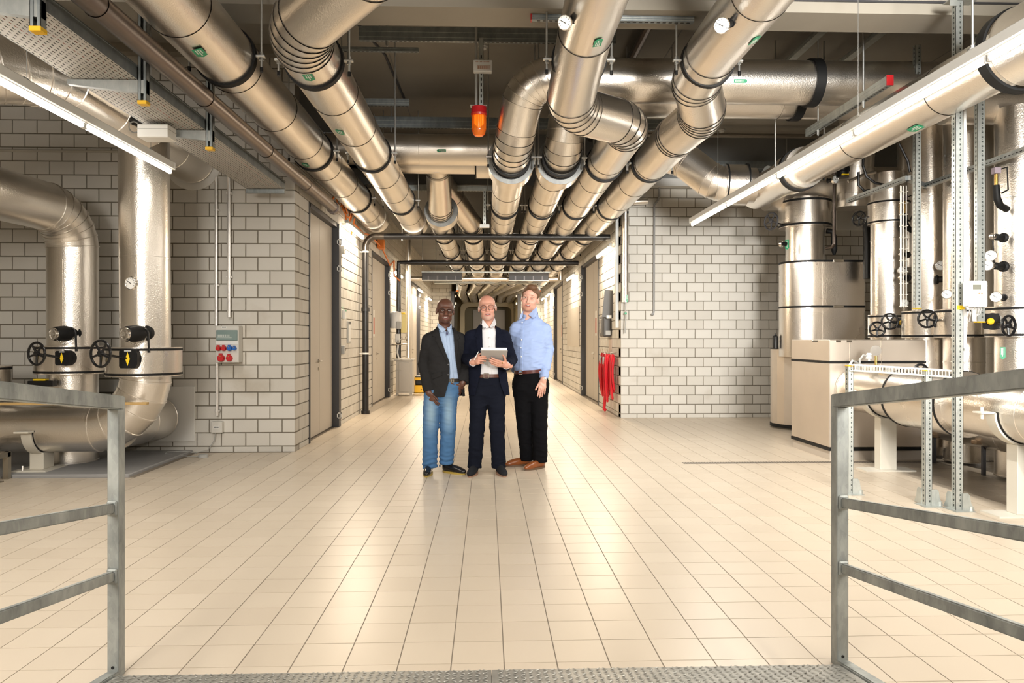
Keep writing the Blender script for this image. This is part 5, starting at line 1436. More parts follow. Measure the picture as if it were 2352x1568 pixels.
# big low pipe on posts, running towards the camera
G = pipe('large silver pipe on white posts at lower right, behind the railing', [(4.13, 7.96, 0.79), (4.13, 2.5, 0.79)], 0.235, mat_=FOILW, sect=0.85)
MB().lathe((4.13, 6.95, 0.79), (0, -1, 0), [(0, 0.2), (0, 0.285), (0.86, 0.285), (0.86, 0.2)], 44, caps=False).build('valve_jacket', FOILW, G, angle=40)
for y in (6.93, 6.11): MB().ring((4.13, y, 0.79), (0, 1, 0), 0.28, 0.291, 0.02, 44).build('seal_ring', RUBBER, G, angle=40)
def post(label, y, px_w=0.17):
    o = empty('pipe_post', (4.13, y, 0), label, 'pipe support')
    MB().chbox(4.13-0.085, 4.13+0.085, y-0.06, y+0.06, 0.012, 0.545, 0.004).build('post', CREAMW, o, smooth=False)
    MB().box(4.13-0.26, 4.13+0.26, y-0.11, y+0.11, 0, 0.013).build('base_plate', CREAMW, o, smooth=False)
    vs = []; fs = []; n = 24
    for i in range(n+1):
        an = math.pi + math.pi*i/n
        for rr, yy in ((0.243, -0.05), (0.258, -0.05), (0.258, 0.05), (0.243, 0.05)):
            vs.append((4.13 + rr*math.cos(an), y+yy, 0.79 + rr*math.sin(an)))
    for i in range(n):
        for j in range(4): fs.append((i*4+j, i*4+(j+1) % 4, (i+1)*4+(j+1) % 4, (i+1)*4+j))
    MB().add(vs, fs).build('cradle', CREAMW, o, angle=40)
    MB().add([(4.13 + rr*math.cos(math.pi+math.pi*i/n), y+yy, 0.79 + rr*math.sin(math.pi+math.pi*i/n)) for i in range(n+1) for rr, yy in ((0.2355, -0.056), (0.243, -0.056), (0.243, 0.056), (0.2355, 0.056))], fs).build('rubber_liner', RUBBER, o, angle=40)
    for s in (-1, 1):
        m = MB().box(min(4.13+s*0.25, 4.13+s*0.36), max(4.13+s*0.25, 4.13+s*0.36), y-0.05, y+0.05, 0.785, 0.797); m.cyl((4.13+s*0.32, y, 0.74), (4.13+s*0.32, y, 0.83), 0.012, 8)
        m.build('lug', CREAMW, o, smooth=False)
post('white post under the far end of the low right pipe', 7.36)
post('white post with base plate at the right edge of the picture', 5.44)
# low cable ladder
cl_ = empty('cable_ladder', (3.3, 6.2, 1.1), 'narrow cream wire cable ladder running over the low right pipe', 'cable ladder')
a, b = P(1957, 845, 6.35), P(2190, 860, 5.78)
m = MB()
d = (b-a).normalized(); s = Vector((0, 0, 1)).cross(d).normalized()
for off, dz in ((-0.05, 0.03), (0.05, 0.03), (-0.05, -0.02), (0.05, -0.02)):
    m.tube([a + s*off + Vector((0, 0, dz)), b + s*off + Vector((0, 0, dz))], 0.006, 6)
m.build('long_wire', CREAMW, cl_)
m = MB(); t = 0.02; L = (b-a).length
while t < L:
    c = a + d*t; m.tube([c - s*0.05 + Vector((0, 0, 0.03)), c - s*0.05 - Vector((0, 0, 0.02)), c + s*0.05 - Vector((0, 0, 0.02)), c + s*0.05 + Vector((0, 0, 0.03))], 0.003, 5); t += 0.025
mm = m.build('cross_wire', CREAMW, cl_); tag(mm, kind='stuff')
# floor drain and the low feet behind
dr = empty('floor_drain', (3.3, 7.84, 0), 'long narrow slotted floor drain grating on the right', 'floor drain')
MB().box(2.14, 7.5, 7.79, 7.89, -0.004, 0.0015).build('channel', mat('drain_dark', (0.14, 0.12, 0.10), 0.6), dr, smooth=False)
m = MB(); x = 2.15
while x < 7.5: m.box(x, x+0.012, 7.795, 7.885, 0.001, 0.004); x += 0.03
mm = m.build('grating_bar', mat('drain_bar', (0.36, 0.32, 0.27), 0.4, 0.6), dr, smooth=False); tag(mm, kind='stuff')
for k, (px, py, zc) in enumerate(((2090, 985, 8.3), (2145, 1000, 7.9), (2258, 1015, 7.2))):
    o = empty('low_bracket', P(px, py, zc), f'{HN[k]} low dark bracket from the housing, on the floor behind the low right pipe', 'bracket')
    c = P(px, py, zc); m = MB().chbox(c.x-0.10, c.x+0.25, c.y-0.04, c.y+0.04, c.z-0.02, c.z+0.02, 0.006); m.build('arm', mat('dull_bronze', (0.22, 0.15, 0.09), 0.4, 0.6), o, smooth=False)
    MB().box(c.x-0.01, c.x+0.02, c.y-0.015, c.y+0.015, 0, c.z).build('leg', DARKST, o, smooth=False)
rp = pipe('dim low pipe on brackets behind the low right pipe', [(5.0, 9.6, 0.45), (5.1, 4.0, 0.45)], 0.2, sect=1.5, seg=24)
# ================================================================== ramp and railings in front
RS = 0.14                                   # the ramp rises towards the camera
def rz(y, z0): return z0 + (2.93 - y)*RS
rp_ = empty('access_ramp', (0, 2.9, 0), 'chequer-plate ramp end at the bottom edge of the picture', 'ramp')
m = MB()
for xa_, xb_ in ((-1.462, 0.0165), (0.0185, 1.437)):
    y0, y1 = 2.91, -1.0
    m.add([(xa_, y0, 0.0), (xb_, y0, 0.0), (xb_, y0, 0.022), (xa_, y0, 0.022), (xa_, y1, rz(y1, 0.0)-0.01), (xb_, y1, rz(y1, 0.0)-0.01), (xb_, y1, rz(y1, 0.022)), (xa_, y1, rz(y1, 0.022))],
          [(0,1,2,3),(3,2,6,7),(0,3,7,4),(1,5,6,2),(4,7,6,5),(0,4,5,1)])
PLATE = mat_galv('chequer_zinc', (0.30, 0.30, 0.28), (0.46, 0.455, 0.42), 0.42, 0.65)
m.build('deck_plate', PLATE, rp_, smooth=False)
m = MB(); pch = 0.030
for i in range(int(2.9/pch)):
    for j in range(int(0.8/pch)):
        x = -1.447 + i*pch; y = 2.895 - j*pch; z = rz(y, 0.022)+0.0003
        if abs(x - 0.0175) < 0.016: continue
        s = 1 if (i+j) % 2 else -1
        L, W = 0.016, 0.0042; c = 0.7071
        ux, uy = c, s*c; vx, vy = -s*c, c
        def q(u, v, h): 
            yy = y + uy*u + vy*v
            return (x + ux*u + vx*v, yy, rz(yy, 0.022) + h)
        m.add([q(-L,0,0), q(0,-W,0), q(L,0,0), q(0,W,0), q(-L*0.6,0,0.002), q(L*0.6,0,0.002)],
              [(0,1,4),(1,5,4),(1,2,5),(2,3,5),(3,4,5),(3,0,4)])
mm = m.build('chequer_pattern', PLATE, rp_, smooth=False); tag(mm, kind='stuff')

def railing(label, xo, xi, side):
    """xo/xi: outer and inner x of the post; rails run towards the camera and rise with the ramp"""
    o = empty('ramp_railing', ((xo+xi)/2, 2.95, 0), label, 'railing')
    xa_, xb_ = min(xo, xi), max(xo, xi)
    MB().chbox(xa_+0.0006, xb_-0.0006, 2.9306, 2.9845, 0.0, 1.0727, 0.003).build('post', GALV, o, smooth=False)
    yn = 0.6
    def sloped(y0, y1, z_top, h, x0, x1, name):
        vs = []
        for y in (y0, y1):
            t = rz(y, z_top)
            vs += [(x0, y, t-h), (x1, y, t-h), (x1, y, t), (x0, y, t)]
        mb = MB().add(vs, [(0,1,2,3)[::-1],(4,5,6,7)[::-1],(0,1,5,4)[::-1],(1,2,6,5)[::-1],(2,3,7,6)[::-1],(3,0,4,7)[::-1]])
        bm = bmesh.new(); vv = [bm.verts.new(v) for v in mb.v]
        for f in mb.f: bm.faces.new([vv[i] for i in f])
        bmesh.ops.recalc_face_normals(bm, faces=list(bm.faces))
        bmesh.ops.bevel(bm, geom=list(bm.edges), offset=0.004, segments=2, affect='EDGES')
        bm.verts.index_update()
        r_ = MB().add([v.co[:] for v in bm.verts], [[v.index for v in f.verts] for f in bm.faces]); bm.free()
        return r_.build(name, GALV, o, smooth=False)
    sloped(2.985, yn, 1.1285, 0.056, xa_, xb_, 'handrail')
    xm = (xa_+xb_)/2
    sloped(2.945, yn, 0.700, 0.041, xm-0.012, xm+0.012, 'mid_rail')
    sloped(2.945, yn, 0.430, 0.041, xm-0.012, xm+0.012, 'mid_rail')
    sloped(2.985, yn, 0.030, 0.055, xa_, xb_, 'stringer')
    for z in (0.68, 0.41):
        MB().chbox(xm-0.02, xm+0.02, 2.918, 2.932, z-0.03, z+0.03, 0.005).build('weld', GALV, o, smooth=False)
    MB().cyl((xm, 2.932, 0.045), (xm, 2.928, 0.045), 0.006, 8).build('drain_hole', BLACK, o)
    return o
railing('galvanised ramp railing on the left, nearest the camera', -1.513, -1.467, -1)
railing('galvanised ramp railing on the right, nearest the camera', 1.49, 1.44, 1)

# ================================================================== corridor fittings
def door_sign(label, side, y, z0, z1, w):
    x = (XL-0.083 if side < 0 else XR+0.083)
    o = empty('door_sign', (x, y, z0), label, 'sign')
    MB().box(min(x, x-side*0.014), max(x, x-side*0.014), y-w/2, y+w/2, z0, z1).build('plate', mat('sign_white', (0.75, 0.72, 0.66), 0.5), o, smooth=False)
    xx = x-side*0.014
    MB().box(min(xx, xx-side*0.002), max(xx, xx-side*0.002), y-w/2+0.02, y+w/2-0.02, z0+0.05, z0+(z1-z0)*0.72).build('print', mat('sign_red', (0.50, 0.09, 0.05), 0.5), o, smooth=False)
door_sign('red and white sign on the second left corridor door', -1, 15.35, 1.42, 1.98, 0.20)
door_sign('red and white sign on the nearest right corridor door', 1, 15.75, 1.44, 1.98, 0.20)
door_sign('narrow red sign on the far right corridor door', 1, 23.0, 1.40, 2.0, 0.2)
th = empty('wall_thermometer', (XL+0.01, 12.15, 1.3), 'tall wall thermometer with dark top on the left corridor wall', 'thermometer')
MB().chbox(XL, XL+0.025, 12.04, 12.26, 1.29, 1.66, 0.004).build('back_plate', GREY, th, smooth=False)
MB().box(XL+0.024, XL+0.028, 12.07, 12.23, 1.32, 1.60).build('scale', WHITE, th, smooth=False)
MB().box(XL+0.024, XL+0.029, 12.06, 12.24, 1.62, 1.65).build('cap', BLACK, th, smooth=False)
for lab, y, z0, z1, m_ in (('grey switch box high on the left corridor wall', 11.6, 2.72, 2.84, GREY), ('grey socket box at hip height on the left corridor wall', 11.62, 1.12, 1.26, GREY), ('pale label with green edge on the left corridor wall', 11.7, 1.68, 1.83, WHITE)):
    o = empty('wall_box', (XL, y, z0), lab, 'wall box')
    MB().chbox(XL, XL+0.05, y-0.06, y+0.06, z0, z1, 0.006).build('housing', m_, o, smooth=False)
    if m_ is WHITE: MB().box(XL+0.01, XL+0.051, y-0.055, y+0.055, z1-0.025, z1+0.002).build('edge', GREEN, o, smooth=False)
    else: MB().box(XL+0.05, XL+0.056, y+0.01, y+0.04, (z0+z1)/2-0.02, (z0+z1)/2+0.02).build('rocker', BLACK, o, smooth=False)
# wash corner on the left
cabn = empty('utility_cabinet', (-1.98, 17.7, 0), 'pale utility cabinet standing on feet by the left corridor wall', 'cabinet')
MB().chbox(-2.20, -1.80, 17.5, 17.95, 0.05, 0.84, 0.006).build('body', mat('cabinet_grey', (0.52, 0.49, 0.44), 0.5), cabn, smooth=False)
MB().chbox(-2.24, -1.77, 17.46, 18.0, 0.84, 0.88, 0.006).build('worktop', mat('cabinet_grey', (0,0,0)), cabn, smooth=False)
MB().chbox(-2.13, -1.87, 17.485, 17.5, 0.10, 0.80, 0.006).build('door', mat('cabinet_grey', (0,0,0)), cabn, smooth=False)
MB().box(-2.22, -2.06, 17.47, 17.485, 0.60, 0.615).build('handle', mat('stainless', (0,0,0)), cabn, smooth=False)
for x in (-2.17, -1.84): MB().box(x-0.03, x+0.03, 17.5, 17.56, 0.0, 0.05).build('foot', mat('cabinet_grey', (0,0,0)), cabn, smooth=False)
bo = empty('water_heater', (-2.16, 17.3, 1.6), 'small white rounded water heater above the utility cabinet', 'water heater')
MB().lathe((-2.17, 17.25, 1.62), (0, 0, 1), [(0, 0.12), (0.03, 0.14), (0.34, 0.14), (0.38, 0.12), (0.40, 0.05)], 24).build('tank', WHITE, bo)
MB().chbox(-2.14, -2.03, 17.09, 17.2, 1.60, 1.78, 0.01).build('base', GREY, bo, smooth=False)
yb = empty('towel_box', (-2.0, 17.35, 1.5), 'yellow towel box beside the water heater', 'box')
MB().chbox(-2.06, -1.93, 17.32, 17.45, 1.52, 1.96, 0.008).build('body', mat('pale_yellow', (0.78, 0.66, 0.28), 0.5), yb, smooth=False)
MB().chbox(-2.05, -1.96, 17.31, 17.44, 1.96, 2.0, 0.006).build('lid', YELLOWB, yb, smooth=False)
sp_ = empty('soap_dispenser', (-2.1, 17.3, 1.25), 'white soap dispenser under the water heater', 'dispenser')
MB().chbox(-2.18, -2.07, 17.2, 17.3, 1.28, 1.49, 0.012).build('body', WHITE, sp_, smooth=False)
MB().chbox(-2.13, -2.08, 17.18, 17.2, 1.27, 1.34, 0.004).build('lever', GREY, sp_, smooth=False)
tpf = empty('wall_tap', (-2.0, 17.35, 1.3), 'chrome wall tap with side valves above the utility cabinet', 'tap')
m = MB().tube([(-2.08, 17.3, 1.36), (-1.92, 17.28, 1.36), (-1.90, 17.2, 1.32)], 0.016, 8); m.tube([(-2.3, 17.3, 1.24), (-1.88, 17.28, 1.24)], 0.018, 8)
for x in (-2.02, -1.93): m.sphere((x, 17.27, 1.40), 0.022, 8, 6)
m.build('body', CHROME, tpf)
o = MB().tube([(-2.12, 17.3, 1.25), (-2.14, 17.3, 1.05), (-2.11, 17.3, 0.92), (-2.02, 17.35, 0.885)], 0.02, 8).build('drain_hose', WHITE); tag(o, 'white drain hose curving down to the utility cabinet', 'hose')
vp = pipe('slim silver vertical pipe beside the black downpipe on the left corridor wall', [(-1.93, 17.75, 0.9), (-1.93, 17.75, 3.9)], 0.06, sect=1.4, seg=20)
cr = empty('yellow_crate', (-1.68, 18.6, 0), 'yellow plastic crate behind the utility cabinet', 'crate')
m = MB()
for a in ((-1.86, -1.50, 18.3, 18.32), (-1.86, -1.50, 18.76, 18.78), (-1.86, -1.84, 18.3, 18.78), (-1.52, -1.50, 18.3, 18.78)):
    m.box(*a, 0.0, 0.20); m.box(*a, 0.33, 0.40)
for x in (-1.86, -1.53):
    for y in (18.3, 18.75): m.box(x, x+0.03, y, y+0.03, 0, 0.42)
m.box(-1.86, -1.50, 18.3, 18.78, 0.0, 0.02)
m.build('body', YELLOW, cr, smooth=False)
MB().chbox(-1.82, -1.54, 18.36, 18.7, 0.2, 0.44, 0.02).build('liner', BLACK, cr, smooth=False)
# right wall
cbx = empty('control_unit', (XR-0.1, 13.5, 1.4), 'dark grey wall terminal with a slanted holder on the right corridor wall', 'terminal')
MB().chbox(XR-0.17, XR-0.004, 13.32, 13.75, 1.40, 1.80, 0.03).build('housing', mat('terminal_grey', (0.075, 0.072, 0.07), 0.45), cbx, smooth=False)
MB().chbox(XR-0.18, XR-0.165, 13.44, 13.70, 1.47, 1.74, 0.006).build('face_plate', mat('terminal_face', (0.30, 0.28, 0.25), 0.4), cbx, smooth=False)
MB().box(XR-0.184, XR-0.178, 13.53, 13.62, 1.56, 1.66).build('display', mat('terminal_face2', (0.55, 0.52, 0.45), 0.3), cbx, smooth=False)
MB().bar((XR-0.10, 13.22, 1.76), (XR-0.05, 13.22, 2.26), 0.20, 0.03, up=(0, 1, 0)).build('paper_holder', mat('terminal_grey', (0,0,0)), cbx, smooth=False)
MB().box(XR-0.12, XR-0.03, 13.19, 13.20, 1.74, 1.80).build('name_plate', WHITE, cbx, smooth=False)
MB().box(XR-0.12, XR-0.03, 13.29, 13.32, 1.44, 1.52).build('socket', GREY, cbx, smooth=False)
o = MB().box(XR-0.012, XR-0.001, 13.3, 13.62, 1.12, 1.36).build('notice', mat('notice', (0.62, 0.50, 0.42), 0.6), smooth=False); tag(o, 'small pale notice under the dark wall terminal', 'notice')
o = MB().chbox(XR-0.055, XR-0.001, 12.62, 12.70, 1.56, 3.75, 0.004).build('cable_duct', mat('duct_white', (0.62, 0.64, 0.63), 0.45), smooth=False); tag(o, 'tall white cable duct near the right wall corner', 'cable duct')
wbd = empty('white_board', (XR-0.01, 19.3, 1.15), 'blank pale board on the right corridor wall between the doors', 'board')
MB().chbox(XR-0.018, XR-0.003, 18.0, 20.7, 1.17, 2.20, 0.004).build('panel', mat('board', (0.62, 0.56, 0.47), 0.4), wbd, smooth=False)
vt = pipe('slim silver vent pipe with a top elbow on the right wall corner', [(2.36, 12.28, 1.99), ((2.36, 12.28, 3.70), 0.16, 5), (2.74, 12.28, 3.72), ], 0.056, sect=1.2, seg=22, lip=0.002)
flow_label(vt, (2.375, 12.222, 2.05), (0, 0, -1), (0, -1, 0), 0.13, 0.04)
m = MB().tube([(2.365, 12.30, 1.99), (2.365, 12.30, 1.85), (2.375, 12.3, 1.80), (2.36, 12.3, 1.6), (2.36, 12.32, 1.46)], 0.010, 8); o = m.build('drain', GREY, vt)
MB().lathe((2.365, 12.29, 1.80), (0, -1, 0), [(0, 0.02), (0.02, 0.02)], 10).build('drain_valve', GREEN, vt)
conduit('thin grey pipe with a bend hanging down the right wall', [(2.96, 12.34, 4.4), (2.96, 12.34, 3.82), (2.94, 12.35, 3.75), (2.88, 12.37, 3.68), (2.87, 12.37, 1.83), (2.85, 12.36, 1.78), (2.83, 12.33, 1.79)], 0.017, m_=mat('grey_pipe', (0.33, 0.33, 0.33), 0.45))
# red hose on hooks
rh = empty('red_hose', (XR-0.1, 13.2, 1.1), 'long red hose hanging in loops on hooks at the right wall corner', 'hose')
rnd = random.Random(4)
m = MB()
for k in range(17):
    yc = 12.66 + 0.066*k; xo_ = XR - 0.07 - rnd.uniform(0, 0.10)
    zt_ = 1.06 + rnd.uniform(-0.03, 0.03); zb2 = rnd.choice([0.30, 0.36, 0.42, 0.50, 0.24]) if k not in (0, 15, 16) else rnd.uniform(0.44, 0.52)
    wy = rnd.uniform(0.05, 0.11)
    lean = rnd.uniform(-0.12, 0.12)*(1 if 3 < k < 13 else 0.2)
    pts = []
    for t in np.linspace(0, 2*math.pi, 29):
        z = (zt_+zb2)/2 + (zt_-zb2)/2*math.cos(t)
        w = wy*(0.5+0.5*math.sin(min(math.pi, max(0, (zt_-z)/(zt_-zb2)*2.2))))
        pts.append((xo_ + 0.02*math.cos(t*2), yc + w*math.sin(t) + lean*(zt_-z), z))
    m.tube(pts, 0.019, 8, caps=False)
m.tube([(XR-0.12, 13.35, 1.0), (XR-0.13, 13.42, 0.6), (XR-0.12, 13.35, 0.3), (XR-0.13, 13.42, 0.06), (XR-0.10, 13.40, 0.03)], 0.03, 8)
m.build('hose_loops', REDHOSE, rh)
for y in (12.80, 13.05, 13.35, 13.6):
    MB().tube([(XR, y, 1.12), (XR-0.16, y, 1.10), (XR-0.18, y, 1.18)], 0.008, 6).build('hook', CHROME, rh)
for y in (13.15, 13.5): MB().chbox(XR-0.20, XR-0.17, y-0.04, y+0.04, 0.90, 1.04, 0.01).build('binding', GREY, rh, smooth=False)
# air heaters across the corridor
for lab, x0, x1 in (('left dark louvred air curtain across the corridor', -1.80, -0.70), ('right dark louvred air curtain across the corridor', 0.60, 1.70)):
    o = empty('air_curtain', (x0, 20.0, 3.0), lab, 'air curtain')
    MB().chbox(x0, x1, 20.0, 20.4, 2.995, 3.20, 0.008).build('housing', mat('curtain_dark', (0.006, 0.005, 0.005), 0.4), o, smooth=False)
    MB().box(x0, x1, 19.985, 20.0, 3.12, 3.20).build('fascia', mat('curtain_grey', (0.035, 0.033, 0.033), 0.5), o, smooth=False)
    MB().box(x0-0.01, x1+0.01, 19.97, 20.02, 2.98, 2.998).build('lip', WHITE, o, smooth=False)
    for k in range(4): MB().box(x0+0.16+k*0.25, x0+0.20+k*0.25, 19.99, 20.0, 3.0, 3.115).build('louvre', mat('curtain_grey2', (0.07, 0.06, 0.065), 0.3), o, smooth=False)
channel('pale channel carrying the two air curtains', (-1.82, 20.1, 3.225), (1.75, 20.1, 3.225), 0.05, 0.04, m_=GALVB, slots=False, rods=[(0.4, 4.25), (3.1, 4.25)])
pipe('slim silver cross pipe between the two air curtains', [(-2.2, 20.7, 3.09), (2.02, 20.7, 3.09), ], 0.065, sect=1.4, seg=18)
pipe('slim silver pipe rising at the right end of the air curtain pipe', [(2.1, 20.6, 3.05), (2.1, 20.6, 4.1)], 0.065, sect=1.4, seg=18)
tr2 = empty('cable_tray', (0, 24, 3.25), 'pale perforated cable tray crossing the corridor far back', 'cable tray')
MB().box(-1.75, 1.8, 24.0, 24.3, 3.22, 3.225).build('floor_plate', GALVB, tr2, smooth=False)
MB().box(-1.75, 1.8, 24.0, 24.004, 3.22, 3.28).build('side_rail', GALVB, tr2, smooth=False)
ORC = mat('orange_cap', (0.85, 0.25, 0.04), 0.5)
for lab, x, y, z0 in (('hanging strut with orange cap left of the middle of the corridor', -0.98, 23.8, 2.98), ('hanging strut with orange cap at the far right of the corridor', 1.72, 23.8, 2.98), ('hanging strut with orange cap behind the second black main', -1.02, 18.5, 3.32)):
    o = empty('hanging_strut', (x, y, z0), lab, 'strut')
    MB().box(x-0.035, x+0.035, y, y+0.02, z0, 4.25).build('profile', GALVB, o, smooth=False)
    MB().chbox(x-0.045, x+0.045, y-0.01, y+0.03, z0-0.05, z0, 0.004).build('end_cap', ORC, o, smooth=False)
# orange cables on the left wall
def orange(label, pts, rr=0.012):
    o = MB().tube(pts, rr, 6).build('orange_cable', ORANGE); tag(o, label, 'cable')
rnd = random.Random(9)
pts = []
for t in np.linspace(0, 1, 60):
    pts.append((XL+0.10+0.05*math.sin(t*37), 10.6+t*1.6+0.10*math.cos(t*31), 3.55-0.35*t+0.10*math.sin(t*44)))
orange('tangle of orange cable at the top of the left corridor wall', pts)
orange('orange cable drooping down the left corridor wall', [(XL+0.08, 12.2, 3.30), (XL+0.07, 13.2, 3.28), (XL+0.07, 14.0, 3.36), (XL+0.08, 15.5, 3.30), (XL+0.10, 16.6, 3.05), (XL+0.14, 17.0, 3.2), (XL+0.14, 17.05, 2.85), (XL+0.25, 17.2, 2.75)], 0.018)
oj = empty('orange_junction_box', (XL+0.12, 15.3, 3.3), 'orange junction box high on the left corridor wall', 'junction box')
MB().chbox(XL+0.02, XL+0.16, 15.2, 15.4, 3.26, 3.46, 0.01).build('housing', ORC, oj, smooth=False)
# portal at the end
pt = empty('portal_frame', (0, YEND, 0), 'dark sliding-door portal frame at the end of the corridor', 'portal')
for x0, x1 in ((-1.50, -1.36), (1.26, 1.40)): MB().box(x0, x1, YEND-0.16, YEND-0.01, 0, 3.33).build('post', DARKST, pt, smooth=False)
MB().box(-1.55, 1.42, YEND-0.18, YEND-0.1, 3.30, 3.345).build('track', DARKST, pt, smooth=False)
for x in (-1.30, 1.21):
    for z in (3.1, 2.8): MB().box(x-0.03, x+0.03, YEND-0.17, YEND-0.15, z, z+0.09).build('hinge', CLIP, pt, smooth=False)
ip = empty('inner_door_frame', (0, 37, 0), 'pale round-cornered door frame deep in the tunnel', 'door frame')
PALE = mat('pale_frame', (0.55, 0.48, 0.33), 0.6)
m = MB(); poly = []
for an in np.linspace(math.pi, math.pi/2, 8): poly.append((-0.85+0.3*math.cos(an), 2.75+0.3*math.sin(an)))
for an in np.linspace(math.pi/2, 0, 8): poly.append((0.95+0.3*math.cos(an), 2.75+0.3*math.sin(an)))
inner = [(-1.15, 0.0)] + poly + [(1.25, 0.0)]
outer = [(-1.45, 0.0)] + [((x-0.05)*1.18+0.05, min(3.3, (z)*1.07)) for x, z in poly] + [(1.55, 0.0)]
n = len(inner)
for i in range(n-1):
    a, b, c, d = inner[i], inner[i+1], outer[i+1], outer[i]
    m.add([(a[0],37,a[1]),(b[0],37,b[1]),(c[0],37,c[1]),(d[0],37,d[1]),(a[0],37.3,a[1]),(b[0],37.3,b[1]),(c[0],37.3,c[1]),(d[0],37.3,d[1])], [(0,3,2,1),(4,5,6,7),(0,1,5,4),(1,2,6,5),(2,3,7,6),(3,0,4,7)])
m.build('surround', PALE, ip, angle=30)
o = empty('roller_door', (0.1, 38.5, 0), 'pale grey panel door at the very end of the tunnel', 'door')
MB().box(-0.75, 0.95, 38.9, 39.0, 0, 2.95).build('panel', mat('end_door', (0.55, 0.50, 0.43), 0.5), o, smooth=False)
for lab, x, y in (('warm strip light inside the tunnel on the left', -1.55, 33.5), ('warm strip light inside the tunnel on the right', 1.38, 36.2)):
    o = empty('wall_strip_light', (x, y, 2.9), lab, 'strip light')
    MB().cyl((x, y-0.6, 2.9), (x, y+0.6, 2.9), 0.03, 10).build('tube', TUBEW, o)
    MB().chbox(x-0.04, x+0.04, y-0.7, y+0.7, 2.93, 2.98, 0.008).build('housing', GREY, o, smooth=False)
    area_light('tunnel_lamp', (x, y, 2.86), (0.05, 1.2), 40, (1.0, 0.84, 0.62))
# ================================================================== people (one skin surface each, clothes as children)
class SDF:
    def __init__(s): s.pr = []; s.post = []
    def add(s, c, R, fn, k=0.02): s.pr.append((np.array(c, float), float(R), fn, k)); return s
    def caps(s, a, b, ra, rb=None, k=0.02, sy=1.0):
        a = np.array(a, float); b = np.array(b, float); rb = ra if rb is None else rb
        ab = b-a; L2 = max(ab.dot(ab), 1e-9)
        def fn(p):
            pa = p-a
            t = np.clip((pa@ab)/L2, 0, 1)
            q = pa - t[:, None]*ab
            return np.sqrt((q*q).sum(1)) - (ra + (rb-ra)*t)
        return s.add((a+b)/2, np.linalg.norm(ab)/2+max(ra, rb), fn, k)
    def ell(s, c, r, k=0.02, rot=None):
        c = np.array(c, float); r = np.array(r, float); m = r.min()
        def fn(p):
            q = p-c
            if rot is not None: q = q@rot
            return (np.sqrt(((q/r)**2).sum(1)) - 1)*m
        return s.add(c, r.max(), fn, k)
    def loft(s, rows, k=0.02, pw=2.0):
        """rows of (z, cx, cy, rx, ry) interpolated"""
        R = np.array(sorted(rows)); z = R[:, 0]
        def fn(p):
            cx = np.interp(p[:, 2], z, R[:, 1]); cy = np.interp(p[:, 2], z, R[:, 2]); rx = np.interp(p[:, 2], z, R[:, 3]); ry = np.interp(p[:, 2], z, R[:, 4])
            d = ((np.abs((p[:, 0]-cx)/rx)**pw + np.abs((p[:, 1]-cy)/ry)**pw)**(1/pw) - 1)*np.minimum(rx, ry)
            return np.maximum(d, np.maximum(z[0]-p[:, 2], p[:, 2]-z[-1]))
        c = (R[:, 1].mean(), R[:, 2].mean(), (z[0]+z[-1])/2)
        return s.add(c, (z[-1]-z[0])/2 + R[:, 3].max() + 0.05, fn, k)
    def sub(s, fn, k=0.0): s.post.append(('s', fn, k)); return s
    def cut(s, fn): s.post.append(('i', fn, 0)); return s
    def disp(s, fn): s.post.append(('d', fn, 0)); return s
    def __call__(s, p, pc=None, prad=None):
        d = np.full(len(p), 0.15)
        for c, R, fn, k in s.pr:
            if pc is not None and np.linalg.norm(c-pc) > R+prad+k+0.03: continue
            e = fn(p)
            if k > 0:
                h = np.clip(0.5+0.5*(d-e)/k, 0, 1)
                d = d*(1-h)+e*h - k*h*(1-h)
            else: d = np.minimum(d, e)
        for op, fn, k in s.post:
            if op == 's':
                e = -fn(p)
                if k > 0:
                    h = np.clip(0.5-0.5*(d-e)/k, 0, 1); d = d*(1-h)+e*h + k*h*(1-h)
                else: d = np.maximum(d, e)
            elif op == 'i': d = np.maximum(d, fn(p))
            else: d = d + fn(p)
        return d

def poly_sdf(poly):
    V = np.array(poly, float); n = len(V)
    def fn(x, z):
        d = np.full(x.shape, 1e9); s = np.ones(x.shape)
        for i in range(n):
            a = V[i]; b = V[i-1]
            ex, ez = b[0]-a[0], b[1]-a[1]
            wx, wz = x-a[0], z-a[1]
            t = np.clip((wx*ex+wz*ez)/max(ex*ex+ez*ez, 1e-12), 0, 1)
            bx, bz = wx-ex*t, wz-ez*t
            d = np.minimum(d, bx*bx+bz*bz)
            c1 = z >= a[1]; c2 = z < b[1]; c3 = ex*wz > ez*wx
            s = np.where((c1 & c2 & c3) | (~c1 & ~c2 & ~c3), -s, s)
        return s*np.sqrt(d)
    return fn

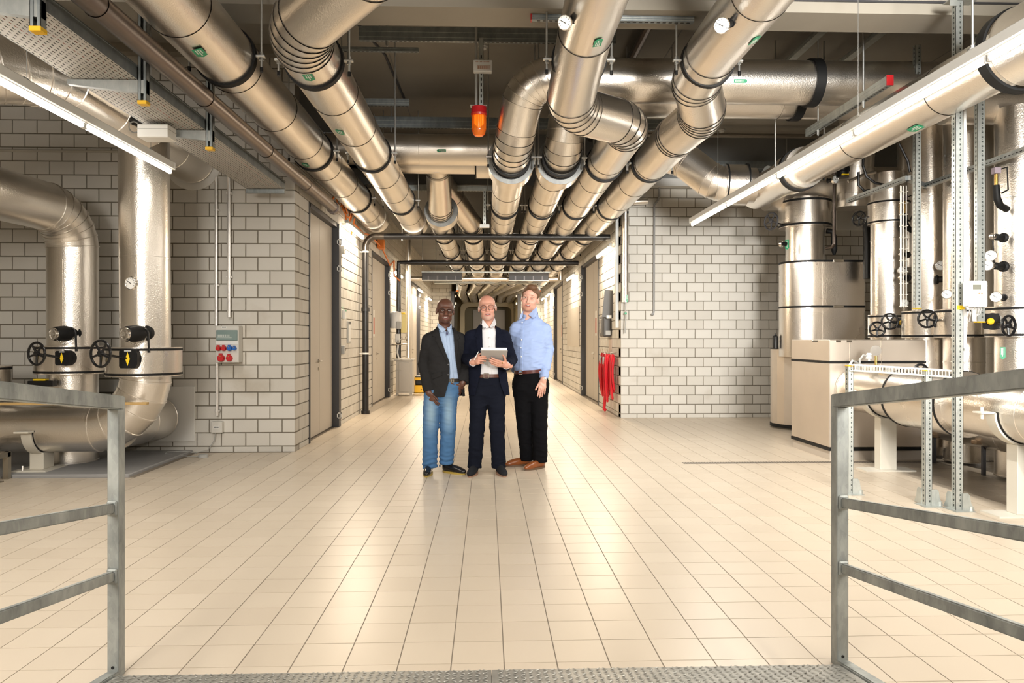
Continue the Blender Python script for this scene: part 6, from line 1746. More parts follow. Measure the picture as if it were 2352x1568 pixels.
def sdf_mesh(f, lo, hi, vox, name, mats, parent, off, color=None):
    lo = np.array(lo, float); hi = np.array(hi, float)
    n = np.ceil((hi-lo)/vox).astype(int)+1
    B = 14
    nb = np.ceil(n/B).astype(int)
    G = np.full(nb*B, 0.1, np.float32)
    ii = np.stack(np.meshgrid(*[np.arange(k) for k in nb], indexing='ij'), -1).reshape(-1, 3)
    cen = lo + (ii*B+(B-1)/2)*vox
    rad = (B-1)/2*vox*1.7321
    dc = np.concatenate([f(c[None], c, 0.12) for c in cen]) if len(cen) < 1 else f(cen)
    loc = np.stack(np.meshgrid(*[np.arange(B)]*3, indexing='ij'), -1).reshape(-1, 3)*vox
    for b, c, d in zip(ii, cen, dc):
        sl = tuple(slice(q*B, q*B+B) for q in b)
        if abs(d) > rad+vox*1.5+0.012: G[sl] = 0.1 if d > 0 else -0.1; continue
        G[sl] = f(lo + b*B*vox + loc, c, rad).reshape(B, B, B)
    S = G < 0
    A = np.zeros(tuple(np.array(G.shape)-1), np.uint8)
    for dx in (0, 1):
        for dy in (0, 1):
            for dz in (0, 1):
                A += S[dx:dx+A.shape[0], dy:dy+A.shape[1], dz:dz+A.shape[2]]
    act = (A > 0) & (A < 8)
    idx = np.full(A.shape, -1, np.int64); cells = np.argwhere(act); idx[act] = np.arange(len(cells))
    acc = np.zeros((len(cells), 3)); cnt = np.zeros(len(cells))
    cor = [(dx, dy, dz) for dx in (0, 1) for dy in (0, 1) for dz in (0, 1)]
    val = {c: G[cells[:, 0]+c[0], cells[:, 1]+c[1], cells[:, 2]+c[2]].astype(float) for c in cor}
    for c in cor:
        for ax in range(3):
            if c[ax] == 0:
                e = list(c); e[ax] = 1; e = tuple(e)
                va, vb = val[c], val[e]
                m = (va < 0) != (vb < 0)
                t = np.where(m, va/np.where(va-vb == 0, 1, va-vb), 0)
                pt = np.array(c, float)[None].repeat(len(cells), 0); pt[:, ax] += t
                acc += pt*m[:, None]; cnt += m
    V = lo + (cells + acc/cnt[:, None])*vox
    F = []
    for ax in range(3):
        u, v = [(1, 2), (2, 0), (0, 1)][ax]
        s0 = [slice(None)]*3; s1 = [slice(None)]*3; s0[ax] = slice(0, -1); s1[ax] = slice(1, None)
        ch = S[tuple(s0)] != S[tuple(s1)]
        e = np.argwhere(ch)
        ok = (e[:, u] > 0) & (e[:, v] > 0) & (e[:, u] < S.shape[u]-1) & (e[:, v] < S.shape[v]-1)
        e = e[ok]
        du = np.zeros(3, int); du[u] = 1; dv = np.zeros(3, int); dv[v] = 1
        q = [idx[tuple((e-du-dv).T)], idx[tuple((e-dv).T)], idx[tuple(e.T)], idx[tuple((e-du).T)]]
        ins = S[tuple(e.T)]
        Q = np.stack(q, 1); Q[~ins] = Q[~ins][:, ::-1]
        F.append(Q)
    F = np.concatenate(F); F = F[(F >= 0).all(1)]
    # light relaxation of the stair-steps
    me = bpy.data.meshes.new(name)
    W = V + np.array(off)
    if parent is not None: W = W - np.array(parent.matrix_basis.translation) 
    me.vertices.add(len(W)); me.vertices.foreach_set('co', W.ravel())
    me.loops.add(F.size); me.loops.foreach_set('vertex_index', F.ravel())
    me.polygons.add(len(F)); me.polygons.foreach_set('loop_start', np.arange(0, F.size, 4)); me.polygons.foreach_set('loop_total', np.full(len(F), 4))
    me.polygons.foreach_set('use_smooth', np.ones(len(F), bool))
    me.update(calc_edges=True); me.validate()
    for m in (mats if isinstance(mats, (list, tuple)) else [mats]): me.materials.append(m)
    if color is not None:
        at = me.color_attributes.new('Col', 'FLOAT_COLOR', 'POINT')
        C = color(V); at.data.foreach_set('color', np.concatenate([C, np.ones((len(C), 1))], 1).astype(np.float32).ravel())
    o = bpy.data.objects.new(name, me); COL.objects.link(o)
    if parent is not None: o.parent = parent
    return o

def mat_vcol(name, rough, bump=None, sss=0.0, sheen=0.0):
    m = bpy.data.materials.new(name); nt, N, L = _nt(m); b = N['Principled BSDF']
    a = N.new('ShaderNodeAttribute'); a.attribute_name = 'Col'
    L.new(a.outputs['Color'], b.inputs['Base Color']); b.inputs['Roughness'].default_value = rough
    if sss: b.inputs['Subsurface Weight'].default_value = sss; b.inputs['Subsurface Radius'].default_value = (0.008, 0.004, 0.002); b.inputs['Subsurface Scale'].default_value = 0.5
    if bump:
        pos = N.new('ShaderNodeNewGeometry').outputs['Position']; nz = N.new('ShaderNodeTexNoise'); nz.inputs['Scale'].default_value = bump[0]
        L.new(pos, nz.inputs['Vector']); bp = N.new('ShaderNodeBump'); bp.inputs['Strength'].default_value = bump[1]; bp.inputs['Distance'].default_value = bump[2]
        L.new(nz.outputs['Fac'], bp.inputs['Height']); L.new(bp.outputs['Normal'], b.inputs['Normal'])
    MATS[name] = m; return m
SKIN = mat_vcol('skin', 0.42, (300, 0.15, 0.001), 0.06)
def cloth(name, c, c2=None, rough=0.85, sc=9):
    return mat(name, c, rough, 0, bump=(420, 0.25, 0.001), var=(sc, c2 or tuple(x*0.85 for x in c), 0.3), spec=0.12)

def rotm(yaw=0, pitch=0, roll=0):
    cy, sy = math.cos(yaw), math.sin(yaw); cp, sp = math.cos(pitch), math.sin(pitch); cr, sr = math.cos(roll), math.sin(roll)
    Rz = np.array([[cy, -sy, 0], [sy, cy, 0], [0, 0, 1]]); Rx = np.array([[1, 0, 0], [0, cp, -sp], [0, sp, cp]]); Ry = np.array([[cr, 0, sr], [0, 1, 0], [-sr, 0, cr]])
    return Rz@Rx@Ry

class Head:
    def __init__(s, c, R, w=1.0, h=1.0): s.c = np.array(c, float); s.R = R; s.w = w; s.h = h
    def p(s, x, y, z): return s.c + s.R@np.array([x*s.w, y, z*s.h])
    def loc(s, P): 
        q = (P-s.c)@s.R; q = q.copy(); q[:, 0] /= s.w; q[:, 2] /= s.h; return q
    def build(s, B, jaw=1.0, nose=1.0, mw=0.034, neck=0.055):
        e = lambda c, r, k=0.02: B.ell(s.p(*c), np.array(r)*np.array([s.w, 1, s.h]), k, s.R)
        e((0, 0.018, 0.048), (0.077, 0.098, 0.084), 0.0)
        e((0, -0.014, -0.030), (0.0635*jaw, 0.078, 0.078), 0.03)
        e((0, -0.058, -0.092), (0.027*jaw, 0.027, 0.023), 0.035)
        for sx in (-1, 1):
            e((sx*0.038, -0.064, -0.026), (0.025, 0.023, 0.022), 0.022)
            e((sx*0.030, -0.078, 0.030), (0.024, 0.012, 0.008), 0.016)
            e((sx*0.079, 0.012, 0.000), (0.010, 0.019, 0.031), 0.008)
            e((sx*0.040*jaw, -0.018, -0.072), (0.020, 0.034, 0.020), 0.035)
        B.caps(s.p(0, -0.086, 0.016), s.p(0, -0.108, -0.028), 0.0080*nose, 0.0120*nose, 0.014)
        for sx in (-1, 1): B.caps(s.p(sx*0.014*nose, -0.094, -0.031), s.p(sx*0.011*nose, -0.100, -0.031), 0.0075, 0.0075, 0.008)
        # smile: lips are an upward-curving arc
        for zz, yy, r, cu in ((-0.0555, -0.0885, 0.0045, 0.010), (-0.0745, -0.0865, 0.0056, 0.019)):
            pr = None
            for t in np.linspace(-1, 1, 9):
                q = s.p(mw*t, yy + 0.018*t*t, zz + cu*t*t)
                if pr is not None: B.caps(pr, q, r*(1-0.35*abs(t)), None, 0.006)
                pr = q
        B.caps(s.p(0, 0.022, -0.07), s.p(0, 0.040, -0.20), neck, neck+0.006, 0.03)
        for sx in (-1, 1):
            c = s.p(sx*0.031, -0.094, 0.008)
            B.sub(lambda P, c=c: np.sqrt(((P-c)**2).sum(1))-0.0150, 0.010)
        c = s.p(0, -0.0935, -0.0625)
        R = s.R
        def mouth(P, c=c, R=R):
            q = (P-c)@R; q = q.copy(); q[:, 2] -= 12.0*q[:, 0]**2; q[:, 1] -= 16.0*q[:, 0]**2
            return (np.sqrt(((q/np.array([mw*0.82, 0.011, 0.0066]))**2).sum(1))-1)*0.0066
        B.sub(mouth, 0.003)
        for sx in (-1, 1):      # laugh lines
            a_, b_ = s.p(sx*0.021, -0.0975, -0.036), s.p(sx*(mw+0.010), -0.078, -0.062)
            ab = b_-a_
            def gr(P, a_=a_, ab=ab):
                t = np.clip(((P-a_)@ab)/ab.dot(ab), 0, 1); q = P-a_-t[:, None]*ab
                return np.sqrt((q*q).sum(1))-0.0028
            B.sub(gr, 0.006)
    def lids(s, o, off, m_, gap=0.0042):
        for sx in (-1, 1):
            for sg, rr in ((1, 0.0040), (-1, 0.0034)):
                pts = []; 
                for t in np.linspace(-1, 1, 9):
                    pts.append(Vector(s.p(sx*0.031+0.0155*t, -0.0905+0.0075*t*t, 0.008+sg*(gap+rr*0.7)*(1-0.55*t*t)+0.0005)+off))
                MB().tube(pts, [0.0015]+[rr]*7+[0.0015], 8).build('eyelid', m_, o)

def hand(B, wrist, F, N, S, curl=(0.3, 0.4, 0.3), sc=1.0, thumb=(0.55, 0.75, 0.0), spread=0.06, tcurl=0.25, curls=None):
    """F fingers, N back of the hand, S towards the thumb"""
    F = np.array(F, float); F /= np.linalg.norm(F); N = np.array(N, float); N -= F*N.dot(F); N /= np.linalg.norm(N); S0 = np.array(S, float); S = np.cross(F, N); S = S if S.dot(S0) > 0 else -S
    w = np.array(wrist, float)
    kn = []
    for i, (o, l) in enumerate(((0.0275, 0.088), (0.0090, 0.092), (-0.0100, 0.087), (-0.0285, 0.078))):
        k = w + (F*l + S*o)*sc + N*(-0.002*abs(i-1.2))
        B.caps(w + S*o*0.55*sc + F*0.01, k, 0.0135*sc, 0.0108*sc, 0.012); kn.append(k)
    B.caps(w + F*0.045*sc + S*0.018*sc, w + F*0.07*sc - S*0.02*sc, 0.0135*sc, 0.0125*sc, 0.012)
    B.caps(w - F*0.04, w + F*0.012, 0.026, 0.027, 0.015)
    Ls = ((0.041, 0.024, 0.020), (0.046, 0.028, 0.021), (0.042, 0.026, 0.020), (0.032, 0.019, 0.018))
    for i, k in enumerate(kn):
        d = F + S*(spread*(1.4-i)*0.9); d /= np.linalg.norm(d)
        n = N - d*N.dot(d); n /= np.linalg.norm(n); p = k; r = 0.0093 if i < 3 else 0.0081
        cc = curls[i] if curls else curl
        for j in range(3):
            a = cc[j]; d2 = d*math.cos(a) - n*math.sin(a); n = n*math.cos(a) + d*math.sin(a); d = d2
            q = p + d*Ls[i][j]*sc
            B.caps(p, q, r*sc*(1-0.06*j), r*sc*(1-0.06*(j+1)), 0.0035); p = q
    b = w + F*0.022*sc + S*0.024*sc
    d = F*thumb[0] + S*thumb[1] - N*thumb[2]; d /= np.linalg.norm(d)
    p = b
    for j, L in enumerate((0.040, 0.032, 0.026)):
        q = p + d*L*sc; B.caps(p, q, (0.0125, 0.0105, 0.0095)[j]*sc, (0.0105, 0.0095, 0.0080)[j]*sc, 0.010 if j == 0 else 0.004)
        d = d*math.cos(tcurl) + F*math.sin(tcurl); d /= np.linalg.norm(d); p = q

_NT = np.random.RandomState(4).rand(32, 32, 32)
def vnoise(p):
    i = np.floor(p).astype(int); f = p-i; f = f*f*(3-2*f); r = 0
    for dx in (0, 1):
        for dy in (0, 1):
            for dz in (0, 1):
                w = (f[:, 0] if dx else 1-f[:, 0])*(f[:, 1] if dy else 1-f[:, 1])*(f[:, 2] if dz else 1-f[:, 2])
                r = r + w*_NT[(i[:, 0]+dx) % 32, (i[:, 1]+dy) % 32, (i[:, 2]+dz) % 32]
    return r-0.5
def folds(seed, amp, sc=(9, 7, 22), tilt=0.5):
    """soft creases: ridged noise stretched along slanting directions"""
    o_ = np.array([seed*3.7, seed*1.9, seed*5.3])
    def fn(p):
        q = p*np.array(sc) + o_
        q1 = q.copy(); q1[:, 2] += tilt*q[:, 0]; q2 = q*1.7; q2[:, 2] -= 0.8*tilt*q2[:, 0]
        n1 = 1-np.abs(vnoise(q1))*4; n2 = 1-np.abs(vnoise(q2))*4
        return -(n1*0.6+n2*0.4)*amp
    return fn

def eyes(H, o, iris, off, dy=0.0):
    for sx in (-1, 1):
        c = H.p(sx*0.031, -0.0790+dy, 0.008); c = Vector(c+off)
        e = MB().sphere(c, 0.0122, 16, 10).build('eyeball', mat('eye_white', (0.72, 0.70, 0.67), 0.2), o)
        d = Vector(H.R@np.array([0, -1, 0.02]))
        MB().lathe(c + d*0.0096, d, [(0, 0.0070), (0.0022, 0.0062), (0.003, 0.003)], 14).build('iris', iris, e)
    return

def teeth(H, o, off, mw=0.034):
    m = MB()
    for dz in (0.0018, -0.0012):
        pts = [Vector(H.p(mw*0.66*t, -0.0855+0.014*t*t, -0.0600+dz+0.009*t*t)+off) for t in np.linspace(-1, 1, 9)]
        m.tube(pts, [0.0015]+[0.0034]*7+[0.0015], 8)
    m.build('teeth', mat('teeth_white', (0.55, 0.51, 0.46), 0.3), o)

def glasses(H, o, off, r, m_, square=False, lens=True):
    g_ = None
    fr = MB()
    for sx in (-1, 1):
        pts = []
        for t in np.linspace(0, 2*math.pi, 25):
            x, z = math.cos(t), math.sin(t)
            if square: x, z = np.sign(x)*abs(x)**0.6, np.sign(z)*abs(z)**0.6*0.72
            pts.append(Vector(H.p(sx*0.034 + r*x, -0.1025+0.006*abs(0.034*0+r*x*sx > 0), 0.004 + r*z)+off))
        fr.tube(pts, 0.0019, 6, caps=False)
        fr.tube([Vector(H.p(sx*(0.034+r), -0.099, 0.012)+off), Vector(H.p(sx*0.079, -0.07, 0.014)+off), Vector(H.p(sx*0.083, 0.01, 0.012)+off)], 0.0019, 6)
    fr.tube([Vector(H.p(-0.034+r, -0.104, 0.010)+off), Vector(H.p(0, -0.108, 0.013)+off), Vector(H.p(0.034-r, -0.104, 0.010)+off)], 0.0019, 6)
    return fr.build('glasses', m_, o)

def brows(H, o, off, m_, zz=0.030, yy=-0.0885):
    for sx in (-1, 1):
        pts = [Vector(H.p(sx*x, yy+dy, zz+dz)+off) for x, dy, dz in ((0.015, 0, 0.001), (0.027, -0.001, 0.004), (0.038, 0.003, 0.0035), (0.049, 0.012, -0.003))]
        MB().tube(pts, [0.0020, 0.0026, 0.0022, 0.0012], 6).build('eyebrow', m_, o)

def shoe(o, heel, yaw, L, mu, ms, off, ml=None, w=0.047):
    """heel centre on the floor, toe towards yaw (0 = to the camera)"""
    R = rotm(yaw); h = np.array(heel, float)
    T = lambda x, y, z: h + R@np.array([x, y, z])
    U = SDF()
    U.ell(T(0, -L*0.80, 0.030), (w*0.80, L*0.24, 0.034), 0.0, R)
    U.ell(T(0, -L*0.52, 0.040), (w*0.88, L*0.28, 0.045), 0.03, R)
    U.ell(T(0, -L*0.18, 0.050), (w*0.74, L*0.20, 0.058), 0.03, R)
    U.caps(T(0, -L*0.20, 0.06), T(0, -L*0.16, 0.115), 0.040, 0.040, 0.03)
    U.cut(lambda p: 0.014-p[:, 2])
    up = sdf_mesh(U, h+np.array([-0.37, -0.37, 0.0]), h+np.array([0.37, 0.12, 0.17]), 0.005, 'shoe', mu, o, off)
    oo = []
    for t in np.linspace(0, 2*math.pi, 32, endpoint=False):
        y = -L*0.5 - L*0.515*math.cos(t); x = math.sin(t)*w*(0.98 - 0.12*math.cos(t) - 0.10*math.cos(2*t))
        if True: oo.append((x, y))
    m = MB(); n = len(oo)
    lo = [Vector(T(x, y, 0.0)+off) for x, y in oo]; hi = [Vector(T(x*1.02, y*1.0, 0.020)+off) for x, y in oo]
    m.add(lo+hi, [tuple(range(n)), tuple(range(n, 2*n))[::-1]] + [(i, n+i, n+(i+1) % n, (i+1) % n) for i in range(n)])
    m.build('sole', ms, up)
    if ml:
        m = MB()
        for k in range(4):
            y = -L*(0.36+0.06*k); z = 0.098-0.011*k
            m.tube([Vector(T(-0.024, y, z-0.010)+off), Vector(T(0, y-0.004, z)+off), Vector(T(0.024, y, z-0.010)+off)], 0.0028, 6)
        m.tube([Vector(T(0.0, -L*0.34, 0.103)+off), Vector(T(-0.030, -L*0.36, 0.098)+off), Vector(T(-0.036, -L*0.40, 0.085)+off), Vector(T(-0.02, -L*0.38, 0.092)+off)], 0.0025, 6)
        m.build('laces', ml, up)
    return up

def flap(o, pts, m_, off, th=0.004, name='collar_leaf'):
    """thin cloth leaf from a polygon of 3-D points"""
    m = MB(); P_ = [Vector(np.array(p)+off) for p in pts]; n = len(P_)
    nr = (P_[1]-P_[0]).cross(P_[2]-P_[0]).normalized()
    if nr.y > 0: nr = -nr; P_ = P_[::-1]
    m.add([p + nr*th for p in P_] + [p for p in P_], [tuple(range(n)), tuple(range(n, 2*n))[::-1]] + [(i, n+i, n+(i+1) % n, (i+1) % n) for i in range(n)])
    return m.build(name, m_, o, smooth=False)

def belt_ring(o, z, cx, cy, rx, ry, m_, off, h=0.034, tilt=0.0):
    m = MB(); n = 40; vs = []
    for zz, g in ((-h/2, 0.0), (-h/2, 0.005), (h/2, 0.005), (h/2, 0.0)):
        for i in range(n):
            t = 2*math.pi*i/n
            vs.append((cx+(rx+g)*math.cos(t)+off[0], cy+(ry+g)*math.sin(t)+off[1], z+zz+tilt*math.cos(t)+off[2]))
    fs = []
    for k in range(4):
        for i in range(n):
            j = (i+1) % n; k2 = (k+1) % 4
            fs.append((k*n+i, k*n+j, k2*n+j, k2*n+i))
    m.add(vs, fs)
    return m.build('belt', m_, o, angle=40)

BUCKLE = mat('belt_buckle', (0.75, 0.72, 0.66), 0.2, 1.0)
def buckle(b, x, y, z, off, w=0.036, h=0.042):
    m = MB(); c = Vector((x, y, z)) + Vector(off)
    for a in ((-w/2, -h/2, w/2, -h/2), (w/2, -h/2, w/2, h/2), (w/2, h/2, -w/2, h/2), (-w/2, h/2, -w/2, -h/2), (0, 0, w/2, 0)):
        m.tube([c + Vector((a[0], 0, a[1])), c + Vector((a[2], 0, a[3]))], 0.0032, 6)
    m.build('buckle', BUCKLE, b)

def buttons(o, pts, m_, off, r=0.0055):
    for p in pts:
        c = Vector(np.array(p)+off)
        MB().lathe(c, (0, -1, 0), [(-0.004, r), (0.002, r), (0.003, r*0.7)], 10).build('button', m_, o)
# ------------------------------------------------------------------ the three men
class Man:
    def __init__(s, label, pxc, zc, name='person'):
        s.zc = zc; s.s = FPX/zc; s.pxc = pxc
        b = P(pxc, 780, zc); s.off = np.array([b.x, b.y, 0.0])
        s.o = empty(name, (b.x, b.y, 0), label, 'person')
    def x(s, px): return (px-s.pxc)/s.s
    def z(s, py): return HCAM + (780-py)/s.s
    def poly(s, pts): return poly_sdf([(s.x(a), s.z(b)) for a, b in pts])
    def mesh(s, f, lo, hi, vox, name, m, parent=None, color=None):
        return sdf_mesh(f, lo, hi, vox, name, m, parent or s.o, s.off if parent is None or parent.parent is None else s.off, color)
    def local(s, pts): return pts

def front(pf, ymax=0.0):
    """prism of an x-z outline, open towards the camera"""
    return lambda p: np.maximum(pf(p[:, 0], p[:, 2]), p[:, 1]-ymax)

def fix_parent(o, root):
    return o

def patch(man, base, poly, t, name, m, lo, hi, ymax=0.0, vox=0.005, inner=0.004):
    pf = man.poly(poly)
    def f(p, pc=None, pr=None):
        d = base(p, pc, pr) if pc is not None else base(p)
        return np.maximum(np.maximum(d-t, -(d+inner)), np.maximum(pf(p[:, 0], p[:, 2]), p[:, 1]-ymax))
    return man.mesh(f, lo, hi, vox, name, m)

def blends(base, items):
    base = np.array(base)
    def col(V):
        C = np.repeat(base[None], len(V), 0)
        for fn, c in items:
            w = np.clip(fn(V), 0, 1)[:, None]
            C = C*(1-w) + np.array(c)[None]*w
        return C
    return col
def blob(H, c, r, soft=0.5, a=1.0):
    def fn(V):
        q = (H.loc(V)-np.array(c))/np.array(r); d = np.sqrt((q*q).sum(1)); return a*np.clip((1-d)/soft, 0, 1)
    return fn

def collar_stand(o, off, cx, cy, zf, zb, rx, ry, h, m_, gap=0.35, flare=0.0, name='collar'):
    m = MB(); n = 36; vs = []
    ts = np.linspace(-math.pi/2+gap, 3*math.pi/2-gap, n)
    for t in ts:
        b = (math.sin(t)+1)/2          # 0 at the front, 1 at the back
        z0 = zf + (zb-zf)*b
        for g, zz in ((0.0, z0), (0.0+flare*0.3, z0+h), (0.006+flare*0.3, z0+h), (0.006+flare, z0)):
            vs.append((cx+(rx+g)*math.cos(t)+off[0], cy+(ry+g)*math.sin(t)+off[1], zz+off[2]))
    fs = []
    for i in range(n-1):
        for j in range(4): fs.append((i*4+j, (i+1)*4+j, (i+1)*4+(j+1) % 4, i*4+(j+1) % 4))
    fs.append((3, 2, 1, 0)); e = (n-1)*4; fs.append((e, e+1, e+2, e+3))
    m.add(vs, fs); return m.build(name, m_, o, angle=50)

def body_core(B, rows, legs, arms):
    B.loft(rows, 0.03)
    for pts in legs:
        for a, b in zip(pts[:-1], pts[1:]): B.caps(a, b, 0.05, 0.04, 0.03)
    for pts in arms:
        for a, b in zip(pts[:-1], pts[1:]): B.caps(a, b, 0.040, 0.032, 0.03)

# ============================================================ middle man
def middle_man():
    M = Man('smiling bald man with round glasses in a navy jacket, holding a tablet', 1118, 7.3)
    o, off = M.o, M.off; x, z = M.x, M.z
    skin = (0.56, 0.285, 0.205)
    H = Head((0.006, -0.015, 1.663), rotm(0.0, -0.02, -0.075), 1.08, 1.03)
    B = SDF(); H.build(B, jaw=0.90)
    rows = [(0.84, 0.01, 0.01, 0.13, 0.09), (1.0, 0.01, 0.01, 0.13, 0.09), (1.3, 0.005, 0.01, 0.15, 0.095), (1.42, 0.005, 0.02, 0.13, 0.075), (1.48, 0.005, 0.025, 0.065, 0.06)]
    lw = (-0.138, -0.245, 1.130); rw = (0.195, -0.245, 1.10)
    body_core(B, rows, [[(-0.08, 0, 0.84), (-0.10, 0, 0.45), (-0.125, 0.03, 0.1)], [(0.095, 0, 0.84), (0.105, 0, 0.45), (0.12, 0.03, 0.1)]],
              [[(-0.16, 0.02, 1.39), (-0.21, 0.05, 1.16), lw], [(0.17, 0.02, 1.39), (0.245, 0.05, 1.14), rw]])
    hand(B, lw, (0.62, -0.72, 0.25), (-0.62, -0.72, 0.10), (0, 0, 1), curls=((0.55, 0.75, 0.4), (0.75, 0.8, 0.5), (0.85, 0.85, 0.5), (0.9, 0.9, 0.5)), thumb=(0.85, 0.38, 0.15), sc=1.04, spread=0.03)
    hand(B, rw, (-0.86, -0.46, 0.20), (0.15, -0.80, -0.55), (-0.1, 0.1, 1), curls=((0.1, 0.25, 0.2),)*4, thumb=(0.5, 0.75, 0.1), sc=1.06, spread=0.025)
    stub = (0.50, 0.33, 0.27)
    colr = blends(skin, [(blob(H, (0, -0.03, 0.12), (0.09, 0.12, 0.07), 0.9, 0.35), (0.62, 0.22, 0.16)),
                         (blob(H, (0, -0.08, -0.085), (0.06, 0.07, 0.05), 0.5, 0.55), (0.50, 0.36, 0.31)),
                         (blob(H, (-0.04, -0.08, -0.02), (0.03, 0.03, 0.025), 0.9, 0.4), (0.62, 0.20, 0.16)), (blob(H, (0.04, -0.08, -0.02), (0.03, 0.03, 0.025), 0.9, 0.4), (0.62, 0.20, 0.16)),
                         (blob(H, (0, -0.11, -0.025), (0.02, 0.02, 0.02), 0.9, 0.4), (0.62, 0.20, 0.16)),
                         (blob(H, (0.075, 0.03, 0.02), (0.03, 0.07, 0.045), 0.5, 0.55), (0.62, 0.56, 0.52)), (blob(H, (-0.075, 0.03, 0.02), (0.03, 0.07, 0.045), 0.5, 0.45), (0.62, 0.56, 0.52)),
                         (blob(H, (0, -0.092, -0.0625), (0.038, 0.025, 0.018), 0.30, 0.75), (0.46, 0.13, 0.11)),
                         (blob(H, (0, -0.084, -0.0620), (0.027, 0.0115, 0.0075), 0.25, 0.95), (0.12, 0.03, 0.03))])
    M.mesh(B, (-0.35, -0.42, 0.05), (0.35, 0.16, 1.83), 0.004, 'body', SKIN, color=colr)
    IR = mat('iris_brown', (0.035, 0.022, 0.015), 0.15)
    eyes(H, o, IR, off); teeth(H, o, off); H.lids(o, off, mat('eyelid_light', (0.50, 0.24, 0.17), 0.5)); brows(H, o, off, mat('brow_grey', (0.34, 0.20, 0.15), 0.8))
    glasses(H, o, off, 0.0255, mat('glasses_dark', (0.035, 0.02, 0.03), 0.25))
    # shirt
    SH = cloth('white_shirt', (0.72, 0.72, 0.74), (0.66, 0.66, 0.685), 0.8, 14)
    S = SDF(); S.loft([(0.985, 0.012, 0.0, 0.168, 0.118), (1.10, 0.008, 0.0, 0.165, 0.12), (1.25, 0.006, 0.0, 0.168, 0.118), (1.36, 0.006, 0.01, 0.16, 0.105), (1.44, 0.006, 0.015, 0.105, 0.085), (1.485, 0.006, 0.02, 0.066, 0.066)], 0.0)
    S.sub(lambda p: np.maximum(M.poly([(1114, 742), (1134, 742), (1124, 756)])(p[:, 0], p[:, 2]), p[:, 1]+0.03))
    S.disp(folds(1, 0.0045))
    M.mesh(S, (-0.2, -0.15, 0.97), (0.2, 0.13, 1.5), 0.005, 'shirt', SH)
    pk = patch(M, S, [(1121, 752), (1128, 752), (1130, 858), (1121, 858)], 0.004, 'placket', SH, (-0.03, -0.15, 0.97), (0.07, 0.0, 1.49))
    collar_stand(o, off, 0.006, 0.015, 1.468, 1.525, 0.062, 0.064, 0.028, SH, 0.42, 0.004)
    flap(o, [(x(1108), -0.035, z(733)), (x(1123.5), -0.092, z(752)), (x(1114), -0.118, z(756)), (x(1107), -0.095, z(746))], SH, off)
    flap(o, [(x(1136.5), -0.035, z(731)), (x(1125), -0.092, z(752)), (x(1133), -0.118, z(754)), (x(1140), -0.095, z(744))], SH, off)
    buttons(o, [(x(1124), -0.128, z(775)), (x(1124.5), -0.130, z(795)), (x(1124.5), -0.128, z(840))], mat('pearl_button', (0.6, 0.6, 0.58), 0.3), off, 0.006)
    buttons(o, [(x(1114.5), -0.122, z(753)), (x(1132.5), -0.122, z(751))], mat('navy_thread', (0.03, 0.03, 0.10), 0.6), off, 0.0045)
    # trousers and belt
    TR = cloth('navy_trousers', (0.005, 0.0065, 0.013), (0.008, 0.010, 0.018), 0.9)
    T = SDF(); T.loft([(0.70, 0.01, 0.0, 0.10, 0.06), (0.80, 0.01, 0.0, 0.165, 0.105), (0.90, 0.01, 0.0, 0.172, 0.12), (0.985, 0.012, 0.0, 0.166, 0.116)], 0.0)
    for pts in ([(-0.082, 0, 0.84), (-0.098, -0.005, 0.46), (-0.122, 0.035, 0.07)], [(0.098, 0, 0.84), (0.105, -0.005, 0.46), (0.122, 0.035, 0.07)]):
        T.caps(pts[0], pts[1], 0.092, 0.074, 0.03); T.caps(pts[1], pts[2], 0.074, 0.070, 0.02)
    T.cut(lambda p: 0.055-p[:, 2])
    T.disp(folds(2, 0.0065))
    M.mesh(T, (-0.24, -0.16, 0.04), (0.24, 0.16, 1.0), 0.006, 'trousers', TR)
    bl = belt_ring(o, 0.992, 0.012, 0.0, 0.170, 0.121, mat('brown_leather_belt', (0.10, 0.035, 0.02), 0.35), off)
    buckle(bl, x(1117), -0.130, 0.992, off, 0.048, 0.046)
    # jacket
    JK = cloth('navy_jacket', (0.0045, 0.006, 0.014), (0.007, 0.009, 0.019), 0.9)
    def jack():
        J = SDF(); J.loft([(0.795, 0.024, 0.005, 0.205, 0.145), (0.95, 0.012, 0.0, 0.193, 0.140), (1.08, 0.008, 0.0, 0.186, 0.138), (1.25, 0.006, 0.0, 0.190, 0.138), (1.36, 0.006, 0.01, 0.178, 0.125), (1.43, 0.006, 0.015, 0.115, 0.098), (1.475, 0.006, 0.02, 0.085, 0.080), (1.505, 0.006, 0.025, 0.072, 0.072)], 0.0)
        for sx in (-1, 1): J.caps((sx*0.05+0.006, 0.02, 1.43), (sx*0.145+0.006, 0.012, 1.385), 0.055, 0.062, 0.03)
        for sx, pts in ((-1, [(-0.160, 0.012, 1.365), (-0.215, 0.05, 1.165), (-0.135, -0.235, 1.130)]), (1, [(0.172, 0.012, 1.365), (0.245, 0.05, 1.145), (0.193, -0.235, 1.10)])):
            J.caps(pts[0], pts[1], 0.072, 0.062, 0.035); J.caps(pts[1], pts[2], 0.060, 0.050, 0.02)
        for w_, d_ in (((-0.135, -0.235, 1.130), (0.3, -0.95, -0.1)), ((0.193, -0.235, 1.10), (-0.2, -0.97, -0.1))):
            w_ = np.array(w_); d_ = np.array(d_)/np.linalg.norm(d_)
            J.sub(lambda p, w_=w_, d_=d_: np.maximum(0.0 - (p-w_)@d_, np.sqrt(((p-w_)**2).sum(1))-0.10), 0.0)
        J.disp(folds(3, 0.0060))
        return J
    J = jack(); op = M.poly([(1107, 732), (1108, 800), (1104, 858), (1098, 880), (1086, 925), (1166, 925), (1150, 885), (1144, 858), (1139, 800), (1139, 732)])
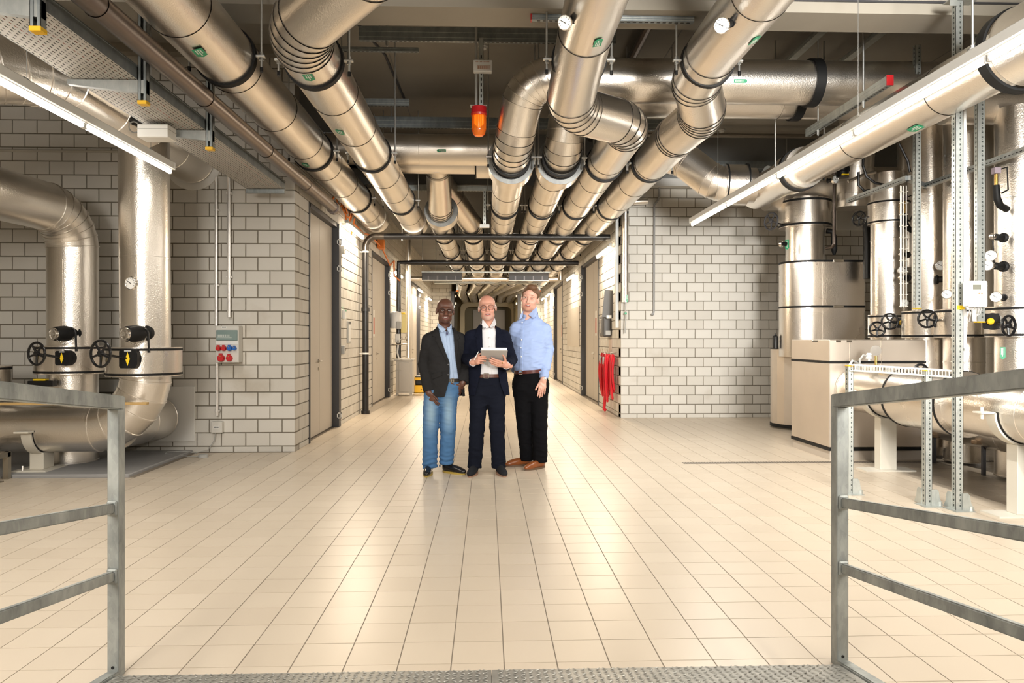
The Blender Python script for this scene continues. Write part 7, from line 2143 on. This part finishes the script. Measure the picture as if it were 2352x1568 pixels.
    J.sub(lambda p: np.maximum(op(p[:, 0], p[:, 2]), p[:, 1]-0.02), 0.0)
    ctop = M.poly([(1100, 700), (1100, 728), (1108, 748), (1138, 748), (1146, 728), (1146, 700)])
    J.sub(lambda p: np.maximum(ctop(p[:, 0], p[:, 2]), p[:, 1]-0.0), 0.0)
    M.mesh(J, (-0.32, -0.30, 0.785), (0.34, 0.18, 1.51), 0.005, 'jacket', JK)
    J0 = jack(); lo, hi = (-0.2, -0.2, 0.95), (0.2, 0.06, 1.5)
    patch(M, J0, [(1107, 737), (1099, 746), (1090, 772), (1096, 777), (1093, 782), (1105, 850), (1109, 800)], 0.008, 'lapel', JK, lo, hi)
    patch(M, J0, [(1139, 737), (1147, 746), (1157, 772), (1151, 777), (1154, 782), (1143, 850), (1138, 800)], 0.008, 'lapel', JK, lo, hi)
    for c_, d_, r_ in (((-0.134, -0.243, 1.130), (0.3, -0.95, -0.1), 0.036), ((0.192, -0.243, 1.10), (-0.2, -0.97, -0.1), 0.036)):
        c_ = Vector(np.array(c_)+off); MB().ring(c_, d_, r_-0.004, r_+0.002, 0.026, 24).build('shirt_cuff', SH, o, angle=40)
    bw_ = MB(); bw_.ring(Vector(np.array((0.15, -0.292, 1.125))+off), (-0.86, -0.46, 0.2), 0.0085, 0.0105, 0.005, 14); bw_.build('ring', BRASS, o)
    SU = cloth('black_suede', (0.016, 0.017, 0.020), (0.022, 0.023, 0.027), 0.95); SL = mat('tan_sole', (0.30, 0.17, 0.11), 0.6)
    for hx, yw_ in ((-0.118, -0.17), (0.120, 0.20)):
        shoe(o, (hx, 0.075, 0), yw_, 0.29, SU, SL, off, None)
    # tablet and pen (held things stay things of their own)
    tb = empty('tablet', tuple(np.array((x(1134), -0.315, z(814)))+off), 'grey tablet with a white cover edge, held by the middle man', 'tablet')
    C = np.array((x(1134), -0.318, z(815)))+off; U = np.array((0.0, -0.83, 0.56)); X = np.array((1.0, 0, -0.01)); Nn = np.array((0, -0.56, -0.83))
    def slab(w, h, t, sh, shift, nm, m_, ch=0.0):
        m = MB(); vs = []
        for q in (0, t):
            for a, b in ((-1, -1), (1, -1), (1, 1), (-1, 1)):
                ww = w/2*(1.06 if b > 0 else 0.94)
                vs.append(tuple(C + X*(a*ww) + U*(b*h/2+sh) - Nn*(shift+q)))
        m.add(vs, [(0,1,2,3),(7,6,5,4),(0,4,5,1),(1,5,6,2),(2,6,7,3),(3,7,4,0)]); return m.build(nm, m_, tb, smooth=False)
    slab(0.245, 0.175, 0.006, 0, 0, 'back_cover', mat('tablet_grey', (0.40, 0.38, 0.36), 0.5))
    slab(0.232, 0.180, 0.022, 0.006, 0.006, 'page_block', mat('paper_white', (0.85, 0.85, 0.84), 0.5))
    slab(0.20, 0.010, 0.004, -0.088, -0.003, 'hinge_edge', mat('tablet_edge', (0.28, 0.27, 0.22), 0.5))
    pn = empty('pen', tuple(np.array((x(1094), -0.31, z(815)))+off), 'white pen between the fingers of the middle man', 'pen')
    a_ = np.array((x(1090.5), -0.355, z(824)))+off; b_ = np.array((x(1099), -0.300, z(808)))+off
    MB().tube([a_, b_], 0.0045, 8).build('barrel', WHITE, pn); MB().tube([b_, b_ + (b_-a_)*0.25], [0.0045, 0.002], 8).build('tip', CHROME, pn)

# ============================================================ left man
def left_man():
    M = Man('man in dark grey blazer and faded blue jeans, one hand in pocket', 1012, 7.3)
    o, off = M.o, M.off; x, z = M.x, M.z
    skin = (0.105, 0.043, 0.026)
    H = Head((0.046, -0.010, 1.632), rotm(0.16, 0.0, 0.035), 1.08, 1.02)
    B = SDF(); H.build(B, jaw=0.94, nose=1.25)
    rows = [(0.84, 0.06, 0.01, 0.12, 0.09), (1.0, 0.05, 0.01, 0.12, 0.09), (1.3, 0.035, 0.01, 0.14, 0.09), (1.40, 0.035, 0.02, 0.12, 0.075), (1.46, 0.04, 0.025, 0.062, 0.06)]
    lw = (-0.112, -0.07, 0.825); rw = (0.222, -0.050, 0.912)
    body_core(B, rows, [[(-0.05, 0, 0.82), (-0.10, 0, 0.45), (-0.11, 0.02, 0.1)], [(0.09, 0.02, 0.82), (0.075, 0.02, 0.45), (0.05, 0.06, 0.12)]],
              [[(-0.13, 0.01, 1.37), (-0.175, 0.03, 1.10), lw], [(0.19, 0.02, 1.37), (0.265, 0.07, 1.10), rw]])
    hand(B, lw, (0.42, -0.18, -0.88), (-0.45, -0.88, 0.0), (0.9, -0.3, 0.0), curls=((0.35, 0.5, 0.3), (0.42, 0.5, 0.3), (0.48, 0.5, 0.3), (0.52, 0.5, 0.3)), thumb=(0.85, 0.40, -0.1), tcurl=0.1)
    hand(B, rw, (-0.42, 0.12, -0.90), (0.45, -0.88, -0.1), (-0.9, -0.3, 0.3), curls=((0.15, 0.2, 0.2),)*4, thumb=(0.30, 0.95, -0.1), tcurl=-0.2)
    colr = blends(skin, [(blob(H, (0, -0.085, -0.075), (0.055, 0.05, 0.045), 0.5, 0.5), (0.055, 0.025, 0.017)),
                         (blob(H, (0, -0.108, -0.022), (0.022, 0.025, 0.022), 0.9, 0.6), (0.22, 0.075, 0.04)),
                         (blob(H, (-0.04, -0.08, -0.02), (0.028, 0.03, 0.025), 0.9, 0.5), (0.19, 0.075, 0.042)), (blob(H, (0.04, -0.08, -0.02), (0.028, 0.03, 0.025), 0.9, 0.5), (0.19, 0.075, 0.042)),
                         (blob(H, (0, 0.05, 0.06), (0.088, 0.085, 0.085), 0.35, 0.6), (0.035, 0.020, 0.015)),
                         (blob(H, (0, -0.092, -0.064), (0.038, 0.025, 0.019), 0.30, 0.8), (0.17, 0.055, 0.045)),
                         (blob(H, (0, -0.084, -0.0620), (0.027, 0.0115, 0.0075), 0.25, 0.95), (0.04, 0.012, 0.012))])
    M.mesh(B, (-0.30, -0.25, 0.05), (0.34, 0.16, 1.79), 0.004, 'body', SKIN, color=colr)
    IR = mat('iris_dark', (0.015, 0.010, 0.008), 0.15)
    eyes(H, o, IR, off); teeth(H, o, off); H.lids(o, off, mat('eyelid_dark', (0.075, 0.030, 0.019), 0.45)); brows(H, o, off, mat('brow_black', (0.012, 0.009, 0.008), 0.8))
    glasses(H, o, off, 0.0265, mat('glasses_black', (0.02, 0.018, 0.018), 0.2), square=True)
    SH = cloth('pale_blue_shirt', (0.42, 0.53, 0.72), (0.37, 0.48, 0.66), 0.8, 14)
    S = SDF(); S.loft([(0.935, 0.065, 0.0, 0.155, 0.112), (1.10, 0.045, 0.0, 0.15, 0.11), (1.25, 0.036, 0.0, 0.158, 0.11), (1.34, 0.036, 0.01, 0.15, 0.10), (1.42, 0.04, 0.015, 0.10, 0.082), (1.465, 0.042, 0.02, 0.066, 0.066)], 0.0)
    vn = M.poly([(1010, 745), (1036, 745), (1027, 763)])
    S.sub(lambda p: np.maximum(vn(p[:, 0], p[:, 2]), p[:, 1]+0.03))
    S.disp(folds(5, 0.0045))
    M.mesh(S, (-0.16, -0.15, 0.925), (0.25, 0.13, 1.48), 0.005, 'shirt', SH)
    patch(M, S, [(1024, 762), (1032, 762), (1044, 868), (1037, 868)], 0.004, 'placket', SH, (0.02, -0.15, 0.93), (0.16, 0.0, 1.46))
    collar_stand(o, off, 0.043, 0.015, 1.442, 1.50, 0.062, 0.064, 0.028, SH, 0.42, 0.004)
    flap(o, [(x(1005), -0.030, z(741)), (x(1025), -0.088, z(757)), (x(1017), -0.118, z(764)), (x(1006), -0.095, z(750))], SH, off)
    flap(o, [(x(1037), -0.030, z(746)), (x(1028), -0.088, z(757)), (x(1035), -0.118, z(768)), (x(1038), -0.095, z(756))], SH, off)
    NV = mat('navy_thread', (0.03, 0.03, 0.10), 0.6)
    flap(o, [(x(1026), -0.110, z(764)), (x(1029), -0.114, z(761)), (x(1030.5), -0.116, z(767)), (x(1028), -0.115, z(772))], NV, off, name='neck_trim')
    JN = mat_vcol('blue_denim', 0.9, (500, 0.3, 0.001))
    T = SDF(); T.loft([(0.68, 0.0, 0.0, 0.09, 0.06), (0.78, 0.02, 0.0, 0.158, 0.102), (0.88, 0.05, 0.0, 0.16, 0.115), (0.955, 0.065, 0.0, 0.152, 0.110)], 0.0)
    for pts in ([(-0.082, 0, 0.80), (-0.103, -0.005, 0.46), (-0.108, 0.02, 0.065)], [(0.082, 0.02, 0.80), (0.075, 0.01, 0.46), (0.055, 0.055, 0.09)]):
        T.caps(pts[0], pts[1], 0.086, 0.074, 0.03); T.caps(pts[1], pts[2], 0.074, 0.070, 0.02)
    T.cut(lambda p: 0.060+0.03*(p[:, 0] > 0)-p[:, 2])
    def hemf(p): return -0.006*np.clip((0.24-p[:, 2])/0.15, 0, 1)*np.sin(p[:, 2]*130+2.0*np.sin(p[:, 0]*25))
    T.disp(folds(6, 0.0065)); T.disp(hemf)
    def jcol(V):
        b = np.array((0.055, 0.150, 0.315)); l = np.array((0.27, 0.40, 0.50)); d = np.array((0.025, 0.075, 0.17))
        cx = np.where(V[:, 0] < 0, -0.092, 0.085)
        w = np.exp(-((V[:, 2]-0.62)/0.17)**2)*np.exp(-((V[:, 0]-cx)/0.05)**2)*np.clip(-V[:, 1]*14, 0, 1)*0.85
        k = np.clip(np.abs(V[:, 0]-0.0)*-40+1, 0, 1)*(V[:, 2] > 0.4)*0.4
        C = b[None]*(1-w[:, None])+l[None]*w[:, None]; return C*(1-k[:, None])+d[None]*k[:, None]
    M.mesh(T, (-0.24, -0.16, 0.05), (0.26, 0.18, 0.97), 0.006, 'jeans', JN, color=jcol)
    bl = belt_ring(o, 0.945, 0.065, 0.0, 0.157, 0.115, mat('black_leather_belt', (0.018, 0.014, 0.012), 0.35), off)
    buckle(bl, x(1041), -0.122, 0.945, off, 0.02, 0.04)
    JK = cloth('charcoal_blazer', (0.018, 0.0175, 0.018), (0.025, 0.0245, 0.025), 0.9)
    def jack():
        J = SDF(); J.loft([(0.785, 0.060, 0.005, 0.185, 0.145), (0.95, 0.050, 0.0, 0.180, 0.136), (1.10, 0.040, 0.0, 0.172, 0.130), (1.25, 0.036, 0.0, 0.182, 0.130), (1.345, 0.036, 0.01, 0.176, 0.118), (1.415, 0.038, 0.015, 0.130, 0.096), (1.455, 0.042, 0.02, 0.084, 0.080), (1.485, 0.044, 0.025, 0.072, 0.072)], 0.0)
        for sx in (-1, 1): J.caps((sx*0.05+0.042, 0.02, 1.41), (sx*0.135+0.038, 0.012, 1.36), 0.055, 0.060, 0.03)
        for pts in ([(-0.120, 0.01, 1.345), (-0.168, 0.03, 1.10), (-0.113, -0.06, 0.835)], [(0.195, 0.015, 1.345), (0.265, 0.07, 1.11), (0.228, -0.05, 0.925)]):
            J.caps(pts[0], pts[1], 0.070, 0.058, 0.035); J.caps(pts[1], pts[2], 0.058, 0.055, 0.02)
        for w_, d_ in (((-0.113, -0.06, 0.838), (0.2, -0.25, -0.95)), ((0.228, -0.05, 0.925), (-0.2, -0.45, -0.85))):
            w_ = np.array(w_); d_ = np.array(d_)/np.linalg.norm(d_)
            J.sub(lambda p, w_=w_, d_=d_: np.maximum(0.0 - (p-w_)@d_, np.sqrt(((p-w_)**2).sum(1))-0.075), 0.0)
        J.disp(folds(8, 0.0055))
        return J
    J = jack()
    op = M.poly([(1003, 738), (1006, 755), (1020, 795), (1034, 832), (1034, 868), (1028, 890), (1018, 925), (1066, 925), (1060, 895), (1053, 862), (1048, 830), (1045, 795), (1041, 755), (1040, 738)])
    J.sub(lambda p: np.maximum(op(p[:, 0], p[:, 2]), p[:, 1]-0.02), 0.0)
    M.mesh(J, (-0.26, -0.20, 0.775), (0.35, 0.18, 1.49), 0.005, 'blazer', JK)
    J0 = jack(); lo, hi = (-0.12, -0.2, 0.95), (0.24, 0.06, 1.49)
    patch(M, J0, [(1004, 744), (996, 752), (993, 772), (1003, 775), (1001, 781), (1032, 838), (1034, 832), (1020, 795)], 0.009, 'lapel', JK, lo, hi)
    patch(M, J0, [(1041, 750), (1047, 756), (1057, 776), (1051, 781), (1055, 786), (1049, 835), (1045, 795)], 0.009, 'lapel', JK, lo, hi)
    patch(M, J0, [(992, 858), (1017, 851), (1018, 861), (994, 870)], 0.008, 'pocket_flap', JK, (-0.12, -0.2, 0.9), (0.1, 0.06, 1.1))
    BT = mat('dark_button', (0.02, 0.018, 0.018), 0.3)
    buttons(o, [(x(1031), -0.139, z(836)), (x(1031), -0.141, z(859))], BT, off, 0.009)
    buttons(o, [(x(970), -0.09, z(893)), (x(971.5), -0.095, z(900))], BT, off, 0.006)
    SO = mat('black_polished_leather', (0.012, 0.011, 0.011), 0.18); SL = mat('yellow_welt_sole', (0.42, 0.30, 0.06), 0.5)
    shoe(o, (-0.122, 0.09, 0), -0.02, 0.29, SO, SL, off, BLACK, w=0.045)
    shoe(o, (0.020, 0.10, 0), 0.90, 0.29, SO, SL, off, BLACK, w=0.045)

# ============================================================ right man
def right_man():
    M = Man('tall man with brown hair in a light blue shirt and black trousers', 1218, 7.65)
    o, off = M.o, M.off; x, z = M.x, M.z
    skin = (0.64, 0.36, 0.275)
    H = Head((-0.004, -0.012, 1.774), rotm(-0.22, 0.0, 0.15), 1.12, 1.10)
    B = SDF(); H.build(B, jaw=1.04, neck=0.066)
    rows = [(0.9, 0.01, 0.01, 0.13, 0.09), (1.1, 0.005, 0.01, 0.13, 0.09), (1.4, 0.005, 0.01, 0.14, 0.095), (1.52, 0.005, 0.02, 0.13, 0.08), (1.60, 0.005, 0.025, 0.066, 0.062)]
    rw = (0.128, -0.145, 0.940); lw = (-0.15, 0.16, 1.02)
    body_core(B, rows, [[(-0.08, 0.02, 0.9), (-0.06, 0.05, 0.42), (-0.035, 0.10, 0.1)], [(0.09, 0, 0.9), (0.10, -0.03, 0.45), (0.10, -0.04, 0.1)]],
              [[(0.145, 0.02, 1.46), (0.185, 0.02, 1.23), rw], [(-0.14, 0.02, 1.46), (-0.21, 0.08, 1.25), lw]])
    hand(B, rw, (-0.14, -0.10, -0.98), (0.05, -1, 0.05), (-1, -0.1, 0), curls=((0.10, 0.25, 0.2), (0.14, 0.28, 0.2), (0.18, 0.3, 0.2), (0.22, 0.3, 0.2)), thumb=(0.86, 0.42, 0.15), sc=1.06, spread=0.05)
    hand(B, lw, (0.35, -0.05, -0.93), (-0.9, -0.4, 0), (0.3, -0.9, 0), curls=((0.2, 0.3, 0.2),)*4)
    colr = blends(skin, [(blob(H, (0, -0.075, -0.088), (0.068, 0.075, 0.050), 0.45, 0.62), (0.40, 0.185, 0.115)),
                         (blob(H, (0, -0.098, -0.046), (0.034, 0.02, 0.010), 0.5, 0.5), (0.42, 0.20, 0.125)),
                         (blob(H, (-0.04, -0.08, -0.022), (0.03, 0.03, 0.026), 0.9, 0.35), (0.68, 0.26, 0.20)), (blob(H, (0.04, -0.08, -0.022), (0.03, 0.03, 0.026), 0.9, 0.35), (0.68, 0.26, 0.20)),
                         (blob(H, (0, -0.092, -0.0625), (0.038, 0.025, 0.018), 0.30, 0.75), (0.52, 0.17, 0.14)),
                         (blob(H, (0, -0.084, -0.0620), (0.027, 0.0115, 0.0075), 0.25, 0.95), (0.14, 0.035, 0.03))])
    M.mesh(B, (-0.32, -0.25, 0.05), (0.32, 0.2, 1.94), 0.004, 'body', SKIN, color=colr)
    IR = mat('iris_hazel', (0.05, 0.04, 0.03), 0.15)
    HR = mat('brown_hair', (0.085, 0.038, 0.016), 0.55, bump=(260, 0.7, 0.004), var=(90, (0.15, 0.072, 0.032), 0.25))
    eyes(H, o, IR, off); teeth(H, o, off); H.lids(o, off, mat('eyelid_fair', (0.58, 0.31, 0.23), 0.5)); brows(H, o, off, mat('brow_brown', (0.13, 0.065, 0.035), 0.8))
    K = SDF()
    K.ell(H.p(0, 0.020, 0.055), np.array((0.084, 0.104, 0.090))*np.array([H.w, 1, H.h]), 0.0, H.R)
    K.ell(H.p(0.01, -0.055, 0.118), np.array((0.055, 0.045, 0.030)), 0.025, H.R)
    def facecut(p):
        q = H.loc(p)
        hairline = 0.083 + 0.012*np.cos(q[:, 0]*45) - 0.5*np.abs(q[:, 0])**1.2*0.6
        f1 = np.maximum(q[:, 2]-hairline, q[:, 1]+0.035+0.35*np.clip(np.abs(q[:, 0])-0.055, 0, 1)*-1)   # keeps the forehead and face clear
        f2 = np.maximum(q[:, 2]+0.025, q[:, 1]-0.035)
        f3 = q[:, 2]+0.075
        return np.minimum(np.minimum(f1, np.maximum(q[:, 2]-0.0, q[:, 1]+0.002)), np.minimum(f2, f3))
    K.sub(facecut, 0.006)
    K.disp(folds(11, 0.0028))
    c = H.c
    M.mesh(K, c-np.array((0.13, 0.15, 0.12)), c+np.array((0.13, 0.16, 0.18)), 0.004, 'hair', HR)
    SH = cloth('light_blue_shirt', (0.335, 0.435, 0.69), (0.30, 0.395, 0.645), 0.75, 14)
    S = SDF(); S.loft([(1.005, 0.008, 0.0, 0.172, 0.128), (1.10, 0.002, -0.005, 0.180, 0.140), (1.22, 0.0, -0.005, 0.180, 0.142), (1.36, 0.004, 0.0, 0.185, 0.135), (1.44, 0.006, 0.01, 0.178, 0.122), (1.53, 0.006, 0.015, 0.110, 0.092), (1.585, 0.004, 0.02, 0.082, 0.076), (1.61, 0.004, 0.02, 0.068, 0.068)], 0.0)
    for sx in (-1, 1): S.caps((sx*0.045, 0.02, 1.545), (sx*0.140, 0.012, 1.475), 0.050, 0.060, 0.03)
    for pts in ([(0.148, 0.012, 1.452), (0.192, 0.02, 1.235), (0.132, -0.135, 0.955)], [(-0.140, 0.015, 1.452), (-0.205, 0.08, 1.25), (-0.15, 0.15, 1.03)]):
        S.caps(pts[0], pts[1], 0.070, 0.058, 0.035); S.caps(pts[1], pts[2], 0.058, 0.043, 0.02)
    vn = M.poly([(1201, 708), (1232, 708), (1232, 722), (1200, 740), (1197, 731)])
    S.sub(lambda p: np.maximum(vn(p[:, 0], p[:, 2]), p[:, 1]+0.035))
    w_ = np.array((0.131, -0.137, 0.952)); d_ = np.array((-0.18, -0.45, -0.87)); d_ = d_/np.linalg.norm(d_)
    S.sub(lambda p: np.maximum(0.0 - (p-w_)@d_, np.sqrt(((p-w_)**2).sum(1))-0.08), 0.0)
    S.disp(folds(12, 0.0085))
    M.mesh(S, (-0.31, -0.22, 0.90), (0.31, 0.24, 1.615), 0.005, 'shirt', SH)
    patch(M, S, [(1194, 738), (1202, 736), (1199, 852), (1191, 853)], 0.004, 'placket', SH, (-0.14, -0.2, 0.98), (-0.05, 0.0, 1.6))
    collar_stand(o, off, 0.0, 0.012, 1.572, 1.640, 0.076, 0.074, 0.030, SH, 0.6, 0.006)
    flap(o, [(x(1231.5), -0.035, z(705)), (x(1213.5), -0.082, z(724)), (x(1224.5), -0.120, z(733)), (x(1234.0), -0.070, z(719))], SH, off, 0.006)
    flap(o, [(x(1201), -0.035, z(714)), (x(1198), -0.080, z(731)), (x(1191.5), -0.108, z(734)), (x(1193.5), -0.075, z(724))], SH, off, 0.006)
    buttons(o, [(x(1198), -0.135, z(741)), (x(1196.5), -0.150, z(780)), (x(1195), -0.152, z(798)), (x(1196), -0.150, z(818))], WHITE, off, 0.006)
    TR = cloth('black_trousers', (0.0028, 0.0028, 0.004), (0.005, 0.005, 0.006), 0.9)
    T = SDF(); T.loft([(0.71, 0.005, 0.0, 0.11, 0.07), (0.82, 0.005, 0.0, 0.180, 0.120), (0.92, 0.006, 0.0, 0.186, 0.130), (1.015, 0.008, 0.0, 0.170, 0.126)], 0.0)
    for pts in ([(-0.088, 0.015, 0.86), (-0.058, 0.045, 0.42), (-0.030, 0.10, 0.09)], [(0.090, 0.0, 0.86), (0.098, -0.03, 0.45), (0.105, -0.02, 0.08)]):
        T.caps(pts[0], pts[1], 0.100, 0.078, 0.03); T.caps(pts[1], pts[2], 0.078, 0.072, 0.02)
    T.cut(lambda p: 0.062-p[:, 2])
    T.disp(folds(13, 0.0065))
    M.mesh(T, (-0.24, -0.18, 0.05), (0.24, 0.2, 1.03), 0.006, 'trousers', TR)
    bl = belt_ring(o, 1.018, 0.008, 0.0, 0.175, 0.132, mat('oxblood_belt', (0.085, 0.020, 0.016), 0.22), off, 0.036, tilt=0.012)
    buckle(bl, x(1194), -0.130, 1.012, off)
    c_ = Vector(np.array((0.146, -0.030, 0.948))+off); MB().ring(c_, (-0.18, -0.25, -0.95), 0.029, 0.034, 0.020, 22).build('watch_strap', BLACK, o, angle=40)
    MB().lathe(Vector(np.array((0.146, -0.172, 0.950))+off), (0, -1, 0.1), [(0, 0.014), (0.006, 0.014), (0.007, 0.011)], 16).build('watch_face', CHROME, o)
    SO = mat('tan_leather', (0.28, 0.085, 0.022), 0.28, var=(18, (0.19, 0.055, 0.016), 0.3)); SL = mat('brown_sole', (0.12, 0.07, 0.04), 0.5)
    shoe(o, (0.150, 0.02, 0), -0.78, 0.30, SO, SL, off, mat('dark_lace', (0.02, 0.015, 0.012), 0.7), w=0.046)
    shoe(o, (0.020, 0.165, 0), -1.15, 0.30, SO, SL, off, mat('dark_lace', (0.02, 0.015, 0.012), 0.7), w=0.046)

left_man(); middle_man(); right_man()
